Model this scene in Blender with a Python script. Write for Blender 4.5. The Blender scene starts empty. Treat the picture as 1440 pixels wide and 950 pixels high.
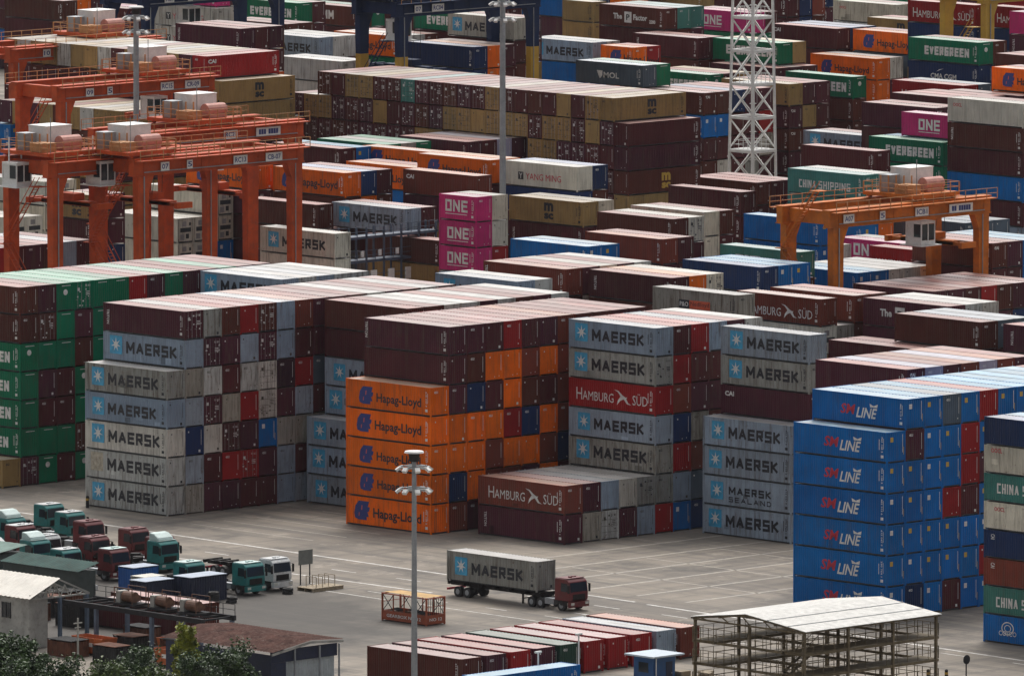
import bpy, bmesh, math, random
from mathutils import Vector, Matrix
R = math.radians
random.seed(7)
scene = bpy.context.scene
col = scene.collection

# ------------------------------------------------------------------ camera, sky, sun, exposure
cam_d = bpy.data.cameras.new('camera')
cam_d.sensor_width = 36.0
cam_d.lens = 402.09
cam_d.clip_start = 5.0
cam_d.clip_end = 9000.0
cam = bpy.data.objects.new('camera', cam_d)
cam.location = (-790.0, -800.0, 142.756)
cam.rotation_euler = (R(90 - 6.321), 0.0, R(-43.951))
col.objects.link(cam)
scene.camera = cam

SUN_EL, SUN_AZ = 56.0, 47.0        # azimuth measured from +Y (north) towards +X (east)
world = bpy.data.worlds.new('World')
scene.world = world
world.use_nodes = True
wn = world.node_tree
wn.nodes.clear()
sky = wn.nodes.new('ShaderNodeTexSky')
sky.sky_type = 'NISHITA'
sky.sun_disc = False
sky.sun_elevation = R(SUN_EL)
sky.sun_rotation = R(SUN_AZ)
sky.air_density = 1.0
sky.dust_density = 6.0
sky.ozone_density = 1.0
hs = wn.nodes.new('ShaderNodeHueSaturation')
hs.inputs['Saturation'].default_value = 0.16
bg = wn.nodes.new('ShaderNodeBackground')
bg.inputs['Strength'].default_value = 0.13
wo = wn.nodes.new('ShaderNodeOutputWorld')
wn.links.new(sky.outputs[0], hs.inputs['Color'])
wn.links.new(hs.outputs[0], bg.inputs['Color'])
wn.links.new(bg.outputs[0], wo.inputs['Surface'])

sun_d = bpy.data.lights.new('sun', 'SUN')
sun_d.energy = 1.25
sun_d.angle = R(24)
sun_d.color = (1.0, 0.95, 0.88)
sun = bpy.data.objects.new('sun', sun_d)
sun.rotation_euler = (R(90 - SUN_EL), 0, R(180 - SUN_AZ))
col.objects.link(sun)

scene.view_settings.view_transform = 'Standard'
scene.view_settings.look = 'None'
scene.view_settings.exposure = 0.26
scene.view_settings.gamma = 1.0
scene.view_settings.use_curve_mapping = False
scene.cycles.max_bounces = 5
scene.cycles.diffuse_bounces = 3
scene.cycles.glossy_bounces = 2
scene.cycles.volume_bounces = 0
scene.cycles.caustics_reflective = False

# ------------------------------------------------------------------ helpers
class MB:
    """collects faces with a material slot each, builds ONE mesh object"""
    def __init__(s): s.v, s.f, s.m = [], [], []
    def add(s, verts, faces, m=0):
        o = len(s.v); s.v += [tuple(p) for p in verts]
        for f in faces: s.f.append(tuple(i + o for i in f)); s.m.append(m)
    def box(s, x0, x1, y0, y1, z0, z1, m=0):
        s.add([(x0,y0,z0),(x1,y0,z0),(x1,y1,z0),(x0,y1,z0),(x0,y0,z1),(x1,y0,z1),(x1,y1,z1),(x0,y1,z1)],
              [(0,3,2,1),(4,5,6,7),(0,1,5,4),(1,2,6,5),(2,3,7,6),(3,0,4,7)], m)
    def quad(s, a, b, c, d, m=0): s.add([a,b,c,d], [(0,1,2,3)], m)
    def beam(s, p, q, w, h=None, m=0):
        p, q = Vector(p), Vector(q); h = h or w
        d = (q - p).normalized()
        up = Vector((0,0,1)) if abs(d.z) < 0.95 else Vector((0,1,0))
        a = d.cross(up).normalized() * (w/2); b = a.cross(d).normalized() * (h/2)
        vs = [e + sa*a + sb*b for e in (p, q) for sa, sb in ((-1,-1),(1,-1),(1,1),(-1,1))]
        s.add(vs, [(0,1,2,3),(7,6,5,4),(0,4,5,1),(1,5,6,2),(2,6,7,3),(3,7,4,0)], m)
    def cyl(s, p, q, r0, r1=None, n=10, m=0):
        p, q = Vector(p), Vector(q); r1 = r0 if r1 is None else r1
        d = (q - p).normalized()
        up = Vector((0,0,1)) if abs(d.z) < 0.95 else Vector((0,1,0))
        a = d.cross(up).normalized(); b = d.cross(a).normalized()
        vs = []
        for e, r in ((p, r0), (q, r1)):
            vs += [e + r*(math.cos(2*math.pi*k/n)*a + math.sin(2*math.pi*k/n)*b) for k in range(n)]
        fs = [(k, (k+1) % n, n+(k+1) % n, n+k) for k in range(n)]
        fs += [tuple(range(n))[::-1], tuple(range(n, 2*n))]
        s.add(vs, fs, m)
    def prism(s, pts, y0, y1, m=0, axis='y'):
        """pts: outline (a,b) extruded along the axis; axis y -> (x,z), axis x -> (y,z)"""
        n = len(pts)
        if axis == 'y': vs = [(a,y0,b) for a,b in pts] + [(a,y1,b) for a,b in pts]
        elif axis == 'x': vs = [(y0,a,b) for a,b in pts] + [(y1,a,b) for a,b in pts]
        else: vs = [(a,b,y0) for a,b in pts] + [(a,b,y1) for a,b in pts]
        s.add(vs, [tuple(range(n)), tuple(range(n,2*n))[::-1]] + [(k, n+k, n+(k+1) % n, (k+1) % n) for k in range(n)], m)
    def mesh(s, name, mats, recalc=True):
        me = bpy.data.meshes.new(name)
        me.from_pydata(s.v, [], s.f)
        for m in (mats if isinstance(mats, (list, tuple)) else [mats]): me.materials.append(m)
        me.polygons.foreach_set('material_index', s.m)
        if recalc:
            bm = bmesh.new(); bm.from_mesh(me); bmesh.ops.recalc_face_normals(bm, faces=bm.faces[:]); bm.to_mesh(me); bm.free()
        me.update()
        return me
    def build(s, name, mats, parent=None, loc=None, recalc=True):
        return link(name, s.mesh(name, mats, recalc), parent, loc)

def link(name, me, parent=None, loc=None, rz=0):
    o = bpy.data.objects.new(name, me)
    col.objects.link(o)
    if parent is not None: o.parent = parent
    if loc: o.location = loc
    if rz: o.rotation_euler = (0, 0, rz)
    return o

def thing(name, label, cat, loc=(0,0,0), rz=0.0, group=None):
    o = bpy.data.objects.new(name, None)
    o.empty_display_size = 0.5
    col.objects.link(o)
    o.location = loc; o.rotation_euler = (0, 0, rz)
    o['label'] = label; o['category'] = cat
    if group: o['group'] = group
    return o

def tag(o, label, cat, group=None):
    o['label'] = label; o['category'] = cat
    if group: o['group'] = group
    return o

def dup(root, loc, rz=None, label=None):
    """a copy of a thing with copies of its parts and sub-parts"""
    r = root.copy(); col.objects.link(r); r.location = loc
    if rz is not None: r.rotation_euler = (0, 0, rz)
    if label: r['label'] = label
    for ch in list(root.children):
        c = ch.copy(); col.objects.link(c); c.parent = r
        for g in list(ch.children):
            d = g.copy(); col.objects.link(d); d.parent = c
    return r

# ------------------------------------------------------------------ materials
_mats = {}
def nodes_of(m):
    m.use_nodes = True
    nt = m.node_tree
    return nt, nt.nodes, nt.links, nt.nodes['Principled BSDF']

def plain(name, c, rough=0.55, metal=0.0, var=0.25, scale=1.5, dirt=0.25, dirtc=(0.09,0.075,0.06), spec=0.5):
    """painted or raw surface with soft colour variation and patches of grime"""
    if name in _mats: return _mats[name]
    m = bpy.data.materials.new(name); nt, N, Lk, b = nodes_of(m)
    tc = N.new('ShaderNodeTexCoord')
    n1 = N.new('ShaderNodeTexNoise'); n1.inputs['Scale'].default_value = scale; n1.inputs['Detail'].default_value = 5
    n2 = N.new('ShaderNodeTexNoise'); n2.inputs['Scale'].default_value = scale*3.3; n2.inputs['Detail'].default_value = 6; n2.inputs['Roughness'].default_value = 0.7
    Lk.new(tc.outputs['Object'], n1.inputs['Vector']); Lk.new(tc.outputs['Object'], n2.inputs['Vector'])
    r1 = N.new('ShaderNodeMapRange'); r1.inputs[1].default_value = 0.3; r1.inputs[2].default_value = 0.7
    r1.inputs[3].default_value = 1-var; r1.inputs[4].default_value = 1+var*0.6
    Lk.new(n1.outputs[0], r1.inputs[0])
    mx = N.new('ShaderNodeMix'); mx.data_type = 'RGBA'; mx.blend_type = 'MULTIPLY'; mx.inputs[0].default_value = 1
    mx.inputs[6].default_value = (*c, 1); Lk.new(r1.outputs[0], mx.inputs[7])
    r2 = N.new('ShaderNodeMapRange'); r2.inputs[1].default_value = 0.5; r2.inputs[2].default_value = 0.72; r2.inputs[4].default_value = dirt
    Lk.new(n2.outputs[0], r2.inputs[0])
    m2 = N.new('ShaderNodeMix'); m2.data_type = 'RGBA'; Lk.new(r2.outputs[0], m2.inputs[0]); Lk.new(mx.outputs[2], m2.inputs[6]); m2.inputs[7].default_value = (*dirtc, 1)
    Lk.new(m2.outputs[2], b.inputs['Base Color'])
    b.inputs['Roughness'].default_value = rough; b.inputs['Metallic'].default_value = metal; b.inputs['Specular IOR Level'].default_value = spec
    _mats[name] = m
    return m

def container_mat(name, roof=False, attr=False, end=False):
    """container steel: the paint colour comes from the object (or the mesh attribute for the far mass); rust, streaks and dust on top"""
    m = bpy.data.materials.new(name); nt, N, Lk, b = nodes_of(m)
    if attr:
        oi = N.new('ShaderNodeAttribute'); oi.attribute_name = 'paint'; colr, wear = oi.outputs['Color'], oi.outputs['Alpha']
        geo = N.new('ShaderNodeNewGeometry'); vec = geo.outputs['Position']; rndv = None
    else:
        oi = N.new('ShaderNodeObjectInfo'); colr, wear = oi.outputs['Color'], oi.outputs['Alpha']
        tc = N.new('ShaderNodeTexCoord')
        sc = N.new('ShaderNodeVectorMath'); sc.operation = 'SCALE'; sc.inputs['Scale'].default_value = 0.37
        Lk.new(oi.outputs['Location'], sc.inputs[0])
        ad = N.new('ShaderNodeVectorMath'); ad.operation = 'ADD'
        Lk.new(tc.outputs['Object'], ad.inputs[0]); Lk.new(sc.outputs[0], ad.inputs[1]); vec = ad.outputs[0]
    # big soft fading
    n1 = N.new('ShaderNodeTexNoise'); n1.inputs['Scale'].default_value = 0.45; n1.inputs['Detail'].default_value = 4
    Lk.new(vec, n1.inputs['Vector'])
    r1 = N.new('ShaderNodeMapRange'); r1.inputs[1].default_value = 0.3; r1.inputs[2].default_value = 0.7; r1.inputs[3].default_value = 0.84; r1.inputs[4].default_value = 1.12
    Lk.new(n1.outputs[0], r1.inputs[0])
    mx = N.new('ShaderNodeMix'); mx.data_type = 'RGBA'; mx.blend_type = 'MULTIPLY'; mx.inputs[0].default_value = 1
    Lk.new(colr, mx.inputs[6]); Lk.new(r1.outputs[0], mx.inputs[7])
    # vertical run-off streaks (or lengthwise dust bands on roofs)
    mp = N.new('ShaderNodeMapping'); mp.inputs['Scale'].default_value = (0.5, 0.5, 3.0) if roof else (3.2, 3.2, 0.28)
    if roof: mp.inputs['Scale'].default_value = (1.3, 0.16, 1.0)
    Lk.new(vec, mp.inputs['Vector'])
    n2 = N.new('ShaderNodeTexNoise'); n2.inputs['Scale'].default_value = 1.0; n2.inputs['Detail'].default_value = 7; n2.inputs['Roughness'].default_value = 0.68
    Lk.new(mp.outputs[0], n2.inputs['Vector'])
    r2 = N.new('ShaderNodeMapRange'); r2.inputs[1].default_value = 0.47; r2.inputs[2].default_value = 0.70
    Lk.new(n2.outputs[0], r2.inputs[0])
    ws = N.new('ShaderNodeMath'); ws.operation = 'MULTIPLY'; Lk.new(r2.outputs[0], ws.inputs[0]); Lk.new(wear, ws.inputs[1])
    m2 = N.new('ShaderNodeMix'); m2.data_type = 'RGBA'; Lk.new(ws.outputs[0], m2.inputs[0]); Lk.new(mx.outputs[2], m2.inputs[6]); m2.inputs[7].default_value = (0.10, 0.075, 0.055, 1)
    # small rust blooms
    n3 = N.new('ShaderNodeTexNoise'); n3.inputs['Scale'].default_value = 2.6; n3.inputs['Detail'].default_value = 8; n3.inputs['Roughness'].default_value = 0.75
    Lk.new(vec, n3.inputs['Vector'])
    r3 = N.new('ShaderNodeMapRange'); r3.inputs[1].default_value = 0.585; r3.inputs[2].default_value = 0.68
    Lk.new(n3.outputs[0], r3.inputs[0])
    w3 = N.new('ShaderNodeMath'); w3.operation = 'MULTIPLY'; Lk.new(r3.outputs[0], w3.inputs[0]); Lk.new(wear, w3.inputs[1])
    m3 = N.new('ShaderNodeMix'); m3.data_type = 'RGBA'; Lk.new(w3.outputs[0], m3.inputs[0]); Lk.new(m2.outputs[2], m3.inputs[6]); m3.inputs[7].default_value = (0.12, 0.05, 0.025, 1)
    last = m3.outputs[2]
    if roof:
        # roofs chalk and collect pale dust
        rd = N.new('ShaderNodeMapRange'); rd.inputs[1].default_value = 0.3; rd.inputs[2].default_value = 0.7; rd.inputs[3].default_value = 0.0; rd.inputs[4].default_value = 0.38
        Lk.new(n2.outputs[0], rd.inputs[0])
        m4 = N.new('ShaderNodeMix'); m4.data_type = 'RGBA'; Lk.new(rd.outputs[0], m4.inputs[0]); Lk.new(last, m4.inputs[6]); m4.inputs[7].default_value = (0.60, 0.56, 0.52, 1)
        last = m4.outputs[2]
    Lk.new(last, b.inputs['Base Color'])
    b.inputs['Roughness'].default_value = 0.36 if roof else 0.5
    b.inputs['Specular IOR Level'].default_value = 0.34 if roof else 0.14
    return m

M_SHELL = container_mat('container_paint')
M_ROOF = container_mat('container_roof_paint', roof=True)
M_FAR = container_mat('far_container_paint', attr=True)
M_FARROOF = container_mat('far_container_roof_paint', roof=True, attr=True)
MARK = {
 'W': plain('white_marking', (0.70,0.70,0.68), 0.5, var=0.2, dirt=0.45, dirtc=(.25,.22,.19)),
 'K': plain('black_marking', (0.012,0.014,0.022), 0.5, var=0.2, dirt=0.45, dirtc=(.16,.16,.16)),
 'S': plain('sky_blue_panel', (0.045,0.33,0.56), 0.5, var=0.3, dirt=0.5, dirtc=(.22,.30,.34)),
 'N': plain('navy_marking', (0.022,0.04,0.20), 0.5, var=0.1, dirt=0.1),
 'R': plain('red_marking', (0.50,0.025,0.05), 0.5, var=0.1, dirt=0.1),
 'Y': plain('yellow_marking', (0.55,0.36,0.06), 0.5, var=0.1, dirt=0.1),
 'O': plain('orange_red_panel', (0.62,0.11,0.05), 0.5, var=0.1, dirt=0.1),
 'G': plain('grey_metal_fitting', (0.30,0.29,0.29), 0.5, 0.3, var=0.2),
 'D': plain('dark_machinery', (0.03,0.035,0.04), 0.6, var=0.3),
 'T': plain('dark_tan_mark', (0.06,0.05,0.035), 0.6, var=0.1),
 'P': plain('worn_panel', (0.46,0.42,0.34), 0.6, var=0.4, scale=2.5, dirt=0.8, dirtc=(0.25,0.16,0.08)),
}
MK = list(MARK)
CCOL = dict(m=(0.082,0.018,0.023), k=(0.040,0.013,0.024), r=(0.29,0.013,0.015), o=(0.80,0.145,0.004), g=(0.272,0.340,0.425),
            w=(0.52,0.52,0.49), b=(0.001,0.135,0.43), n=(0.012,0.034,0.11), t=(0.33,0.215,0.085), e=(0.003,0.16,0.08),
            p=(0.50,0.03,0.17), d=(0.30,0.295,0.265), c=(0.60,0.57,0.48), s=(0.055,0.20,0.175), y=(0.085,0.115,0.15),
            l=(0.36,0.34,0.44), u=(0.022,0.060,0.042), q=(0.18,0.040,0.026))
CWEAR = dict(d=1.0, w=0.8, g=0.5, c=0.5, m=0.5, k=0.4, t=0.4, q=0.5, b=0.32, e=0.32, o=0.42, p=0.25)
# sun-bleached roof paints, lightened further to paint in glare from the sky
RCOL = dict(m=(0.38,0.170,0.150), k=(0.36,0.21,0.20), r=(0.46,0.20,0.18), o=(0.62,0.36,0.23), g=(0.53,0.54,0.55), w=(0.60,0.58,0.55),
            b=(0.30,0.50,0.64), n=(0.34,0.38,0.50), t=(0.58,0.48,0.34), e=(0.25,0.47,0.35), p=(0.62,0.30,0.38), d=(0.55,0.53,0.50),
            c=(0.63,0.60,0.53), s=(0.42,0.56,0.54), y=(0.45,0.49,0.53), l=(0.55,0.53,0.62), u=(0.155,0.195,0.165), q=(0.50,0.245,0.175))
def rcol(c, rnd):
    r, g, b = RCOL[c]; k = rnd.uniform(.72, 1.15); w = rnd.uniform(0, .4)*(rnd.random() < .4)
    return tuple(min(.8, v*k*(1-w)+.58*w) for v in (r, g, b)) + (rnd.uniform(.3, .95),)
def ccol(c, rnd):
    r, g, b = CCOL[c]
    if c == 'm':
        u = rnd.random()
        if u < .35: r, g, b = .080, .019, .034
        elif u < .6: r, g, b = .098, .027, .020
    k = rnd.uniform(0.86, 1.16); h = rnd.uniform(-0.06, 0.06)
    return (min(1, r*k*(1+h)), min(1, g*k), min(1, b*k*(1-h)), min(1.0, CWEAR.get(c, 0.2)*rnd.uniform(0.6, 1.5)))

# ------------------------------------------------------------------ lettering and emblems (flat shapes in metres: u to the right, w up)
def text2d(body, u0, u1, w0, w1, bold=0.0, shear=0.0, rot=False):
    cu = bpy.data.curves.new('t', 'FONT'); cu.body = body; cu.size = 1.0; cu.offset = bold; cu.resolution_u = 2; cu.shear = shear
    ob = bpy.data.objects.new('t', cu); col.objects.link(ob)
    dg = bpy.context.evaluated_depsgraph_get()
    me = ob.evaluated_get(dg).to_mesh()
    vs = [(v.co.x, v.co.y) for v in me.vertices]; fs = [tuple(p.vertices) for p in me.polygons]
    ob.evaluated_get(dg).to_mesh_clear(); bpy.data.objects.remove(ob); bpy.data.curves.remove(cu)
    if rot: vs = [(y, -x) for x, y in vs]
    ax = min(v[0] for v in vs); bx = max(v[0] for v in vs); ay = min(v[1] for v in vs); by = max(v[1] for v in vs)
    return [(u0+(x-ax)/(bx-ax)*(u1-u0), w0+(y-ay)/(by-ay)*(w1-w0)) for x, y in vs], fs
_STK = {
 'M': [[(0,0),(0,1)],[(1,0),(1,1)],[(.03,1),(.5,.25)],[(.5,.25),(.97,1)]], 'A': [[(0,0),(.5,1)],[(.5,1),(1,0)],[(.22,.32),(.78,.32)]],
 'E': [[(0,0),(0,1)],[(0,1),(1,1)],[(0,.52),(.9,.52)],[(0,0),(1,0)]], 'R': [[(0,0),(0,1)],[(0,1),(.95,1)],[(.95,1),(.95,.48)],[(0,.48),(.95,.48)],[(.45,.48),(1,0)]],
 'S': [[(1,1),(0,1)],[(0,1),(0,.52)],[(0,.52),(1,.52)],[(1,.52),(1,0)],[(1,0),(0,0)]], 'K': [[(0,0),(0,1)],[(.05,.45),(.95,1)],[(.2,.52),(1,0)]],
 'L': [[(0,1),(0,0)],[(0,0),(1,0)]], 'N': [[(0,0),(0,1)],[(.03,1),(.97,0)],[(1,0),(1,1)]], 'D': [[(0,0),(0,1)],[(0,1),(.7,1)],[(.7,1),(1,.7)],[(1,.7),(1,.3)],[(1,.3),(.7,0)],[(.7,0),(0,0)]],
 'V': [[(0,1),(.5,0)],[(.5,0),(1,1)]], 'G': [[(1,1),(0,1)],[(0,1),(0,0)],[(0,0),(1,0)],[(1,0),(1,.5)],[(1,.5),(.5,.5)]], 'O': [[(0,0),(0,1)],[(0,1),(1,1)],[(1,1),(1,0)],[(1,0),(0,0)]],
 'I': [[(.5,0),(.5,1)]], 'H': [[(0,0),(0,1)],[(1,0),(1,1)],[(0,.5),(1,.5)]], 'C': [[(1,1),(0,1)],[(0,1),(0,0)],[(0,0),(1,0)]], 'P': [[(0,0),(0,1)],[(0,1),(1,1)],[(1,1),(1,.45)],[(1,.45),(0,.45)]]}
_LW = {'M': 1.25, 'I': .3, 'A': 1.1, 'K': 1.05, 'N': 1.1}
def strokes(body, u0, u1, w0, w1, t, k, gap=.42, shear=0.0, layer=1):
    """square stencil-like capitals from bars of width t; every bar sits a hair above the last"""
    tot = sum(_LW.get(c, 1) for c in body) + gap*(len(body)-1); x = u0+t/2; sc = (u1-u0-t)/tot if False else (u1-u0)/tot
    out = []; H = w1-w0
    for c in body:
        W = _LW.get(c, 1)*sc
        for q, (p, r) in enumerate(_STK[c]):
            a = Vector((x-t/2+t/2+p[0]*(W-t), w0+t/2+p[1]*(H-t))); b = Vector((x-t/2+t/2+r[0]*(W-t), w0+t/2+r[1]*(H-t)))
            d = (b-a).normalized(); n = Vector((-d.y, d.x))*t/2; e = d*t/2 if (abs(d.x) < .01 or abs(d.y) < .01) else d*t*.2
            vs = [a-e-n, b+e-n, b+e+n, a-e+n]
            out.append((k, layer+.07*q, [(v.x+shear*(v.y-w0), min(max(v.y, w0), w1)) for v in vs], [(0,1,2,3)]))
        x += W+gap*sc
    return out
def rect(u0, u1, w0, w1): return [(u0,w0),(u1,w0),(u1,w1),(u0,w1)], [(0,1,2,3)]
def poly(pts): return list(pts), [tuple(range(len(pts)))]
def star(cu, cw, r1, r2, n=7):
    pts = []
    for k in range(2*n):
        a = math.pi/2 + math.pi*k/n; r = r1 if k % 2 == 0 else r2
        pts.append((cu + r*math.cos(a), cw + r*math.sin(a)))
    c = len(pts); return pts + [(cu, cw)], [(k, (k+1) % c, c) for k in range(c)]
def ring(cu, cw, ro, ri, n=24, su=1.0):
    v = []
    for k in range(n):
        a = 2*math.pi*k/n
        v += [(cu+ro*su*math.cos(a), cw+ro*math.sin(a)), (cu+ri*su*math.cos(a), cw+ri*math.sin(a))]
    return v, [(2*k, 2*((k+1) % n), 2*((k+1) % n)+1, 2*k+1) for k in range(n)]
_brand = {}
def brand(key, L):
    """list of (part name, [(material key, layer, verts, faces)...])"""
    if (key, L) in _brand: return _brand[(key, L)]
    s = L/12.19; out = []
    def bird(u, w, k):   # a gull with swept wings
        return [('W',1,*poly([(u-1.15*k,w+.72*k),(u-.55*k,w+.62*k),(u+.05*k,w+.22*k),(u+.45*k,w+.05*k),(u+.62*k,w+.12*k),(u+.5*k,w-.08*k),(u+.15*k,w-.12*k),(u-.25*k,w+.12*k),(u-.62*k,w+.5*k)])),
                ('W',1,*poly([(u-.25*k,w+.12*k),(u+.15*k,w-.12*k),(u-.3*k,w-.3*k),(u-.75*k,w-.72*k),(u-.62*k,w-.28*k)])),
                ('W',1,*poly([(u+.15*k,w-.12*k),(u+.5*k,w-.08*k),(u+.75*k,w-.42*k),(u+1.15*k,w-.6*k),(u+.6*k,w-.55*k)]))]
    if key in ('maersk', 'maersk4', 'msl'):
        out.append(('emblem', [('P' if key == 'maersk4' else 'S',1,*rect(.98,2.75,.72,2.50))] + ([] if key == 'maersk4' else [('W',2,*star(1.86,1.62,.72,.24))])))
        if key == 'msl': out.append(('lettering', strokes('MAERSK',3.55,9.6,1.32,2.12,.19,'K',.3) + strokes('SEALAND',3.55,9.6,.55,1.08,.11,'K')))
        else: out.append(('lettering', strokes('MAERSK',3.35,10.7,.88,2.05,.28,'K',.22)))
    elif key == 'hapag':
        out.append(('emblem', [('N',1,*poly([(1.7,.75),(2.2,.62),(3.3,.62),(3.3,.95),(3.6,.95),(3.4,1.4),(3.6,1.45),(3.75,1.85),(3.45,1.9),(3.65,2.4),(2.2,2.4),(1.75,1.9),(1.6,1.2)])),
                               ('O',2,*poly([(2.55,1.55),(2.68,1.55),(2.72,2.0),(2.62,2.0)])), ('O',2,*poly([(2.2,.95),(2.3,.95),(2.34,1.3),(2.24,1.3)]))]))
        out.append(('lettering', [('K',1,*text2d('Hapag-Lloyd',4.2,10.8,.66,1.86,.022))]))
    elif key in ('hsud', 'hsudv'):
        if key == 'hsud':
            out.append(('lettering', [('W',1,*text2d('H',1.25*s,2.05*s,.78,1.95,.0)), ('W',1,*text2d('AMBURG',2.12*s,6.45*s,.78,1.68,.0)), ('W',1,*text2d('S\u00dcD',9.1*s,11.2*s,.78,1.95,.0))]))
            out.append(('emblem', bird(7.7*s, 1.38, 1.05)))
        else:
            out.append(('lettering', [('W',1,*text2d('HAMBURG',1.2*s,5.8*s,.95,1.5,.0)), ('W',1,*text2d('S\u00dcD',8.6*s,10.8*s,.85,1.5,.0))])); out.append(('emblem', bird(7.2*s, 1.15, .8)))
    elif key == 'sm':
        out.append(('lettering', [('R',1,*text2d('SM',3.75,5.75,1.0,1.98,.022,.2)), ('W',1,*text2d('LINE',5.85,8.7,.76,1.76,.022,.3))]))
        out.append(('emblem', [('W',1,*poly([(7.75,1.86),(8.7,1.86),(8.78,2.2),(8.5,2.1),(8.22,2.0),(7.95,2.1),(7.67,2.2)]))]))
    elif key in ('ever', 'ever2'):
        out.append(('lettering', strokes('EVERGREEN',2.7,10.7,.85,2.0,.3,'W',.2)))
    elif key == 'one':
        a = 1.3 if L < 8 else 2.8
        out.append(('lettering', strokes('ONE',a,a+3.5,.95,2.25,.27,'W',.22) + [('W',1,*rect(a,a+3.4,.66,.74))]))
    elif key in ('msc', 'mscy', 'mscb'):
        u = L*.46; k = 'Y' if key == 'mscy' else 'K'
        out.append(('lettering', [(k,1,*text2d('m',u,u+1.5,1.42,2.4,.05)), (k,1,*text2d('sc',u,u+1.5,.5,1.22,.05))]))
    elif key == 'yang':
        out.append(('emblem', [('K',1,*rect(2.3,3.2,.9,1.8)), ('W',2,*text2d('Y',2.45,3.05,1.02,1.68,.0))])); out.append(('lettering', [('R',1,*text2d('YANG MING',3.6,9.6,.95,1.72,.0))]))
    elif key == 'cosr':
        out.append(('emblem', [('W',1,*ring(2.9,1.5,.62,.52,24,1.3)), ('W',1,*ring(2.9,1.5,.34,.27,20,1.3))])); out.append(('lettering', [('W',2,*text2d('COSCO',1.75,4.05,.78,1.25,.015))]))
    elif key == 'cosco':
        out.append(('emblem', [('W',1,*ring(6.1,1.3,.95,.84,24,1.1)), ('W',1,*ring(6.1,1.3,.55,.47,20,1.1)), ('W',1,*rect(5.2,7.0,1.26,1.34))])); out.append(('lettering', [('W',2,*text2d('COSCO',5.25,6.95,1.08,1.52,.02))]))
    elif key == 'cma2':
        out.append(('lettering', [('W',1,*text2d('COSCO',2.2,6.4,1.0,1.7,.0))])); out.append(('emblem', [('W',1,*poly([(2.4,1.8),(3.6,2.3),(5.0,2.3),(6.2,1.8),(5.0,2.15),(3.6,2.15)]))]))
    elif key == 'cmacgm':
        out.append(('lettering', [('W',1,*text2d('CMA CGM',3.6,8.3,.95,1.65,.02))])); out.append(('emblem', [('W',1,*poly([(4.6,1.85),(5.2,2.2),(6.0,2.32),(5.3,2.1)])), ('W',1,*poly([(6.4,.38),(7.1,.5),(7.5,.78),(7.0,.6)]))]))
    elif key == 'mol':
        out.append(('lettering', [('W',1,*text2d('MOL',5.0,8.0,.95,1.75,.02))])); out.append(('emblem', [('W',1,*poly([(3.7,1.9),(4.8,1.9),(4.75,1.2),(4.3,.8),(4.05,1.15)]))]))
    elif key == 'hmm': out.append(('lettering', strokes('HMM',3.7,7.0,.9,2.1,.3,'W',.2)))
    elif key == 'oocl': out.append(('lettering', [('R',1,*text2d('OOCL',.95,2.3,1.85,2.25,.02))]))
    elif key == 'cshp': out.append(('lettering', strokes('CHINA',1.6,4.4,.8,1.75,.17,'W',.3) + strokes('SHIPPING',4.9,10.2,.8,1.75,.17,'W',.3)))
    elif key == 'pono':
        out.append(('emblem', [('K',1,*rect(3.6,5.2,1.1,2.0)), ('O',1,*rect(5.2,8.3,1.1,2.0))])); out.append(('lettering', [('W',2,*text2d('P&O',3.75,5.05,1.3,1.8,.02)), ('K',2,*text2d('Nedlloyd',5.35,8.15,1.28,1.85,.0))]))
    elif key in ('tri', 'tri2'): out.append(('lettering', [('W',1,*text2d('TRITON',.5,.88,.85,2.35,.02,0,True))]))
    elif key == 'tex': out.append(('lettering', [('W',1,*text2d('The',2.6,4.3,1.1,1.9,.04)), ('W',1,*rect(4.75,6.15,.7,2.2)), ('K',2,*text2d('P',5.1,5.8,1.05,1.85,.03)), ('W',1,*text2d('Factor',6.5,9.2,1.1,1.9,.04)), ('W',1,*text2d('2200',9.6,10.8,.8,1.3,.05))]))
    elif key == 'texs': out.append(('lettering', [('W',1,*text2d('2200',8.2,9.6,1.6,2.3,.05))]))
    elif key in ('cai', 'caic'): out.append(('lettering', [('W',1,*text2d('CAI',.45,1.75,1.9,2.4,.05))]))
    elif key == 'hapx': out.append(('emblem', [('Y',1,*rect(3.8,4.8,.9,1.05)), ('Y',1,*rect(4.1,4.5,1.05,1.7))]))
    elif key == 'small': out.append(('lettering', [('W',1,*text2d('CAI',.8,1.3,1.7,2.2,.02,0,True))]))
    elif key == 'hanj': out.append(('marking', [('W',1,*rect(2.2,3.4,1.8,2.0)), ('W',1,*rect(3.6,4.2,1.8,2.0)), ('W',1,*rect(4.4,6.0,1.8,2.0))]))
    _brand[(key, L)] = out
    return out
_NUM = ['482 913 6', '703 158 2', '615 047 9', '290 764 1']
_mk = {}
def side_mark(i, L, h):
    key = ('s', i, L, h)
    if key not in _mk:
        u = L - .78
        k = 'W'
        sh = [(k,1,*text2d(_NUM[i % 4],u,u+.2,.95,h-.45,.02,0,True)), (k,1,*rect(u+.28,u+.33,1.3,h-.6)), (k,1,*rect(u-.05,u+.3,.45,.72))]
        if i % 2: sh.append((k,1,*rect(u-.3,u-.22,1.2,h-.7)))
        _mk[key] = sh
    return _mk[key]
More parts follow.
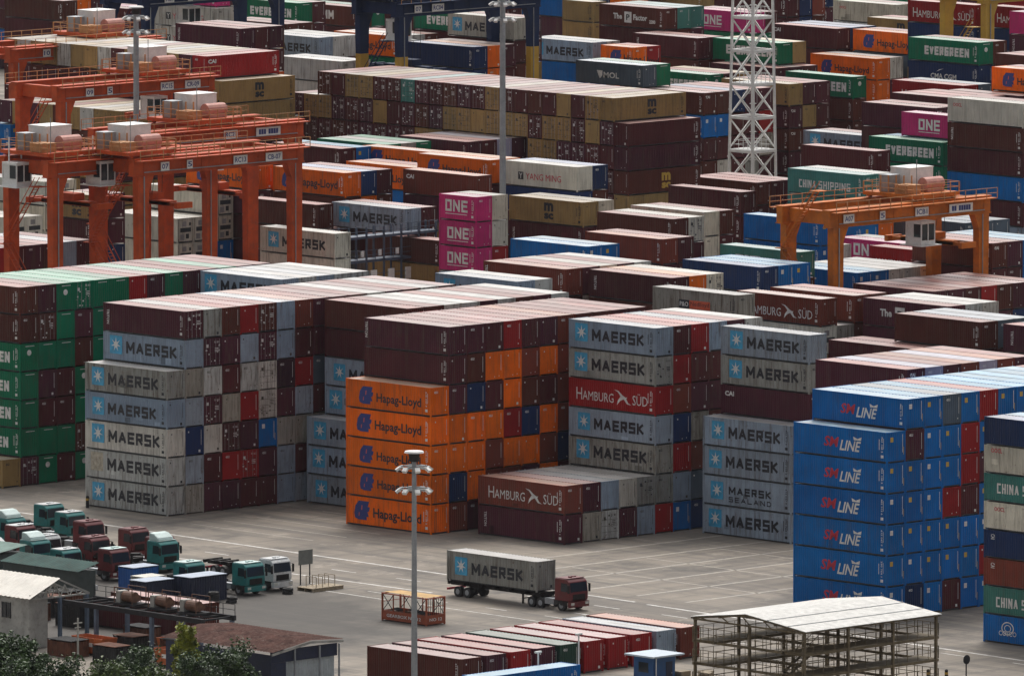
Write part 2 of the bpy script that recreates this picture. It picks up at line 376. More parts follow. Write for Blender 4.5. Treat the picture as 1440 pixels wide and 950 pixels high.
def end_mark(i, h):
    """markings of a plain end, u from the left post"""
    key = ('e', i, h)
    if key not in _mk:
        sh = [('W',1,*rect(2.08,2.13,1.0,h-.35))]
        if i % 3 == 0: sh += [('W',1,*rect(1.75,2.0,.3,.55)), ('W',1,*rect(.35,.5,h-.55,h-.4))]
        elif i % 3 == 1: sh += [('W',1,*text2d('45G1',.45,.95,h-.62,h-.38,.03)), ('W',1,*rect(1.9,2.02,.5,.62))]
        else: sh += [('W',1,*rect(.55,.68,h-.6,h-.46)), ('W',1,*rect(1.2,1.28,.35,.45)), ('W',1,*rect(1.8,1.88,.4,.5))]
        _mk[key] = sh
    return _mk[key]
def label_mark(i, h):
    """label square and stripes as on the bright blue boxes"""
    key = ('b', i, h)
    if key not in _mk:
        _mk[key] = [('Y' if i % 2 else 'W',1,*rect(.42,.82,h-.95,h-.5)), ('W',1,*rect(2.02,2.08,.9,h-.3)), ('Y',1,*rect(2.16,2.22,.7,1.4))]
    return _mk[key]
def ever_mark(i, h):
    key = ('v', i, h)
    if key not in _mk:
        _mk[key] = [('W',1,*rect(.7,1.9,h-.32,h-.25))] + ([('W',1,*ring(1.2,h-.95,.3,.0,12))] if i % 3 == 0 else [])
    return _mk[key]
def door_mark(i, h):
    key = ('d', i, h)
    if key not in _mk:
        rr = random.Random(i)
        sh = []
        for k in range(9): 
            u = rr.choice((.3,.62,1.0,1.42,1.8,2.05)) + rr.uniform(-.05,.05); w = rr.uniform(.3,h-.4); a = rr.uniform(.06,.16)
            sh.append(('W',1,*rect(u,u+a*1.3,w,w+a)))
        sh += [('W',1,*text2d('703 158 2',1.4,2.1,h-.55,h-.36,.01)), ('W',1,*rect(.35,.65,h-.95,h-.62))]
        sh += [('W',1,*rect(1.5,2.0,h-1.1-.16*q,h-1.03-.16*q)) for q in range(3)]
        _mk[key] = sh
    return _mk[key]

# ------------------------------------------------------------------ container parts (shared meshes, local frame: long axis y, near end at -y, visible side at -x)
HW = 1.219
def corr(mb, a0, a1, pitch, depth, put, z0, z1):
    """trapezoidal corrugated sheet; put(a, d, z) -> point"""
    n = max(1, int((a1-a0)/pitch)); p = (a1-a0)/n
    pr = []
    for k in range(n):
        b = a0 + k*p
        pr += [(b, 0), (b+.26*p, 0), (b+.5*p, depth), (b+.76*p, depth)]
    pr.append((a1, 0))
    vs = []
    for a, d in pr: vs += [put(a, d, z0), put(a, d, z1)]
    mb.add(vs, [(2*i, 2*i+2, 2*i+3, 2*i+1) for i in range(len(pr)-1)])
_cm = {}
def cmesh(kind, L, h):
    key = (kind, L, h)
    if key in _cm: return _cm[key]
    b = MB(); l2 = L/2
    if kind in ('wall_a', 'wall_b'):
        s = -1 if kind == 'wall_a' else 1
        corr(b, -l2+.14, l2-.14, .278, .042, lambda a, d, z: (s*(HW-.018-d), a, z), .16, h-.07)
        me = b.mesh('side_wall', M_SHELL, False)
    elif kind == 'floor':
        b.box(-HW+.13, HW-.13, -l2+.13, l2-.13, .09, .15); me = b.mesh('floor', MARK['D'], False)
    elif kind == 'roof':
        corr(b, -l2+.09, l2-.09, .42, .022, lambda a, d, z: ((-HW+.05) if z < 0 else (HW-.05), a, h-.045+d), -1, 1)
        me = b.mesh('container_roof', M_ROOF, False)
    elif kind == 'frame':
        for sx in (-1, 1):
            for sy in (-1, 1):
                x = sx*HW; y = sy*l2
                b.box(min(x, x-sx*.11), max(x, x-sx*.11), min(y, y-sy*.15), max(y, y-sy*.15), .118, h-.118)
                for z in (0, h-.116):    # corner castings stand proud
                    x2 = x + sx*.004; y2 = y + sy*.004
                    b.box(min(x2, x2-sx*.162), max(x2, x2-sx*.162), min(y2, y2-sy*.178), max(y2, y2-sy*.178), z, z+.114)
            x = sx*(HW-.004)
            b.box(min(x, x-sx*.06), max(x, x-sx*.06), -l2+.18, l2-.18, h-.085, h-.02)
        for sy in (-1, 1):
            y = sy*(l2-.003)
            b.box(-HW+.165, HW-.165, min(y, y-sy*.08), max(y, y-sy*.08), h-.115, h-.012)
        for sx in (-1, 1):     # under-rails, set back, blackened as grime and as painted shadow seam between tiers
            x = sx*(HW-.05); b.box(min(x, x-sx*.07), max(x, x-sx*.07), -l2+.12, l2-.12, .075, .165, 1)
        for sy in (-1, 1):
            y = sy*(l2-.04); b.box(-HW+.11, HW-.11, min(y, y-sy*.08), max(y, y-sy*.08), .075, .165, 1)
        me = b.mesh('container_frame', [M_SHELL, MARK['D']], False)
    elif kind in ('near_end', 'far_end'):
        s = -1 if kind == 'near_end' else 1
        corr(b, -HW+.112, HW-.112, .25, .045, lambda a, d, z: (a, s*(l2-.02-d), z), .15, h-.116)
        me = b.mesh('end_wall', M_SHELL, False)
    elif kind in ('near_door', 'far_door'):
        s = -1 if kind == 'near_door' else 1
        for k in range(5):     # a door leaf with pressed panels
            z0 = .16 + k*(h-.29)/5; z1 = z0 + (h-.29)/5
            y0, y1 = sorted((s*(l2-.03), s*(l2-.075)))
            b.box(.012, 1.10, y0, y1, z0+.03, z1-.03)
            y0, y1 = sorted((s*(l2-.045), s*(l2-.09)))
            b.box(.012, 1.10, y0, y1, z1-.03, z1+.03)
        me = b.mesh('door', M_SHELL, False)
    elif kind in ('near_rod', 'far_rod'):
        s = -1 if kind == 'near_rod' else 1
        b.cyl((0, s*(l2-.012), .1), (0, s*(l2-.012), h-.08), .022, n=6)
        for z in (.35, 1.2, h-.5): b.box(-.06, .06, *sorted((s*(l2-.002), s*(l2-.03))), z, z+.07)
        b.box(-.25, .0, *sorted((s*(l2+.004), s*(l2-.02))), 1.02, 1.06)
        me = b.mesh('lock_rod', MARK['G'], False)
    elif kind == 'reefer_unit':
        y = -l2
        b.box(-1.0, 1.0, y+.0, y+.04, .2, h-.15, 0)
        b.box(-.82, .82, y-.02, y+.0, 1.25, 1.75, 1); b.box(-.5, .1, y-.03, y-.0, h-.95, h-.4, 2)
        b.box(-.85, -.2, y-.03, y-.0, .35, 1.0, 2); b.box(.05, .5, y-.03, y-.0, .5, 1.05, 1); b.box(.55, .8, y-.03, y, h-.9, h-.55, 1)
        me = b.mesh('refrigeration_unit', [M_SHELL, MARK['D'], MARK['G']])
    _cm[key] = me
    return me
_sm = {}
def shape_mesh(pname, key, shapes, put):
    """flat lettering: put(layer,u,w) -> local point"""
    if key in _sm: return _sm[key]
    used = []; b = MB()
    for k, layer, vs, fs in shapes:
        if k not in used: used.append(k)
        b.add([put(layer, u, w) for u, w in vs], fs, used.index(k))
    _sm[key] = b.mesh(pname, [MARK[k] for k in used], False)
    return _sm[key]

def parse(tok):
    c = tok[0]; rest = tok[1:]
    fl = ''
    if rest and rest[0] in 'DFHR': fl = rest[0]; rest = rest[1:]
    br = rest[1:] if rest.startswith(':') else ''
    if br == 'reef': fl = 'F'
    return c, fl, br

CGROUP = 'shipping containers stacked in the yard'
_ci = [0]
def container(cx, cy, z, L, h, tok, label, ori='S', group=CGROUP, name='shipping_container'):
    i = _ci[0]; _ci[0] += 1
    rnd = random.Random(i*7+3)
    c, fl, br = parse(tok)
    t = thing(name, label, 'container', (cx, cy, z), 0 if ori == 'S' else math.pi/2, group)
    colr = ccol(c, rnd)
    def part(n, me, parent=t):
        o = link(n, me, parent); o.color = colr; return o
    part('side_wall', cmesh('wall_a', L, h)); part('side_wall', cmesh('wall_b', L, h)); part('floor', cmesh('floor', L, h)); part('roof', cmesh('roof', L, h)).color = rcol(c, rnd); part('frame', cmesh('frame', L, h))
    l2 = L/2
    vis, hid = ('near', 'far') if ori == 'S' else ('far', 'near')
    part('end_wall', cmesh(hid+'_end', L, h))
    dark = c in 'gwdct'
    def endput(layer, u, w):
        y = -l2 - .004 - .002*layer
        return (-HW+u, y, w) if ori == 'S' else (HW-u, -y, w)
    def sideput(layer, u, w): return (-HW+.012-.004*layer, l2-u, w)
    def swap(sh): return [('K' if (dark and k == 'W') else k, l, v, f) for k, l, v, f in sh]
    if fl == 'D':
        for s in (0, 1):
            d = part('door', cmesh(vis+'_door', L, h))
            if s: d.location.x = -1.112
            for xr in (.3, .82):
                q = link('lock_rod', cmesh(vis+'_rod', L, h), d); q.location.x = xr
        part('marking', shape_mesh('marking', ('d', i % 6, L, h, ori, dark), swap(door_mark(i % 6, h)), endput))
    elif fl == 'F':
        o = part('refrigeration_unit', cmesh('reefer_unit', L, h))
    else:
        part('end_wall', cmesh(vis+'_end', L, h))
        if c == 'b': k2, sh = 'b', label_mark(i % 4, h)
        elif c == 'e': k2, sh = 'v', ever_mark(i % 6, h)
        else: k2, sh = 'e', end_mark(i % 6, h)
        if c not in 'gc' or i % 3 == 0:
            part('marking', shape_mesh('marking', (k2, i % 12, L, h, ori, dark), swap(sh), endput))
    if br:
        jy, jz, js = rnd.uniform(-.22, .22), rnd.uniform(-.07, .09), rnd.uniform(.94, 1.05)
        for pn, sh in brand(br, L):
            lo = part(pn, shape_mesh(pn, (br, pn, L, h), sh, sideput)); lo.location = (0, jy, jz); lo.scale = (1, js, js)
        if br in ('cap', 'caps', 'caxi', 'caxs'):
            part('lettering', shape_mesh('lettering', ('code', L, h, ori), [('W',1,*text2d('CAI',.4,1.1,h-.75,h-.4,.04))], endput))
    if c in 'gwdcmq' and rnd.random() < (.6 if c in 'gwd' else .22):
        for k in range(rnd.choice((1, 1, 2, 3))):
            u = rnd.uniform(.6, L-1.8); w = rnd.choice((.2, .25, rnd.uniform(.3, h-1.2))); a, e = rnd.uniform(.4, 1.3), rnd.uniform(.25, .8)
            pb = MB(); pb.add([sideput(.3, u, w), sideput(.3, u+a, w), sideput(.3, u+a, w+e), sideput(.3, u, w+e)], [(0,1,2,3)])
            pc = part('repair_patch', pb.mesh('repair_patch', M_SHELL, False)); kk = rnd.choice((.55, .75, 1.2, 1.35)); pc.color = (min(1, colr[0]*kk), min(1, colr[1]*kk), min(1, colr[2]*kk), min(1, colr[3]*1.6))
    if c != 'c' and br not in ('cai',):
        part('marking', shape_mesh('marking', ('s', i % 4, L, h, dark), swap(side_mark(i % 4, L, h)), sideput))
    return t

# ------------------------------------------------------------------ ground and painted lines
def ground_mat():
    m = bpy.data.materials.new('worn_concrete'); nt, N, Lk, b = nodes_of(m)
    geo = N.new('ShaderNodeNewGeometry')
    def noise(scale, sx, sy, detail=6, rough=0.6):
        mp = N.new('ShaderNodeMapping'); mp.inputs['Scale'].default_value = (sx, sy, 1); Lk.new(geo.outputs['Position'], mp.inputs['Vector'])
        n = N.new('ShaderNodeTexNoise'); n.inputs['Scale'].default_value = scale; n.inputs['Detail'].default_value = detail; n.inputs['Roughness'].default_value = rough
        Lk.new(mp.outputs[0], n.inputs['Vector']); return n.outputs[0]
    def rng(src, a, b_, c, d):
        r = N.new('ShaderNodeMapRange'); r.inputs[1].default_value = a; r.inputs[2].default_value = b_; r.inputs[3].default_value = c; r.inputs[4].default_value = d; Lk.new(src, r.inputs[0]); return r.outputs[0]
    def mix(f, a, bcol):
        x = N.new('ShaderNodeMix'); x.data_type = 'RGBA'; Lk.new(f, x.inputs[0])
        if isinstance(a, tuple): x.inputs[6].default_value = (*a, 1)
        else: Lk.new(a, x.inputs[6])
        x.inputs[7].default_value = (*bcol, 1); return x.outputs[2]
    c = mix(rng(noise(.05, 1, 1), .35, .68, 0, 1), (.315,.275,.228), (.185,.163,.14))
    c = mix(rng(noise(.5, 1.2, .12, 7),   .50, .70, 0, .72), c, (.12,.112,.105))       # tyre tracks along the lanes
    c = mix(rng(noise(.16, 1.6, .09, 6, .65), .50, .62, 0, .6), c, (.135,.125,.115))   # broad dark wheel lanes
    c = mix(rng(noise(.14, .12, 1.5, 6, .65), .53, .64, 0, .5), c, (.15,.14,.128))
    c = mix(rng(noise(.35, .1, 1.1, 7), .52, .72, 0, .6), c, (.115,.108,.10))      # tracks across
    c = mix(rng(noise(.11, 1, 1, 8, .7), .53, .66, 0, .72), c, (.095,.09,.085))        # oil and water stains
    c = mix(rng(noise(.25, 1, 1, 8, .75), .56, .68, 0, .6), c, (.42,.37,.31))        # pale patches of repair and dust
    # oil-soaked ground where the tractors park, stretched to paint shade around the workshop
    mp = N.new('ShaderNodeMapping'); mp.inputs['Location'].default_value = (84/34, 12/42, 0); mp.inputs['Scale'].default_value = (1/34, 1/42, 1); Lk.new(geo.outputs['Position'], mp.inputs['Vector'])
    gr = N.new('ShaderNodeTexGradient'); gr.gradient_type = 'SPHERICAL'; Lk.new(mp.outputs[0], gr.inputs[0])
    gm = N.new('ShaderNodeMath'); gm.operation = 'MULTIPLY_ADD'; gm.inputs[1].default_value = 2.2; Lk.new(gr.outputs['Fac'], gm.inputs[0])
    nn = noise(.22, 1, 1, 6, .65); sb = N.new('ShaderNodeMath'); sb.operation = 'SUBTRACT'; sb.inputs[1].default_value = .62; Lk.new(nn, sb.inputs[0]); Lk.new(sb.outputs[0], gm.inputs[2])
    c = mix(rng(gm.outputs[0], 0, .7, 0, .85), c, (.075,.07,.065))
    br = N.new('ShaderNodeTexBrick'); br.inputs['Color1'].default_value = (0,0,0,1); br.inputs['Color2'].default_value = (0,0,0,1); br.inputs['Mortar'].default_value = (1,1,1,1)
    br.inputs['Scale'].default_value = 1.0; br.inputs['Mortar Size'].default_value = .07; br.inputs['Brick Width'].default_value = 6.0; br.inputs['Row Height'].default_value = 5.0; br.offset = 0
    Lk.new(geo.outputs['Position'], br.inputs['Vector'])
    jf = N.new('ShaderNodeMath'); jf.operation = 'MULTIPLY'; jf.inputs[1].default_value = .45; Lk.new(br.outputs['Color'], jf.inputs[0])
    c = mix(jf.outputs[0], c, (.12,.112,.105))
    Lk.new(c, b.inputs['Base Color'])
    b.inputs['Roughness'].default_value = .85; b.inputs['Specular IOR Level'].default_value = .25
    return m
g = MB(); g.quad((-2600,-2600,0),(2600,-2600,0),(2600,2600,0),(-2600,2600,0))
og = g.build('ground', ground_mat(), recalc=False); og['kind'] = 'structure'

def paint_mat(name, c, keep=.5):
    m = bpy.data.materials.new(name); nt, N, Lk, b = nodes_of(m)
    geo = N.new('ShaderNodeNewGeometry')
    n = N.new('ShaderNodeTexNoise'); n.inputs['Scale'].default_value = .9; n.inputs['Detail'].default_value = 8; n.inputs['Roughness'].default_value = .75
    Lk.new(geo.outputs['Position'], n.inputs['Vector'])
    r = N.new('ShaderNodeMapRange'); r.inputs[1].default_value = keep-.1; r.inputs[2].default_value = keep+.14; Lk.new(n.outputs[0], r.inputs[0])
    x = N.new('ShaderNodeMix'); x.data_type = 'RGBA'; Lk.new(r.outputs[0], x.inputs[0]); x.inputs[6].default_value = (*c, 1); x.inputs[7].default_value = (.29,.27,.25,1)
    Lk.new(x.outputs[2], b.inputs['Base Color']); b.inputs['Roughness'].default_value = .75
    return m
def line(mb, x0, y0, x1, y1, w=.2, z=.004):
    d = Vector((x1-x0, y1-y0)).normalized(); n = Vector((-d.y, d.x))*w/2
    mb.quad((x0-n.x,y0-n.y,z),(x1-n.x,y1-n.y,z),(x1+n.x,y1+n.y,z),(x0+n.x,y0+n.y,z))
lm = MB()
line(lm, -39.0, 90, -43.2, -42, .36); line(lm, -43.6, -44, -46.6, -110, .38)
line(lm, -52.8, 20, -52.4, -24, .34); line(lm, -52.6, -43.5, -53.0, -52, .34)
line(lm, -58.6, -12, -59.0, -24.5, .2); line(lm, -58.8, -29, -59.2, -50, .18)
for k in range(16): line(lm, -47.6, 40-k*9.0, -47.7, 36.5-k*9.0, .22)
for k in range(10): line(lm, -56.0, 5-k*8.0, -56.1, 2-k*8.0, .18)
ol = lm.build('lane_marking', paint_mat('worn_white_paint', (.68,.66,.62), .52), recalc=False); ol['kind'] = 'structure'
ym = MB()
for k, (xa, xb, yy) in enumerate(((-40,5,-19.5),(-41,-2,-26.0),(-40,-4,-32.5),(-40,-8,-39.0),(-40,-10,-45.5),(-28,5,-13.2))): line(ym, xa, yy, xb, yy+.3, .42)
for xx in (-30,-20,-10): line(ym, xx, -20, xx-.5, -46, .24)
for k in range(9): line(ym, -34+k*4, 30-k*.5, -34+k*4-.2, 12-k*.5, .2)
oy = ym.build('bay_marking', paint_mat('faded_bay_paint', (.47,.42,.34), .47), recalc=False); oy['kind'] = 'structure'

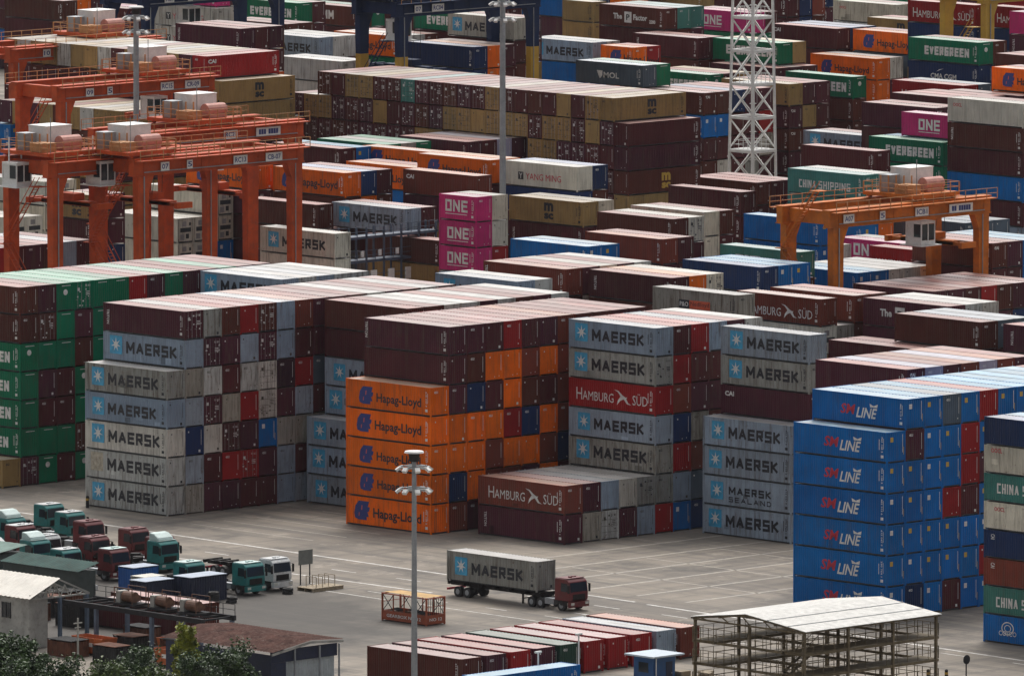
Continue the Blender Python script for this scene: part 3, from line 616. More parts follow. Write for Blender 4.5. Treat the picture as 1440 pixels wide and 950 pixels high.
# ------------------------------------------------------------------ the container table: x|y|z|height|length|orientation|look|label
NEAR = """-32.26|-66.65|17.4|2.9|12.19|S|b:sm|bright blue container, seventh tier, second column of the bright blue block
-34.74|-66.65|14.5|2.9|12.19|S|b:sm|bright blue container with red-white letters, sixth tier, corner of the bright blue block
-34.74|-66.65|5.8|2.9|12.19|S|b:sm|bright blue container with red-white letters, third tier, corner of the bright blue block
-34.74|-66.65|2.9|2.9|12.19|S|b:sm|bright blue container with red-white letters, second tier, corner of the bright blue block
-34.74|-66.65|8.7|2.9|12.19|S|b:sm|bright blue container with red-white letters, fourth tier, corner of the bright blue block
-34.74|-66.65|11.6|2.9|12.19|S|b:sm|bright blue container with red-white letters, fifth tier, corner of the bright blue block
-34.74|-66.65|0|2.9|12.19|S|b:sm|bright blue container with red-white letters, first tier, corner of the bright blue block
-18.98|-7.61|2.9|2.9|12.19|S|q:hsud|rust-brown container with bird emblem, second tier, corner of the block behind the brown stack
-0.17|-22.45|17.4|2.9|12.19|S|g:maersk|blue-grey container, seventh tier, second column of the narrow grey stack
-6.56|-7.61|17.4|2.9|12.19|S|g:maersk|blue-grey container, seventh tier, sixth column of the block behind the brown stack
-22.92|7.15|11.6|2.9|12.19|S|o:hapag|orange container with blue emblem, fifth tier, corner of the orange corner block
-20.44|7.15|17.4|2.9|12.19|S|m:tri|maroon container, seventh tier, second column of the orange corner block
-29.55|35.58|17.4|2.9|12.19|S|mD:tri|maroon container showing doors, seventh tier, second column of the left grey corner block
39.47|-7.75|14.5|2.9|12.19|S|m|maroon container on top, right of the right gantry, third from left
-32.03|35.58|11.6|2.9|12.19|S|d:maersk|weathered grey container with white star panel, fifth tier, corner of the left grey corner block
-18.98|-7.61|0|2.9|12.19|S|m:tri2|maroon container with vertical white lettering, first tier, corner of the block behind the brown stack
-6.56|-7.61|14.5|2.9|12.19|S|dD:maersk|weathered grey container showing doors, sixth tier, sixth column of the block behind the brown stack
-6.56|-7.61|11.6|2.9|12.19|S|r:hsud|red container, fifth tier, sixth column of the block behind the brown stack
-6.56|-7.61|8.7|2.9|12.19|S|g:maersk|blue-grey container, fourth tier, sixth column of the block behind the brown stack
-6.56|-7.61|5.8|2.9|12.19|S|d:maersk|weathered grey container, third tier, sixth column of the block behind the brown stack
-22.92|7.15|8.7|2.9|12.19|S|o:hapag|orange container with blue emblem, fourth tier, corner of the orange corner block
-20.44|7.15|14.5|2.9|12.19|S|m|maroon container, sixth tier, second column of the orange corner block
-22.92|7.15|5.8|2.9|12.19|S|o:hapag|orange container with blue emblem, third tier, corner of the orange corner block
-22.92|7.15|2.9|2.9|12.19|S|o:hapag|orange container with blue emblem, second tier, corner of the orange corner block
-2.65|-22.45|8.7|2.9|12.19|S|g:maersk|blue-grey container with white star panel, fourth tier, corner of the narrow grey stack
-22.92|7.15|0|2.9|12.19|S|o:hapag|orange container with blue emblem, first tier, corner of the orange corner block
-32.03|35.58|5.8|2.9|12.19|S|w:maersk|white container with white star panel, third tier, corner of the left grey corner block
-32.03|35.58|2.9|2.9|12.19|S|w:maersk4|white container with worn-off star panel, second tier, corner of the left grey corner block
-29.55|35.58|14.5|2.9|12.19|S|g:maersk|blue-grey container, sixth tier, second column of the left grey corner block
-32.03|35.58|0|2.9|12.19|S|w:maersk|white container with white star panel, first tier, corner of the left grey corner block
-32.03|35.58|8.7|2.9|12.19|S|g:maersk|blue-grey container with white star panel, fourth tier, corner of the left grey corner block
-0.17|-22.45|14.5|2.9|12.19|S|d:maersk|weathered grey container, sixth tier, second column of the narrow grey stack
117.24|64.97|11.6|2.9|12.19|S|m:caps|maroon container with white end code on top, right of the right gantry
-2.65|-22.45|5.8|2.9|12.19|S|g:maersk|blue-grey container with white star panel, third tier, corner of the narrow grey stack
-2.65|-22.45|2.9|2.9|12.19|S|g:msl|blue-grey container with two-line letters, second tier, corner of the narrow grey stack
-2.65|-22.45|0|2.9|12.19|S|g:maersk|blue-grey container with white star panel, first tier, corner of the narrow grey stack
-0.17|-22.45|11.6|2.9|12.19|S|m:cai|maroon container, fifth tier, second column of the narrow grey stack
121.14|95.23|11.6|2.9|12.19|S|b|bright blue container on top, left of the right gantry, rightmost of several
43.3|18.72|14.5|2.9|12.19|S|q:hsud|rust-brown container with bird emblem on top, left of the right gantry
72.35|122.88|11.6|2.9|12.19|S|c:maersk|cream container with white star panel on top, left of the grey centre pole
141.56|108.44|14.5|2.9|12.19|S|s:cshp|sea-green container with two white words on top, left of the right gantry
116.77|128.9|11.6|2.9|12.19|S|t:msc|tan container with dark stacked letters on top, right of the grey centre pole
96.94|137.45|11.6|2.9|12.19|S|g:maersk|blue-grey container with white star panel on top, left of the grey centre pole
100.63|151.32|14.5|2.9|12.19|S|o:hapag|orange container with blue emblem on top, left of the grey centre pole, leftmost of several
124.62|137.92|14.5|2.9|12.19|S|c:yang|cream container with red lettering on top, right of the grey centre pole
27.67|24.62|17.4|2.9|12.19|S|m:tri|maroon container with vertical white lettering on top, left of the right gantry
93.14|147.94|11.6|2.9|12.19|S|m|maroon container on top, left of the grey centre pole, leftmost of several
95.93|167.87|11.6|2.9|12.19|S|cF|white refrigerated container on top, right of the left gantries, rightmost of several
99.02|164.42|14.5|2.9|12.19|S|o:hapag|orange container with blue emblem on top, right of the left gantries
20.75|8.25|17.4|2.9|12.19|S|d:pono|weathered grey container with navy and red name panel on top, left of the right gantry
134.42|227.26|14.5|2.9|12.19|R|t|tan container, sixth tier, first column of the tan block among left gantries, left
167.14|172.75|14.5|2.9|12.19|R|m|maroon container, sixth tier, first column of the wide tan and maroon door wall
167.14|175.24|17.4|2.9|12.19|R|t:msc|tan container, seventh tier, second column of the wide tan and maroon door wall
-14.6|-49.7|17.4|2.9|12.19|S|m:cap|maroon container with white end code, seventh tier, corner of the block behind the blue one
148.93|224.97|17.4|2.9|12.19|R|t:msc|tan container with dark stacked letters, seventh tier, corner of the tan block among left gantries
148.69|227.52|20.3|2.9|12.19|R|r:caic|red container with corner letters, eighth tier, corner of the tan-roofed block behind the left gantries
141.56|108.44|11.6|2.9|12.19|S|s|sea-green container second from top, left of the right gantry
230.96|175.7|20.3|2.9|12.19|S|e:ever|green container boldly lettered on top, right of the yellow gantry legs
134.42|227.26|11.6|2.9|12.19|R|t|tan container, fifth tier, first column of the tan block among left gantries
167.14|172.75|11.6|2.9|12.19|R|m|maroon container, fifth tier, first column of the wide tan and maroon door wall
148.93|224.97|14.5|2.9|12.19|R|t|tan container, sixth tier, first column of the tan block among left gantries, right
173.62|113.8|20.3|2.9|12.19|S|c:oocl|cream container with red corner letters on top, right of the yellow gantry legs
95.11|129.81|8.7|2.9|12.19|S|m|maroon container on top, left of the grey centre pole, fifth from left
108.92|138.3|14.5|2.9|12.19|S|q:cai|rust-brown container with small white corner letters on top, left of the grey centre pole
204.92|239.01|17.4|2.9|12.19|S|n|navy container on top, right of the navy gantry
224.85|228.8|14.5|2.9|12.19|S|y:mol|slate grey container with white letters and crest on top, left of the lattice mast
214.72|241.83|20.3|2.9|12.19|S|c:maersk|cream container with white star panel on top, right of the navy gantry
163.29|127.69|14.5|2.9|12.19|S|m|maroon container on top, left of the right gantry, rightmost of several
94.25|93.33|11.6|2.9|12.19|S|q:hapx|rust-brown container with small yellow mark on top, left of the right gantry
271.9|215.47|20.3|2.9|12.19|S|r:hsud|red container with bird emblem on top, right of the yellow gantry legs, second from left
81.04|64.65|11.6|2.9|12.19|S|n|navy container on top, left of the right gantry
134.42|227.26|8.7|2.9|12.19|R|m|maroon container, fourth tier, first column of the tan block among left gantries, left
148.93|224.97|11.6|2.9|12.19|R|k|dark plum container, fifth tier, first column of the tan block among left gantries
-11.72|22.2|17.4|2.9|12.19|S|m:caxi|maroon container, seventh tier, second column of the recess by the orange stack
261.19|240.43|14.5|2.9|12.19|S|e:ever|green container boldly lettered on top, right of the lattice mast, left one of two
173.62|113.8|11.6|2.9|12.19|S|b:caps|bright blue container with white end code low down, right of the right gantry
90.51|168.74|8.7|2.9|12.19|S|cF|white refrigerated container on top, right of the left gantries, leftmost of several
173.62|113.8|17.4|2.9|12.19|S|m:tri|maroon container with vertical white lettering second from top, right of the yellow gantry legs
173.62|113.8|14.5|2.9|12.19|S|m|maroon container third from top, right of the right gantry
159.32|145.87|8.7|2.9|12.19|S|m|maroon container on top, left of the lattice mast
167.14|172.75|8.7|2.9|12.19|R|m:mscy|maroon container, fourth tier, first column of the wide tan and maroon door wall
176.8|129.79|14.5|2.9|12.19|S|e:ever|green container boldly lettered on top, right of the right gantry
263.9|264.42|17.4|2.9|12.19|S|m:tex|maroon container with white slogan on top, left of the lattice mast
25.71|38.21|17.4|2.9|12.19|S|q:tri|rust-brown container with vertical white lettering on top, right of the grey centre pole
110.85|108.38|11.6|2.9|12.19|S|m|maroon container on top, left of the right gantry, leftmost of several
141.52|195.74|11.6|2.9|12.19|S|m|maroon container on top, left of the grey centre pole, second from left
179.16|254.4|20.3|2.9|12.19|S|m:tri|maroon container with vertical white lettering on top, left of the navy gantry
282.63|250.98|14.5|2.9|12.19|S|m:cai|maroon container with small white corner letters on top, left of the yellow gantry legs
277.51|238.65|11.6|2.9|12.19|S|o:hapag|orange container with blue emblem, left of the yellow gantry legs, left one of two
88.84|189.85|11.6|2.9|12.19|S|cF|white refrigerated container on top, left of the left gantries
47.84|4.86|14.5|2.9|12.19|S|m:tex|maroon container with white slogan on top, right of the right gantry
123.26|151.05|14.5|2.9|12.19|S|o:hapag|orange container with blue emblem on top, left of the grey centre pole, rightmost of several
259.04|253.19|14.5|2.9|12.19|S|m:tri|maroon container with vertical white lettering on top, left of the lattice mast
-2.1|51.2|17.4|2.9|12.19|S|g:maersk|blue-grey container with white star panel, seventh tier, corner of the row behind the left block
91.92|120.58|14.5|2.9|6.06|S|p:one|magenta container with white word on top, left of the grey centre pole
239.51|355.49|14.5|2.9|12.19|S|m|maroon container, sixth tier, first column of the tan block among left gantries
62.4|152.04|14.5|2.9|6.06|S|t:mscb|tan container with dark stacked letters on top, left of the left gantries
292.58|276.62|14.5|2.9|12.19|S|p:one|magenta container with white word on top, right of the lattice mast
173.62|113.8|8.7|2.9|12.19|S|m|maroon container low down, right of the right gantry
230.96|175.7|17.4|2.9|12.19|S|n:cmacgm|navy container with white swooshes second from top, right of the yellow gantry legs
152.11|102.46|8.7|2.9|12.19|S|y|slate grey container on top, right of the right gantry
91.92|120.58|11.6|2.9|6.06|S|p:one|magenta container with white word second from top, left of the grey centre pole
185.41|139.38|17.4|2.9|12.19|S|m:caps|maroon container with white end code on top, left of the yellow gantry legs
176.8|129.79|11.6|2.9|12.19|S|e:ever|green container boldly lettered second from top, right of the right gantry
82.83|93.44|11.6|2.9|12.19|S|b|bright blue container on top, right of the grey centre pole
244.4|257.9|14.5|2.9|12.19|S|g:maersk|blue-grey container with white star panel on top, right of the navy gantry
222.03|305.75|17.4|2.9|12.19|S|w:yang|white container with red lettering on top, right of the left gantries
284.01|237.2|14.5|2.9|12.19|S|o:hapag|orange container with blue emblem, left of the yellow gantry legs, right one of two
341.65|297.4|11.6|2.9|12.19|S|c:oocl|cream container with red corner letters on top, left of the yellow gantry legs
48.27|18.72|14.5|2.9|12.19|S|q|rust-brown container on top, left of the right gantry
259.89|330.57|14.5|2.9|12.19|S|e:ever|green container boldly lettered on top, left of the navy gantry
-39.2|-95.5|18.13|2.59|12.19|S|n|navy container, eighth tier, first column of the right edge stack
-14.2|22.2|5.8|2.9|12.19|S|g:maersk|blue-grey container with white star panel, third tier, corner of the recess by the orange stack
232.93|282.6|14.5|2.9|12.19|S|o:hapag|orange container with blue emblem on top, left of the navy gantry
256.03|222|11.6|2.9|12.19|S|e:ever|green container boldly lettered on top, right of the lattice mast, right one of two
179.41|126.93|17.4|2.9|12.19|S|p:one|magenta container with white word on top, right of the yellow gantry legs
176.8|129.79|8.7|2.9|12.19|S|t|tan container third from top, right of the right gantry
95.26|73.09|11.6|2.9|12.19|S|s:hanj|sea-green container with faint small lettering on top, left of the right gantry
201.55|259.69|14.5|2.9|12.19|S|w|white container on top, left of the navy gantry
-26.3|64|17.4|2.9|12.19|S|m|maroon container, seventh tier, first column of the green block at left edge
-39.2|-95.5|0|2.59|12.19|S|b:cosr|bright blue container with white emblem, first tier, corner of the right edge stack
-39.2|-95.5|10.36|2.59|12.19|S|c:oocl|cream container with red corner letters, fifth tier, corner of the right edge stack
-39.2|-95.5|5.18|2.59|12.19|S|q:small|rust-brown container with small white marks, third tier, corner of the right edge stack
-39.2|-95.5|7.77|2.59|12.19|S|n:small|navy container with small white marks, fourth tier, corner of the right edge stack
-39.2|-95.5|2.59|2.59|12.19|S|s:cshp|sea-green container with two white words, second tier, corner of the right edge stack
91.92|120.58|8.7|2.9|6.06|S|p:one|magenta container with white word third from top, left of the grey centre pole
95.11|129.81|5.8|2.9|12.19|S|t|tan container second from top, left of the grey centre pole
-39.2|-95.5|12.95|2.59|12.19|S|s:cshp|sea-green container with two white words, sixth tier, corner of the right edge stack
-11.72|22.2|14.5|2.9|12.19|S|m|maroon container, sixth tier, second column of the recess by the orange stack
-14.2|22.2|0|2.9|12.19|S|g:maersk|blue-grey container with white star panel, first tier, corner of the recess by the orange stack
-39.2|-95.5|15.54|2.59|12.19|S|c:oocl|cream container with red corner letters, seventh tier, corner of the right edge stack
239.51|355.49|11.6|2.9|12.19|S|m|maroon container, fifth tier, first column of the tan block among left gantries
-14.2|22.2|2.9|2.9|12.19|S|g:maersk|blue-grey container with white star panel, second tier, corner of the recess by the orange stack
-26.3|64|14.5|2.9|12.19|S|m|maroon container, sixth tier, first column of the green block at left edge
-26.3|64|5.8|2.9|12.19|S|e:ever2|green container boldly lettered, third tier, corner of the green block at left edge
-26.3|64|11.6|2.9|12.19|S|e:ever|green container boldly lettered, fifth tier, corner of the green block at left edge
-26.3|64|8.7|2.9|12.19|S|e:ever|green container boldly lettered, fourth tier, corner of the green block at left edge
-26.3|64|2.9|2.9|12.19|S|e:ever|green container boldly lettered, second tier, corner of the green block at left edge
90.51|168.74|5.8|2.9|12.19|S|cF|white refrigerated container second from top, right of the left gantries, left one of two
35.97|-1.79|11.6|2.9|12.19|S|m|maroon container on top, right of the right gantry, leftmost of several
116.77|128.9|8.7|2.9|12.19|S|m:tri|maroon container with vertical white lettering second from top, right of the grey centre pole
62.4|152.04|11.6|2.9|6.06|S|m:caps|maroon container with white end code second from top, left of the left gantries
242.63|220.28|11.6|2.9|12.19|S|t|tan container on top, right of the lattice mast
285.28|345.84|11.6|2.9|12.19|S|m:hmm|maroon container with three bold white letters on top, left of the navy gantry
13.82|32.97|17.4|2.9|12.19|S|g:maersk|blue-grey container with white star panel on top, right of the grey centre pole
190.09|173.84|5.8|2.9|12.19|S|m|maroon container on top, right of the lattice mast, leftmost of several
104.13|72.83|8.7|2.9|12.19|S|b:hanj|bright blue container with faint small lettering on top, left of the right gantry
-29.77|-66.65|17.4|2.9|12.19|S|b|bright blue container, seventh tier, third column of the bright blue block
-27.29|-66.65|17.4|2.9|12.19|S|y|slate grey container, seventh tier, fourth column of the bright blue block
-24.81|-66.65|17.4|2.9|12.19|S|b|bright blue container, seventh tier, fifth column of the bright blue block
223.96|288.03|14.5|2.9|12.19|S|g:maersk|blue-grey container with white star panel on top, left of the navy gantry
-16.5|-7.61|2.9|2.9|12.19|S|m|maroon container, second tier, second column of the block behind the brown stack
-11.53|-7.61|2.9|2.9|12.19|S|w|white container, second tier, fourth column of the block behind the brown stack
271.9|215.47|17.4|2.9|12.19|S|n|navy container second from top, right of the yellow gantry legs
-14.01|-7.61|2.9|2.9|12.19|S|g|blue-grey container, second tier, third column of the block behind the brown stack
-11.72|22.2|11.6|2.9|12.19|S|g:maersk|blue-grey container, fifth tier, second column of the recess by the orange stack
-9.05|-7.61|2.9|2.9|12.19|S|dD|weathered grey container showing doors, second tier, fifth column of the block behind the brown stack
242.14|277.11|17.4|2.9|12.19|S|e:ever|green container boldly lettered on top, right of the navy gantry
-22.33|-66.65|17.4|2.9|12.19|S|r|red container, seventh tier, sixth column of the bright blue block
314.92|292.19|14.5|2.9|12.19|S|m|maroon container on top, right of the lattice mast, rightmost of several
-17.95|7.15|17.4|2.9|12.19|S|m|maroon container, seventh tier, third column of the orange corner block
139.3|131.88|8.7|2.9|12.19|S|c|cream container on top, left of the right gantry
225.77|218.78|11.6|2.9|12.19|S|m:cap|maroon container with white end code on top, left of the lattice mast
-12.99|7.15|17.4|2.9|12.19|S|r|red container, seventh tier, fifth column of the orange corner block
134.42|227.26|5.8|2.9|12.19|R|t|tan container, third tier, first column of the tan block among left gantries
-27.06|35.58|17.4|2.9|12.19|S|d|weathered grey container, seventh tier, third column of the left grey corner block
-4.08|-7.61|17.4|2.9|12.19|S|m|maroon container, seventh tier, seventh column of the block behind the brown stack
-24.58|35.58|17.4|2.9|12.19|S|m|maroon container, seventh tier, fourth column of the left grey corner block
-1.6|-7.61|17.4|2.9|12.19|S|r|red container, seventh tier, eighth column of the block behind the brown stack
-19.84|-66.65|17.4|2.9|12.19|S|b|bright blue container, seventh tier, seventh column of the bright blue block
-22.1|35.58|17.4|2.9|12.19|S|r|red container, seventh tier, fifth column of the left grey corner block
-15.47|7.15|17.4|2.9|12.19|S|m|maroon container, seventh tier, fourth column of the orange corner block
-17.13|35.58|17.4|2.9|12.19|S|g|blue-grey container, seventh tier, seventh column of the left grey corner block
-10.51|7.15|17.4|2.9|12.19|S|m|maroon container, seventh tier, sixth column of the orange corner block
-8.02|7.15|17.4|2.9|12.19|S|m|maroon container, seventh tier, seventh column of the orange corner block
289.96|304.34|14.5|2.9|6.06|S|t|tan container on top, right of the navy gantry
260.85|366.22|11.6|2.9|12.19|S|m|maroon container on top, left of the left gantries, rightmost of several
198.76|162.3|11.6|2.9|12.19|S|g:maersk|blue-grey container with white star panel on top, left of the right gantry
-19.62|35.58|17.4|2.9|12.19|S|mD|maroon container showing doors, seventh tier, sixth column of the left grey corner block
-14.65|35.58|17.4|2.9|12.19|S|q|rust-brown container, seventh tier, eighth column of the left grey corner block
207.36|138.86|20.3|2.9|12.19|S|o:hapag|orange container with blue emblem on top, right of the yellow gantry legs
-18.85|64|17.4|2.9|12.19|S|eD|green container showing doors, seventh tier, fourth column of the green block at left edge
158.47|191.57|11.6|2.9|12.19|S|m|maroon container on top, left of the grey centre pole, rightmost of several
-21.33|64|17.4|2.9|12.19|S|e|green container, seventh tier, third column of the green block at left edge
-16.37|64|17.4|2.9|12.19|S|e|green container, seventh tier, fifth column of the green block at left edge
72.35|122.88|8.7|2.9|12.19|S|c|cream container second from top, left of the grey centre pole
209.64|157.82|17.4|2.9|12.19|S|r:hsud|red container with bird emblem on top, right of the yellow gantry legs, leftmost of several
146.49|185.11|11.6|2.9|12.19|S|o:hapag|orange container with blue emblem on top, left of the grey centre pole, third from left
256.03|222|8.7|2.9|12.19|S|m|maroon container second from top, right of the lattice mast
88.84|189.85|8.7|2.9|12.19|S|cF|white refrigerated container second from top, left of the left gantries
130.42|89.59|8.7|2.9|12.19|S|p:one|magenta container with white word on top, right of the right gantry
-13.88|64|17.4|2.9|12.19|S|e|green container, seventh tier, sixth column of the green block at left edge
-11.4|64|17.4|2.9|12.19|S|r|red container, seventh tier, seventh column of the green block at left edge
0.88|-7.61|17.4|2.9|12.19|S|g|blue-grey container, seventh tier, ninth column of the block behind the brown stack
148.93|224.97|8.7|2.9|12.19|R|m|maroon container, fourth tier, first column of the tan block among left gantries, right
96.23|53.56|8.7|2.9|12.19|S|m|maroon container on top, right of the right gantry, second from left
-8.92|64|17.4|2.9|12.19|S|m|maroon container, seventh tier, eighth column of the green block at left edge
-6.44|64|17.4|2.9|12.19|S|e|green container, seventh tier, ninth column of the green block at left edge
-3.95|64|17.4|2.9|12.19|S|m|maroon container, seventh tier, tenth column of the green block at left edge
-5.54|7.15|17.4|2.9|12.19|S|q|rust-brown container, seventh tier, eighth column of the orange corner block
-23.82|64|17.4|2.9|12.19|S|m|maroon container, seventh tier, second column of the green block at left edge
242.63|220.28|8.7|2.9|12.19|S|m:caps|maroon container with white end code second from top, right of the lattice mast
-12.17|35.58|17.4|2.9|12.19|S|m|maroon container, seventh tier, ninth column of the left grey corner block
258.07|237.68|11.6|2.9|12.19|S|m|maroon container on top, right of the lattice mast, second from left
242.63|220.28|5.8|2.9|12.19|S|m:caps|maroon container with white end code third from top, right of the lattice mast
242.89|248.82|14.5|2.9|6.06|S|o:hapag|orange container with blue emblem on top, left of the lattice mast
293.22|309.47|14.5|2.9|12.19|S|b|bright blue container on top, right of the navy gantry
119.72|64.97|11.6|2.9|12.19|S|m|maroon container on top, right of the right gantry, fifth from left
106.16|53.56|8.7|2.9|12.19|S|m|maroon container on top, right of the right gantry, fourth from left
44.12|137|11.6|2.9|12.19|S|g|blue-grey container on top, left of the left gantries
95.93|167.87|8.7|2.9|12.19|S|cF|white refrigerated container second from top, right of the left gantries, right one of two
126.33|80.42|8.7|2.9|12.19|S|r:hsudv|red container with small lettering round a bird on top, right of the right gantry
46.6|137|11.6|2.9|12.19|S|m|maroon container on top, left of the left gantries, second from left
244.4|257.9|11.6|2.9|12.19|S|b|bright blue container second from top, right of the grey centre pole
-28.78|64|0|2.9|12.19|S|t1|short tan container standing alone at the foot of the green block
40.26|-22.25|14.5|2.9|12.19|S|m:tri|maroon container with vertical white lettering on top, right of the right gantry
99.42|137.45|11.6|2.9|12.19|S|m|maroon container on top, left of the grey centre pole, fourth from left
96.73|93.33|11.6|2.9|12.19|S|m|maroon container on top, left of the right gantry, second from left
92.99|168.74|8.7|2.9|12.19|S|cF|white refrigerated container on top, right of the left gantries, second from left
103.11|151.32|14.5|2.9|12.19|S|n|navy container on top, left of the grey centre pole
-32.26|-66.65|14.5|2.9|12.19|S|m|maroon container, sixth tier, second column of the bright blue block
105.59|151.32|14.5|2.9|12.19|S|m|maroon container on top, left of the grey centre pole, third from left
121.14|95.23|8.7|2.9|12.19|S|b|bright blue container second from top, left of the right gantry
127.1|137.92|14.5|2.9|12.19|S|n|navy container on top, right of the grey centre pole
133.78|246.71|8.7|2.9|12.19|S|b|bright blue container second from top, left of the left gantries
133.78|246.71|11.6|2.9|12.19|S|b|bright blue container on top, left of the left gantries
131.51|171.98|11.6|2.9|12.19|S|o:hapag|orange container with blue emblem on top, left of the grey centre pole, second from left
86.01|64.65|11.6|2.9|12.19|S|b|bright blue container on top, left of the right gantry, second from left
83.53|64.65|11.6|2.9|12.19|S|b|bright blue container on top, left of the right gantry, leftmost of several
113.34|108.38|11.6|2.9|12.19|S|cD|cream container showing doors on top, left of the right gantry, left one of two
144.04|108.44|14.5|2.9|12.19|S|d|weathered grey container on top, left of the right gantry
-11.72|22.2|8.7|2.9|12.19|S|g:maersk|blue-grey container, fourth tier, second column of the recess by the orange stack
141.78|131.88|8.7|2.9|12.19|S|m|maroon container on top, left of the right gantry, third from left
41.63|137|11.6|2.9|12.19|S|m|maroon container on top, left of the left gantries, leftmost of several
-29.77|-66.65|14.5|2.9|12.19|S|b|bright blue container, sixth tier, third column of the bright blue block
-32.26|-66.65|0|2.9|12.19|S|n|navy container, first tier, second column of the bright blue block
-32.26|-66.65|2.9|2.9|12.19|S|b|bright blue container, second tier, second column of the bright blue block
-17.36|-66.65|17.4|2.9|12.19|S|b|bright blue container, seventh tier, eighth column of the bright blue block
-29.77|-66.65|0|2.9|12.19|S|b|bright blue container, first tier, third column of the bright blue block
-32.26|-66.65|8.7|2.9|12.19|S|b|bright blue container, fourth tier, second column of the bright blue block
167.14|172.75|5.8|2.9|12.19|R|t|tan container, third tier, first column of the wide tan and maroon door wall
-32.26|-66.65|11.6|2.9|12.19|S|b|bright blue container, fifth tier, second column of the bright blue block
-29.77|-66.65|8.7|2.9|12.19|S|b|bright blue container, fourth tier, third column of the bright blue block
-32.26|-66.65|5.8|2.9|12.19|S|b|bright blue container, third tier, second column of the bright blue block
-29.77|-66.65|11.6|2.9|12.19|S|b|bright blue container, fifth tier, third column of the bright blue block
-27.29|-66.65|11.6|2.9|12.19|S|b|bright blue container, fifth tier, fourth column of the bright blue block
244.95|236.9|11.6|2.9|12.19|S|e:ever|green container boldly lettered on top, left of the lattice mast
-29.77|-66.65|2.9|2.9|12.19|S|b|bright blue container, second tier, third column of the bright blue block
-27.29|-66.65|8.7|2.9|12.19|S|r|red container, fourth tier, fourth column of the bright blue block
-27.29|-66.65|5.8|2.9|12.19|S|b|bright blue container, third tier, fourth column of the bright blue block
334.84|385.64|5.8|2.9|12.19|S|m|maroon container second from top, left of the navy gantry
-29.77|-66.65|5.8|2.9|12.19|S|b|bright blue container, third tier, third column of the bright blue block
-24.81|-66.65|8.7|2.9|12.19|S|m|maroon container, fourth tier, fifth column of the bright blue block
-27.29|-66.65|14.5|2.9|12.19|S|b|bright blue container, sixth tier, fourth column of the bright blue block
-24.81|-66.65|11.6|2.9|12.19|S|r|red container, fifth tier, fifth column of the bright blue block
-27.29|-66.65|2.9|2.9|12.19|S|b|bright blue container, second tier, fourth column of the bright blue block
-24.81|-66.65|5.8|2.9|12.19|S|b|bright blue container, third tier, fifth column of the bright blue block
32.64|24.62|17.4|2.9|12.19|S|cD|cream container showing doors on top, left of the right gantry, right one of two
-27.29|-66.65|0|2.9|12.19|S|m|maroon container, first tier, fourth column of the bright blue block
-20.44|7.15|11.6|2.9|12.19|S|m|maroon container, fifth tier, second column of the orange corner block
108.64|53.56|8.7|2.9|12.19|S|m|maroon container on top, right of the right gantry, rightmost of several
-24.81|-66.65|2.9|2.9|12.19|S|b|bright blue container, second tier, fifth column of the bright blue block
-24.81|-66.65|0|2.9|12.19|S|b|bright blue container, first tier, fifth column of the bright blue block
-24.81|-66.65|14.5|2.9|12.19|S|r|red container, sixth tier, fifth column of the bright blue block
-29.55|35.58|11.6|2.9|12.19|S|d|weathered grey container, fifth tier, second column of the left grey corner block
289.96|304.34|11.6|2.9|6.06|S|t|tan container second from top, right of the navy gantry
263.9|264.42|14.5|2.9|12.19|S|m:texs|maroon container with white slogan block second from top, left of the lattice mast
242.63|220.28|2.9|2.9|12.19|S|m|maroon container low down, right of the lattice mast
192.57|173.84|5.8|2.9|12.19|S|m|maroon container on top, left of the right gantry, fourth from left
273.02|201.91|20.3|2.9|12.19|S|r:hsud|red container with bird emblem on top, right of the yellow gantry legs, rightmost of several
-16.5|-7.61|0|2.9|12.19|S|d|weathered grey container, first tier, second column of the block behind the brown stack
-6.56|-7.61|2.9|2.9|12.19|S|d|weathered grey container, second tier, sixth column of the block behind the brown stack
-11.53|-7.61|0|2.9|12.19|S|m|maroon container, first tier, fourth column of the block behind the brown stack
-20.44|7.15|8.7|2.9|12.19|S|o|orange container, fourth tier, second column of the orange corner block
-20.44|7.15|5.8|2.9|12.19|S|o|orange container, third tier, second column of the orange corner block
-20.44|7.15|2.9|2.9|12.19|S|n|navy container, second tier, second column of the orange corner block
-17.95|7.15|11.6|2.9|12.19|S|n|navy container, fifth tier, third column of the orange corner block
-17.95|7.15|8.7|2.9|12.19|S|o|orange container, fourth tier, third column of the orange corner block
-4.08|-7.61|5.8|2.9|12.19|S|r|red container, third tier, seventh column of the block behind the brown stack
167.14|177.72|17.4|2.9|12.19|R|tD|tan container showing doors, seventh tier, third column of the wide tan and maroon door wall
-20.44|7.15|0|2.9|12.19|S|q|rust-brown container, first tier, second column of the orange corner block"""
for ln in NEAR.split('\n'):
    x, y, z, h, L, o, tok, lab = ln.split('|')
    x, y, z, h, L = map(float, (x, y, z, h, L))
    lx, ly = (2.44, L) if o == 'S' else (L, 2.44)
    container(x+lx/2, y+ly/2, z, L, h-.012, tok, lab, o)

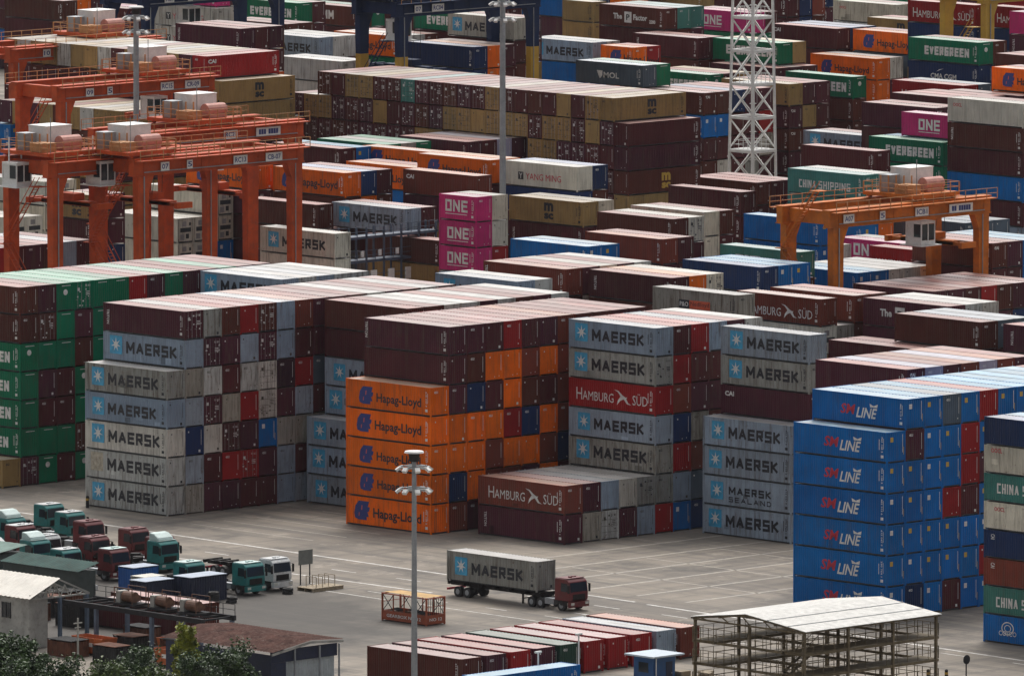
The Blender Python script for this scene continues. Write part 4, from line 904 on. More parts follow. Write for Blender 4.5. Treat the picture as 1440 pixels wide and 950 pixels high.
# the rest of the yard: the containers that show smallest in the photograph, one mass
REST = """-26.3|64|0|2.9|1S|mD
-23.82|64|14.5|2.9|1S|mD
-23.82|64|11.6|2.9|1S|e
-23.82|64|8.7|2.9|1S|m
-23.82|64|5.8|2.9|1S|m
-23.82|64|2.9|2.9|1S|e
-23.82|64|0|2.9|1S|e
-21.33|64|14.5|2.9|1S|e
-21.33|64|11.6|2.9|1S|e
-21.33|64|8.7|2.9|1S|m
-21.33|64|5.8|2.9|1S|m
-21.33|64|2.9|2.9|1S|e
-21.33|64|0|2.9|1S|m
-18.85|64|14.5|2.9|1S|m
-18.85|64|11.6|2.9|1S|m
-18.85|64|8.7|2.9|1S|e
-18.85|64|5.8|2.9|1S|e
-18.85|64|2.9|2.9|1S|mD
-18.85|64|0|2.9|1S|e
-16.37|64|14.5|2.9|1S|e
-16.37|64|11.6|2.9|1S|e
-16.37|64|8.7|2.9|1S|mH
-16.37|64|5.8|2.9|1S|eH
-16.37|64|2.9|2.9|1S|eH
-16.37|64|0|2.9|1S|eH
-13.88|64|14.5|2.9|1S|eH
-13.88|64|11.6|2.9|1S|eH
-13.88|64|8.7|2.9|1S|eH
-13.88|64|5.8|2.9|1S|eH
-13.88|64|2.9|2.9|1S|eH
-13.88|64|0|2.9|1S|mH
-11.4|64|14.5|2.9|1S|eH
-11.4|64|11.6|2.9|1S|eH
-11.4|64|8.7|2.9|1S|mH
-11.4|64|5.8|2.9|1S|eH
-11.4|64|2.9|2.9|1S|rH
-11.4|64|0|2.9|1S|mH
-8.92|64|14.5|2.9|1S|eH
-8.92|64|11.6|2.9|1S|mH
-8.92|64|8.7|2.9|1S|rH
-8.92|64|5.8|2.9|1S|eH
-8.92|64|2.9|2.9|1S|mH
-8.92|64|0|2.9|1S|eH
-6.44|64|14.5|2.9|1S|rH
-6.44|64|11.6|2.9|1S|mH
-6.44|64|8.7|2.9|1S|eH
-6.44|64|5.8|2.9|1S|mH
-6.44|64|2.9|2.9|1S|eH
-6.44|64|0|2.9|1S|mH
-3.95|64|14.5|2.9|1S|eH
-3.95|64|11.6|2.9|1S|mH
-3.95|64|8.7|2.9|1S|eH
-3.95|64|5.8|2.9|1S|rH
-3.95|64|2.9|2.9|1S|eH
-3.95|64|0|2.9|1S|mH
-1.47|64|17.4|2.9|1S|m
-1.47|64|14.5|2.9|1S|eH
-1.47|64|11.6|2.9|1S|mH
-1.47|64|8.7|2.9|1S|rH
-1.47|64|5.8|2.9|1S|eH
-1.47|64|2.9|2.9|1S|mH
-1.47|64|0|2.9|1S|eH
1.01|64|17.4|2.9|1S|e
1.01|64|14.5|2.9|1S|eH
1.01|64|11.6|2.9|1S|mH
1.01|64|8.7|2.9|1S|mH
1.01|64|5.8|2.9|1S|rH
1.01|64|2.9|2.9|1S|eH
1.01|64|0|2.9|1S|mH
3.5|64|17.4|2.9|1S|m
3.5|64|14.5|2.9|1S|eH
3.5|64|11.6|2.9|1S|mH
3.5|64|8.7|2.9|1S|mH
3.5|64|5.8|2.9|1S|eH
3.5|64|2.9|2.9|1S|eH
3.5|64|0|2.9|1S|mH
5.98|64|17.4|2.9|1S|m
5.98|64|14.5|2.9|1S|eH
5.98|64|11.6|2.9|1S|mH
5.98|64|8.7|2.9|1S|mH
5.98|64|5.8|2.9|1S|eH
5.98|64|2.9|2.9|1S|mH
5.98|64|0|2.9|1S|mH
-29.55|35.58|8.7|2.9|1S|g
-29.55|35.58|5.8|2.9|1S|n
-29.55|35.58|2.9|2.9|1S|g
-29.55|35.58|0|2.9|1S|d
-27.06|35.58|14.5|2.9|1S|mD
-27.06|35.58|11.6|2.9|1S|w
-27.06|35.58|8.7|2.9|1S|mD
-27.06|35.58|5.8|2.9|1S|w
-27.06|35.58|2.9|2.9|1S|m
-27.06|35.58|0|2.9|1S|m
-24.58|35.58|14.5|2.9|1S|m
-24.58|35.58|11.6|2.9|1S|m
-24.58|35.58|8.7|2.9|1S|d
-24.58|35.58|5.8|2.9|1S|mD
-24.58|35.58|2.9|2.9|1S|r
-24.58|35.58|0|2.9|1S|m
-22.1|35.58|14.5|2.9|1S|g
-22.1|35.58|11.6|2.9|1S|w
-22.1|35.58|8.7|2.9|1S|r
-22.1|35.58|5.8|2.9|1S|m
-22.1|35.58|2.9|2.9|1S|rD
-22.1|35.58|0|2.9|1S|m
-19.62|35.58|14.5|2.9|1S|mD
-19.62|35.58|11.6|2.9|1S|wD
-19.62|35.58|8.7|2.9|1S|wD
-19.62|35.58|5.8|2.9|1S|b
-19.62|35.58|2.9|2.9|1S|m
-19.62|35.58|0|2.9|1S|m
-17.13|35.58|14.5|2.9|1S|g
-17.13|35.58|11.6|2.9|1S|k
-17.13|35.58|8.7|2.9|1S|m
-17.13|35.58|5.8|2.9|1S|d
-17.13|35.58|2.9|2.9|1S|g
-17.13|35.58|0|2.9|1S|g
-14.65|35.58|14.5|2.9|1S|m
-14.65|35.58|11.6|2.9|1S|r
-14.65|35.58|8.7|2.9|1S|g
-14.65|35.58|5.8|2.9|1S|d
-14.65|35.58|2.9|2.9|1S|m
-14.65|35.58|0|2.9|1S|g
-12.17|35.58|14.5|2.9|1S|m
-12.17|35.58|11.6|2.9|1S|y
-12.17|35.58|8.7|2.9|1S|m
-12.17|35.58|5.8|2.9|1S|d
-12.17|35.58|2.9|2.9|1S|gH
-12.17|35.58|0|2.9|1S|dH
-9.68|35.58|17.4|2.9|1S|m
-9.68|35.58|14.5|2.9|1S|gH
-9.68|35.58|11.6|2.9|1S|mH
-9.68|35.58|8.7|2.9|1S|rH
-9.68|35.58|5.8|2.9|1S|mH
-9.68|35.58|2.9|2.9|1S|gH
-9.68|35.58|0|2.9|1S|mH
-7.2|35.58|17.4|2.9|1S|m
-7.2|35.58|14.5|2.9|1S|gH
-7.2|35.58|11.6|2.9|1S|mH
-7.2|35.58|8.7|2.9|1S|mH
-7.2|35.58|5.8|2.9|1S|dH
-7.2|35.58|2.9|2.9|1S|mH
-7.2|35.58|0|2.9|1S|gH
-4.72|35.58|17.4|2.9|1S|w
-4.72|35.58|14.5|2.9|1S|mH
-4.72|35.58|11.6|2.9|1S|mH
-4.72|35.58|8.7|2.9|1S|mH
-4.72|35.58|5.8|2.9|1S|gH
-4.72|35.58|2.9|2.9|1S|rH
-4.72|35.58|0|2.9|1S|mH
-2.23|35.58|17.4|2.9|1S|m
-2.23|35.58|14.5|2.9|1S|gH
-2.23|35.58|11.6|2.9|1S|mH
-2.23|35.58|8.7|2.9|1S|rH
-2.23|35.58|5.8|2.9|1S|gH
-2.23|35.58|2.9|2.9|1S|mH
-2.23|35.58|0|2.9|1S|mH
0.25|35.58|17.4|2.9|1S|m
0.25|35.58|14.5|2.9|1S|mH
0.25|35.58|11.6|2.9|1S|mH
0.25|35.58|8.7|2.9|1S|mH
0.25|35.58|5.8|2.9|1S|rH
0.25|35.58|2.9|2.9|1S|gH
0.25|35.58|0|2.9|1S|mH
2.73|35.58|17.4|2.9|1S|w
2.73|35.58|14.5|2.9|1S|mH
2.73|35.58|11.6|2.9|1S|mH
2.73|35.58|8.7|2.9|1S|mH
2.73|35.58|5.8|2.9|1S|rH
2.73|35.58|2.9|2.9|1S|mH
2.73|35.58|0|2.9|1S|gH
5.22|35.58|17.4|2.9|1S|m
5.22|35.58|14.5|2.9|1S|mH
5.22|35.58|11.6|2.9|1S|gH
5.22|35.58|8.7|2.9|1S|mH
5.22|35.58|5.8|2.9|1S|mH
5.22|35.58|2.9|2.9|1S|mH
5.22|35.58|0|2.9|1S|mH
-2.1|51.2|14.5|2.9|1S|gH
-2.1|51.2|11.6|2.9|1S|gH
-2.1|51.2|8.7|2.9|1S|mH
-2.1|51.2|5.8|2.9|1S|mH
-2.1|51.2|2.9|2.9|1S|mH
-2.1|51.2|0|2.9|1S|mH
0.38|51.2|17.4|2.9|1S|w
0.38|51.2|14.5|2.9|1S|mH
0.38|51.2|11.6|2.9|1S|mH
0.38|51.2|8.7|2.9|1S|gH
0.38|51.2|5.8|2.9|1S|mH
0.38|51.2|2.9|2.9|1S|mH
0.38|51.2|0|2.9|1S|mH
2.87|51.2|17.4|2.9|1S|g
2.87|51.2|14.5|2.9|1S|mH
2.87|51.2|11.6|2.9|1S|gH
2.87|51.2|8.7|2.9|1S|mH
2.87|51.2|5.8|2.9|1S|mH
2.87|51.2|2.9|2.9|1S|mH
2.87|51.2|0|2.9|1S|gH
5.35|51.2|17.4|2.9|1S|w
5.35|51.2|14.5|2.9|1S|mH
5.35|51.2|11.6|2.9|1S|mH
5.35|51.2|8.7|2.9|1S|wH
5.35|51.2|5.8|2.9|1S|mH
5.35|51.2|2.9|2.9|1S|mH
5.35|51.2|0|2.9|1S|mH
7.83|51.2|17.4|2.9|1S|w
7.83|51.2|14.5|2.9|1S|mH
7.83|51.2|11.6|2.9|1S|mH
7.83|51.2|8.7|2.9|1S|mH
7.83|51.2|5.8|2.9|1S|wH
7.83|51.2|2.9|2.9|1S|mH
7.83|51.2|0|2.9|1S|mH
-11.72|22.2|5.8|2.9|1S|m
-11.72|22.2|2.9|2.9|1S|mH
-11.72|22.2|0|2.9|1S|mH
-9.23|22.2|17.4|2.9|1S|m
-9.23|22.2|14.5|2.9|1S|mH
-9.23|22.2|11.6|2.9|1S|mH
-9.23|22.2|8.7|2.9|1S|mH
-9.23|22.2|5.8|2.9|1S|gH
-9.23|22.2|2.9|2.9|1S|mH
-9.23|22.2|0|2.9|1S|mH
-6.75|22.2|17.4|2.9|1S|w
-6.75|22.2|14.5|2.9|1S|mH
-6.75|22.2|11.6|2.9|1S|mH
-6.75|22.2|8.7|2.9|1S|mH
-6.75|22.2|5.8|2.9|1S|mH
-6.75|22.2|2.9|2.9|1S|mH
-6.75|22.2|0|2.9|1S|mH
-4.27|22.2|17.4|2.9|1S|w
-4.27|22.2|14.5|2.9|1S|mH
-4.27|22.2|11.6|2.9|1S|gH
-4.27|22.2|8.7|2.9|1S|mH
-4.27|22.2|5.8|2.9|1S|mH
-4.27|22.2|2.9|2.9|1S|mH
-4.27|22.2|0|2.9|1S|mH
-1.78|22.2|17.4|2.9|1S|m
-1.78|22.2|14.5|2.9|1S|mH
-1.78|22.2|11.6|2.9|1S|mH
-1.78|22.2|8.7|2.9|1S|mH
-1.78|22.2|5.8|2.9|1S|gH
-1.78|22.2|2.9|2.9|1S|mH
-1.78|22.2|0|2.9|1S|mH
0.7|22.2|17.4|2.9|1S|w
0.7|22.2|14.5|2.9|1S|mH
0.7|22.2|11.6|2.9|1S|mH
0.7|22.2|8.7|2.9|1S|mH
0.7|22.2|5.8|2.9|1S|mH
0.7|22.2|2.9|2.9|1S|mH
0.7|22.2|0|2.9|1S|mH
3.18|22.2|17.4|2.9|1S|m
3.18|22.2|14.5|2.9|1S|mH
3.18|22.2|11.6|2.9|1S|mH
3.18|22.2|8.7|2.9|1S|rH
3.18|22.2|5.8|2.9|1S|mH
3.18|22.2|2.9|2.9|1S|mH
3.18|22.2|0|2.9|1S|mH
5.66|22.2|17.4|2.9|1S|m
5.66|22.2|14.5|2.9|1S|mH
5.66|22.2|11.6|2.9|1S|mH
5.66|22.2|8.7|2.9|1S|mH
5.66|22.2|5.8|2.9|1S|mH
5.66|22.2|2.9|2.9|1S|mH
5.66|22.2|0|2.9|1S|mH
8.15|22.2|17.4|2.9|1S|w
8.15|22.2|14.5|2.9|1S|mH
8.15|22.2|11.6|2.9|1S|mH
8.15|22.2|8.7|2.9|1S|mH
8.15|22.2|5.8|2.9|1S|mH
8.15|22.2|2.9|2.9|1S|mH
8.15|22.2|0|2.9|1S|mH
-17.95|7.15|14.5|2.9|1S|m
-17.95|7.15|5.8|2.9|1S|o
-17.95|7.15|2.9|2.9|1S|o
-17.95|7.15|0|2.9|1S|m
-15.47|7.15|14.5|2.9|1S|o
-15.47|7.15|11.6|2.9|1S|m
-15.47|7.15|8.7|2.9|1S|o
-15.47|7.15|5.8|2.9|1S|q
-15.47|7.15|2.9|2.9|1S|q
-15.47|7.15|0|2.9|1S|oH
-12.99|7.15|14.5|2.9|1S|o
-12.99|7.15|11.6|2.9|1S|o
-12.99|7.15|8.7|2.9|1S|r
-12.99|7.15|5.8|2.9|1S|o
-12.99|7.15|2.9|2.9|1S|q
-12.99|7.15|0|2.9|1S|mH
-10.51|7.15|14.5|2.9|1S|q
-10.51|7.15|11.6|2.9|1S|m
-10.51|7.15|8.7|2.9|1S|n
-10.51|7.15|5.8|2.9|1S|o
-10.51|7.15|2.9|2.9|1S|m
-10.51|7.15|0|2.9|1S|oH
-8.02|7.15|14.5|2.9|1S|o
-8.02|7.15|11.6|2.9|1S|m
-8.02|7.15|8.7|2.9|1S|o
-8.02|7.15|5.8|2.9|1S|q
-8.02|7.15|2.9|2.9|1S|o
-8.02|7.15|0|2.9|1S|mH
-5.54|7.15|14.5|2.9|1S|q
-5.54|7.15|11.6|2.9|1S|q
-5.54|7.15|8.7|2.9|1S|q
-5.54|7.15|5.8|2.9|1S|n
-5.54|7.15|2.9|2.9|1S|m
-5.54|7.15|0|2.9|1S|nH
-3.06|7.15|17.4|2.9|1S|m
-3.06|7.15|14.5|2.9|1S|mH
-3.06|7.15|11.6|2.9|1S|mH
-3.06|7.15|8.7|2.9|1S|mH
-3.06|7.15|5.8|2.9|1S|oH
-3.06|7.15|2.9|2.9|1S|mH
-3.06|7.15|0|2.9|1S|mH
-0.57|7.15|17.4|2.9|1S|m
-0.57|7.15|14.5|2.9|1S|mH
-0.57|7.15|11.6|2.9|1S|qH
-0.57|7.15|8.7|2.9|1S|mH
-0.57|7.15|5.8|2.9|1S|mH
-0.57|7.15|2.9|2.9|1S|mH
-0.57|7.15|0|2.9|1S|oH
1.91|7.15|17.4|2.9|1S|m
1.91|7.15|14.5|2.9|1S|mH
1.91|7.15|11.6|2.9|1S|mH
1.91|7.15|8.7|2.9|1S|mH
1.91|7.15|5.8|2.9|1S|mH
1.91|7.15|2.9|2.9|1S|mH
1.91|7.15|0|2.9|1S|mH
4.39|7.15|17.4|2.9|1S|m
4.39|7.15|14.5|2.9|1S|mH
4.39|7.15|11.6|2.9|1S|mH
4.39|7.15|8.7|2.9|1S|mH
4.39|7.15|5.8|2.9|1S|qH
4.39|7.15|2.9|2.9|1S|mH
4.39|7.15|0|2.9|1S|mH
-14.01|-7.61|0|2.9|1S|wD
-9.05|-7.61|0|2.9|1S|g
-6.56|-7.61|0|2.9|1S|r
-4.08|-7.61|14.5|2.9|1S|r
-4.08|-7.61|11.6|2.9|1S|q
-4.08|-7.61|8.7|2.9|1S|n
-4.08|-7.61|2.9|2.9|1S|g
-4.08|-7.61|0|2.9|1S|b
-1.6|-7.61|14.5|2.9|1S|m
-1.6|-7.61|11.6|2.9|1S|m
-1.6|-7.61|8.7|2.9|1S|d
-1.6|-7.61|5.8|2.9|1S|q
-1.6|-7.61|2.9|2.9|1S|y
-1.6|-7.61|0|2.9|1S|n
0.88|-7.61|14.5|2.9|1S|m
0.88|-7.61|11.6|2.9|1S|m
0.88|-7.61|8.7|2.9|1S|m
0.88|-7.61|5.8|2.9|1S|mH
0.88|-7.61|2.9|2.9|1S|mH
0.88|-7.61|0|2.9|1S|mH
3.37|-7.61|17.4|2.9|1S|m
3.37|-7.61|14.5|2.9|1S|rH
3.37|-7.61|11.6|2.9|1S|mH
3.37|-7.61|8.7|2.9|1S|mH
3.37|-7.61|5.8|2.9|1S|gH
3.37|-7.61|2.9|2.9|1S|mH
3.37|-7.61|0|2.9|1S|mH
5.85|-7.61|17.4|2.9|1S|w
5.85|-7.61|14.5|2.9|1S|mH
5.85|-7.61|11.6|2.9|1S|mH
5.85|-7.61|8.7|2.9|1S|mH
5.85|-7.61|5.8|2.9|1S|mH
5.85|-7.61|2.9|2.9|1S|gH
5.85|-7.61|0|2.9|1S|mH
-0.17|-22.45|8.7|2.9|1S|m
-0.17|-22.45|5.8|2.9|1S|gH
-0.17|-22.45|2.9|2.9|1S|mH
-0.17|-22.45|0|2.9|1S|mH
-22.33|-66.65|14.5|2.9|1S|b
-22.33|-66.65|11.6|2.9|1S|m
-22.33|-66.65|8.7|2.9|1S|b
-22.33|-66.65|5.8|2.9|1S|b
-22.33|-66.65|2.9|2.9|1S|r
-22.33|-66.65|0|2.9|1S|b
-19.84|-66.65|14.5|2.9|1S|bH
-19.84|-66.65|11.6|2.9|1S|bH
-19.84|-66.65|8.7|2.9|1S|rH
-19.84|-66.65|5.8|2.9|1S|bH
-19.84|-66.65|2.9|2.9|1S|mH
-19.84|-66.65|0|2.9|1S|bH
-17.36|-66.65|14.5|2.9|1S|bH
-17.36|-66.65|11.6|2.9|1S|bH
-17.36|-66.65|8.7|2.9|1S|bH
-17.36|-66.65|5.8|2.9|1S|bH
-17.36|-66.65|2.9|2.9|1S|bH
-17.36|-66.65|0|2.9|1S|bH
-14.88|-66.65|17.4|2.9|1S|b
-14.88|-66.65|14.5|2.9|1S|bH
-14.88|-66.65|11.6|2.9|1S|bH
-14.88|-66.65|8.7|2.9|1S|bH
-14.88|-66.65|5.8|2.9|1S|bH
-14.88|-66.65|2.9|2.9|1S|mH
-14.88|-66.65|0|2.9|1S|bH
-12.39|-66.65|17.4|2.9|1S|b
-12.39|-66.65|14.5|2.9|1S|rH
-12.39|-66.65|11.6|2.9|1S|bH
-12.39|-66.65|8.7|2.9|1S|bH
-12.39|-66.65|5.8|2.9|1S|bH
-12.39|-66.65|2.9|2.9|1S|bH
-12.39|-66.65|0|2.9|1S|mH
-9.91|-66.65|17.4|2.9|1S|b
-9.91|-66.65|14.5|2.9|1S|bH
-9.91|-66.65|11.6|2.9|1S|rH
-9.91|-66.65|8.7|2.9|1S|bH
-9.91|-66.65|5.8|2.9|1S|bH
-9.91|-66.65|2.9|2.9|1S|bH
-9.91|-66.65|0|2.9|1S|bH
-7.43|-66.65|17.4|2.9|1S|b
-7.43|-66.65|14.5|2.9|1S|bH
-7.43|-66.65|11.6|2.9|1S|bH
-7.43|-66.65|8.7|2.9|1S|bH
-7.43|-66.65|5.8|2.9|1S|mH
-7.43|-66.65|2.9|2.9|1S|bH
-7.43|-66.65|0|2.9|1S|bH
-4.94|-66.65|17.4|2.9|1S|r
-4.94|-66.65|14.5|2.9|1S|bH
-4.94|-66.65|11.6|2.9|1S|bH
-4.94|-66.65|8.7|2.9|1S|bH
-4.94|-66.65|5.8|2.9|1S|bH
-4.94|-66.65|2.9|2.9|1S|bH
-4.94|-66.65|0|2.9|1S|bH
-14.6|-49.7|14.5|2.9|1S|mH
-14.6|-49.7|11.6|2.9|1S|mH
-14.6|-49.7|8.7|2.9|1S|gH
-14.6|-49.7|5.8|2.9|1S|mH
-14.6|-49.7|2.9|2.9|1S|mH
-14.6|-49.7|0|2.9|1S|mH
-12.12|-49.7|17.4|2.9|1S|l
-12.12|-49.7|14.5|2.9|1S|mH
-12.12|-49.7|11.6|2.9|1S|mH
-12.12|-49.7|8.7|2.9|1S|mH
-12.12|-49.7|5.8|2.9|1S|gH
-12.12|-49.7|2.9|2.9|1S|mH
-12.12|-49.7|0|2.9|1S|mH
-9.63|-49.7|17.4|2.9|1S|m
-9.63|-49.7|14.5|2.9|1S|mH
-9.63|-49.7|11.6|2.9|1S|mH
-9.63|-49.7|8.7|2.9|1S|gH
-9.63|-49.7|5.8|2.9|1S|mH
-9.63|-49.7|2.9|2.9|1S|mH
-9.63|-49.7|0|2.9|1S|mH
-7.15|-49.7|17.4|2.9|1S|q
-7.15|-49.7|14.5|2.9|1S|mH
-7.15|-49.7|11.6|2.9|1S|mH
-7.15|-49.7|8.7|2.9|1S|mH
-7.15|-49.7|5.8|2.9|1S|mH
-7.15|-49.7|2.9|2.9|1S|gH
-7.15|-49.7|0|2.9|1S|mH
-4.67|-49.7|17.4|2.9|1S|l
-4.67|-49.7|14.5|2.9|1S|mH
-4.67|-49.7|11.6|2.9|1S|mH
-4.67|-49.7|8.7|2.9|1S|mH
-4.67|-49.7|5.8|2.9|1S|mH
-4.67|-49.7|2.9|2.9|1S|mH
-4.67|-49.7|0|2.9|1S|gH
-2.18|-49.7|17.4|2.9|1S|q
-2.18|-49.7|14.5|2.9|1S|mH
-2.18|-49.7|11.6|2.9|1S|mH
-2.18|-49.7|8.7|2.9|1S|mH
-2.18|-49.7|5.8|2.9|1S|mH
-2.18|-49.7|2.9|2.9|1S|mH
-2.18|-49.7|0|2.9|1S|mH
0.3|-49.7|17.4|2.9|1S|m
0.3|-49.7|14.5|2.9|1S|mH
0.3|-49.7|11.6|2.9|1S|mH
0.3|-49.7|8.7|2.9|1S|mH
0.3|-49.7|5.8|2.9|1S|mH
0.3|-49.7|2.9|2.9|1S|mH
0.3|-49.7|0|2.9|1S|mH
-36.72|-95.5|18.13|2.59|1S|b
-36.72|-95.5|15.54|2.59|1S|mH
-36.72|-95.5|12.95|2.59|1S|bH
-36.72|-95.5|10.36|2.59|1S|mH
-36.72|-95.5|7.77|2.59|1S|kH
-36.72|-95.5|5.18|2.59|1S|gH
-36.72|-95.5|2.59|2.59|1S|mH
-36.72|-95.5|0|2.59|1S|eH
-34.23|-95.5|18.13|2.59|1S|m
-34.23|-95.5|15.54|2.59|1S|bH
-34.23|-95.5|12.95|2.59|1S|mH
-34.23|-95.5|10.36|2.59|1S|mH
-34.23|-95.5|7.77|2.59|1S|nH
-34.23|-95.5|5.18|2.59|1S|bH
-34.23|-95.5|2.59|2.59|1S|mH
-34.23|-95.5|0|2.59|1S|mH
25.71|38.21|14.5|2.9|1S|m
25.71|38.21|11.6|2.9|1S|mH
25.71|38.21|8.7|2.9|1S|mH
25.71|38.21|5.8|2.9|1S|nH
25.71|38.21|2.9|2.9|1S|tH
25.71|38.21|0|2.9|1S|gH
28.19|38.21|17.4|2.9|1S|m
28.19|38.21|14.5|2.9|1S|w
28.19|38.21|11.6|2.9|1S|mH
28.19|38.21|8.7|2.9|1S|kH
28.19|38.21|5.8|2.9|1S|tH
28.19|38.21|2.9|2.9|1S|tH
28.19|38.21|0|2.9|1S|oH
30.68|38.21|17.4|2.9|1S|c
30.68|38.21|14.5|2.9|1S|mH
30.68|38.21|11.6|2.9|1S|gH
30.68|38.21|8.7|2.9|1S|mH
30.68|38.21|5.8|2.9|1S|mH
30.68|38.21|2.9|2.9|1S|gH
30.68|38.21|0|2.9|1S|kH
33.16|38.21|17.4|2.9|1S|m
33.16|38.21|14.5|2.9|1S|mH
33.16|38.21|11.6|2.9|1S|mH
33.16|38.21|8.7|2.9|1S|rH
33.16|38.21|5.8|2.9|1S|gH
33.16|38.21|2.9|2.9|1S|gH
33.16|38.21|0|2.9|1S|kH
35.64|38.21|17.4|2.9|1S|w
35.64|38.21|14.5|2.9|1S|mH
35.64|38.21|11.6|2.9|1S|mH
35.64|38.21|8.7|2.9|1S|gH
35.64|38.21|5.8|2.9|1S|gH
35.64|38.21|2.9|2.9|1S|rH
35.64|38.21|0|2.9|1S|eH
27.67|24.62|14.5|2.9|1S|m
27.67|24.62|11.6|2.9|1S|oH
27.67|24.62|8.7|2.9|1S|mH
27.67|24.62|5.8|2.9|1S|dH
27.67|24.62|2.9|2.9|1S|oH
27.67|24.62|0|2.9|1S|rH
30.15|24.62|17.4|2.9|1S|o
30.15|24.62|14.5|2.9|1S|mH
30.15|24.62|11.6|2.9|1S|nH
30.15|24.62|8.7|2.9|1S|tH
30.15|24.62|5.8|2.9|1S|kH
30.15|24.62|2.9|2.9|1S|mH
30.15|24.62|0|2.9|1S|kH
32.64|24.62|14.5|2.9|1S|mH
32.64|24.62|11.6|2.9|1S|bH
32.64|24.62|8.7|2.9|1S|gH
32.64|24.62|5.8|2.9|1S|mH
32.64|24.62|2.9|2.9|1S|tH
32.64|24.62|0|2.9|1S|gH
20.75|8.25|14.5|2.9|1S|mH
20.75|8.25|11.6|2.9|1S|mH
20.75|8.25|8.7|2.9|1S|gH
20.75|8.25|5.8|2.9|1S|dH
20.75|8.25|2.9|2.9|1S|eH
20.75|8.25|0|2.9|1S|gH
43.3|18.72|11.6|2.9|1S|c:reef
43.3|18.72|8.7|2.9|1S|t
43.3|18.72|5.8|2.9|1S|kH
43.3|18.72|2.9|2.9|1S|nH
43.3|18.72|-0|2.9|1S|nH
45.79|18.72|11.6|2.9|1S|d
45.79|18.72|8.7|2.9|1S|mH
45.79|18.72|5.8|2.9|1S|dH
45.79|18.72|2.9|2.9|1S|gH
45.79|18.72|-0|2.9|1S|nH
48.27|18.72|11.6|2.9|1S|m
48.27|18.72|8.7|2.9|1S|bH
48.27|18.72|5.8|2.9|1S|mH
48.27|18.72|2.9|2.9|1S|kH
48.27|18.72|-0|2.9|1S|gH
50.75|18.72|14.5|2.9|1S|m
50.75|18.72|11.6|2.9|1S|mH
50.75|18.72|8.7|2.9|1S|gH
50.75|18.72|5.8|2.9|1S|mH
50.75|18.72|2.9|2.9|1S|mH
50.75|18.72|-0|2.9|1S|mH
47.84|4.86|11.6|2.9|1S|m:caxs
47.84|4.86|8.7|2.9|1S|bH
47.84|4.86|5.8|2.9|1S|rH
47.84|4.86|2.9|2.9|1S|gH
47.84|4.86|-0|2.9|1S|tH
50.33|4.86|14.5|2.9|1S|w
50.33|4.86|11.6|2.9|1S|mH
50.33|4.86|8.7|2.9|1S|tH
50.33|4.86|5.8|2.9|1S|rH
50.33|4.86|2.9|2.9|1S|bH
50.33|4.86|-0|2.9|1S|eH
52.81|4.86|14.5|2.9|1S|w
52.81|4.86|11.6|2.9|1S|mH
52.81|4.86|8.7|2.9|1S|mH
52.81|4.86|5.8|2.9|1S|oH
52.81|4.86|2.9|2.9|1S|mH
52.81|4.86|-0|2.9|1S|rH
39.47|-7.75|8.7|2.9|1S|kH
39.47|-7.75|5.8|2.9|1S|mH
39.47|-7.75|2.9|2.9|1S|nH
39.47|-7.75|-0|2.9|1S|kH
41.95|-7.75|14.5|2.9|1S|y
41.95|-7.75|11.6|2.9|1S|m
41.95|-7.75|8.7|2.9|1S|rH
41.95|-7.75|5.8|2.9|1S|rH
41.95|-7.75|2.9|2.9|1S|bH
41.95|-7.75|-0|2.9|1S|gH
44.43|-7.75|14.5|2.9|1S|y
44.43|-7.75|11.6|2.9|1S|mH
44.43|-7.75|8.7|2.9|1S|mH
44.43|-7.75|5.8|2.9|1S|oH
44.43|-7.75|2.9|2.9|1S|nH
44.43|-7.75|-0|2.9|1S|eH
40.26|-22.25|11.6|2.9|1S|m
40.26|-22.25|8.7|2.9|1S|dH
40.26|-22.25|5.8|2.9|1S|oH
40.26|-22.25|2.9|2.9|1S|rH
40.26|-22.25|-0|2.9|1S|tH
42.74|-22.25|14.5|2.9|1S|y
42.74|-22.25|11.6|2.9|1S|mH
42.74|-22.25|8.7|2.9|1S|kH
42.74|-22.25|5.8|2.9|1S|oH
42.74|-22.25|2.9|2.9|1S|mH
42.74|-22.25|-0|2.9|1S|mH
35.97|-1.79|8.7|2.9|1S|mH
35.97|-1.79|5.8|2.9|1S|dH
35.97|-1.79|2.9|2.9|1S|kH
35.97|-1.79|0|2.9|1S|mH
38.46|-1.79|11.6|2.9|1S|m:cai
13.82|32.97|14.5|2.9|1S|mH
13.82|32.97|11.6|2.9|1S|mH
13.82|32.97|8.7|2.9|1S|mH
13.82|32.97|5.8|2.9|1S|oH
13.82|32.97|2.9|2.9|1S|eH
13.82|32.97|0|2.9|1S|mH
16.3|32.97|17.4|2.9|1S|w
16.3|32.97|14.5|2.9|1S|mH
16.3|32.97|11.6|2.9|1S|gH
16.3|32.97|8.7|2.9|1S|eH
16.3|32.97|5.8|2.9|1S|rH
16.3|32.97|2.9|2.9|1S|oH
16.3|32.97|0|2.9|1S|mH
34.19|137|11.6|2.9|1S|r
34.19|137|8.7|2.9|1S|oH
34.19|137|5.8|2.9|1S|dH
34.19|137|2.9|2.9|1S|mH
34.19|137|0|2.9|1S|oH
36.67|137|11.6|2.9|1S|m
36.67|137|8.7|2.9|1S|mH
36.67|137|5.8|2.9|1S|bH
36.67|137|2.9|2.9|1S|mH
36.67|137|0|2.9|1S|oH
39.15|137|11.6|2.9|1S|m
39.15|137|8.7|2.9|1S|oH
39.15|137|5.8|2.9|1S|gH
39.15|137|2.9|2.9|1S|dH
39.15|137|0|2.9|1S|mH
41.63|137|8.7|2.9|1S|bH
41.63|137|5.8|2.9|1S|kH
41.63|137|2.9|2.9|1S|nH
41.63|137|0|2.9|1S|kH
44.12|137|8.7|2.9|1S|mH
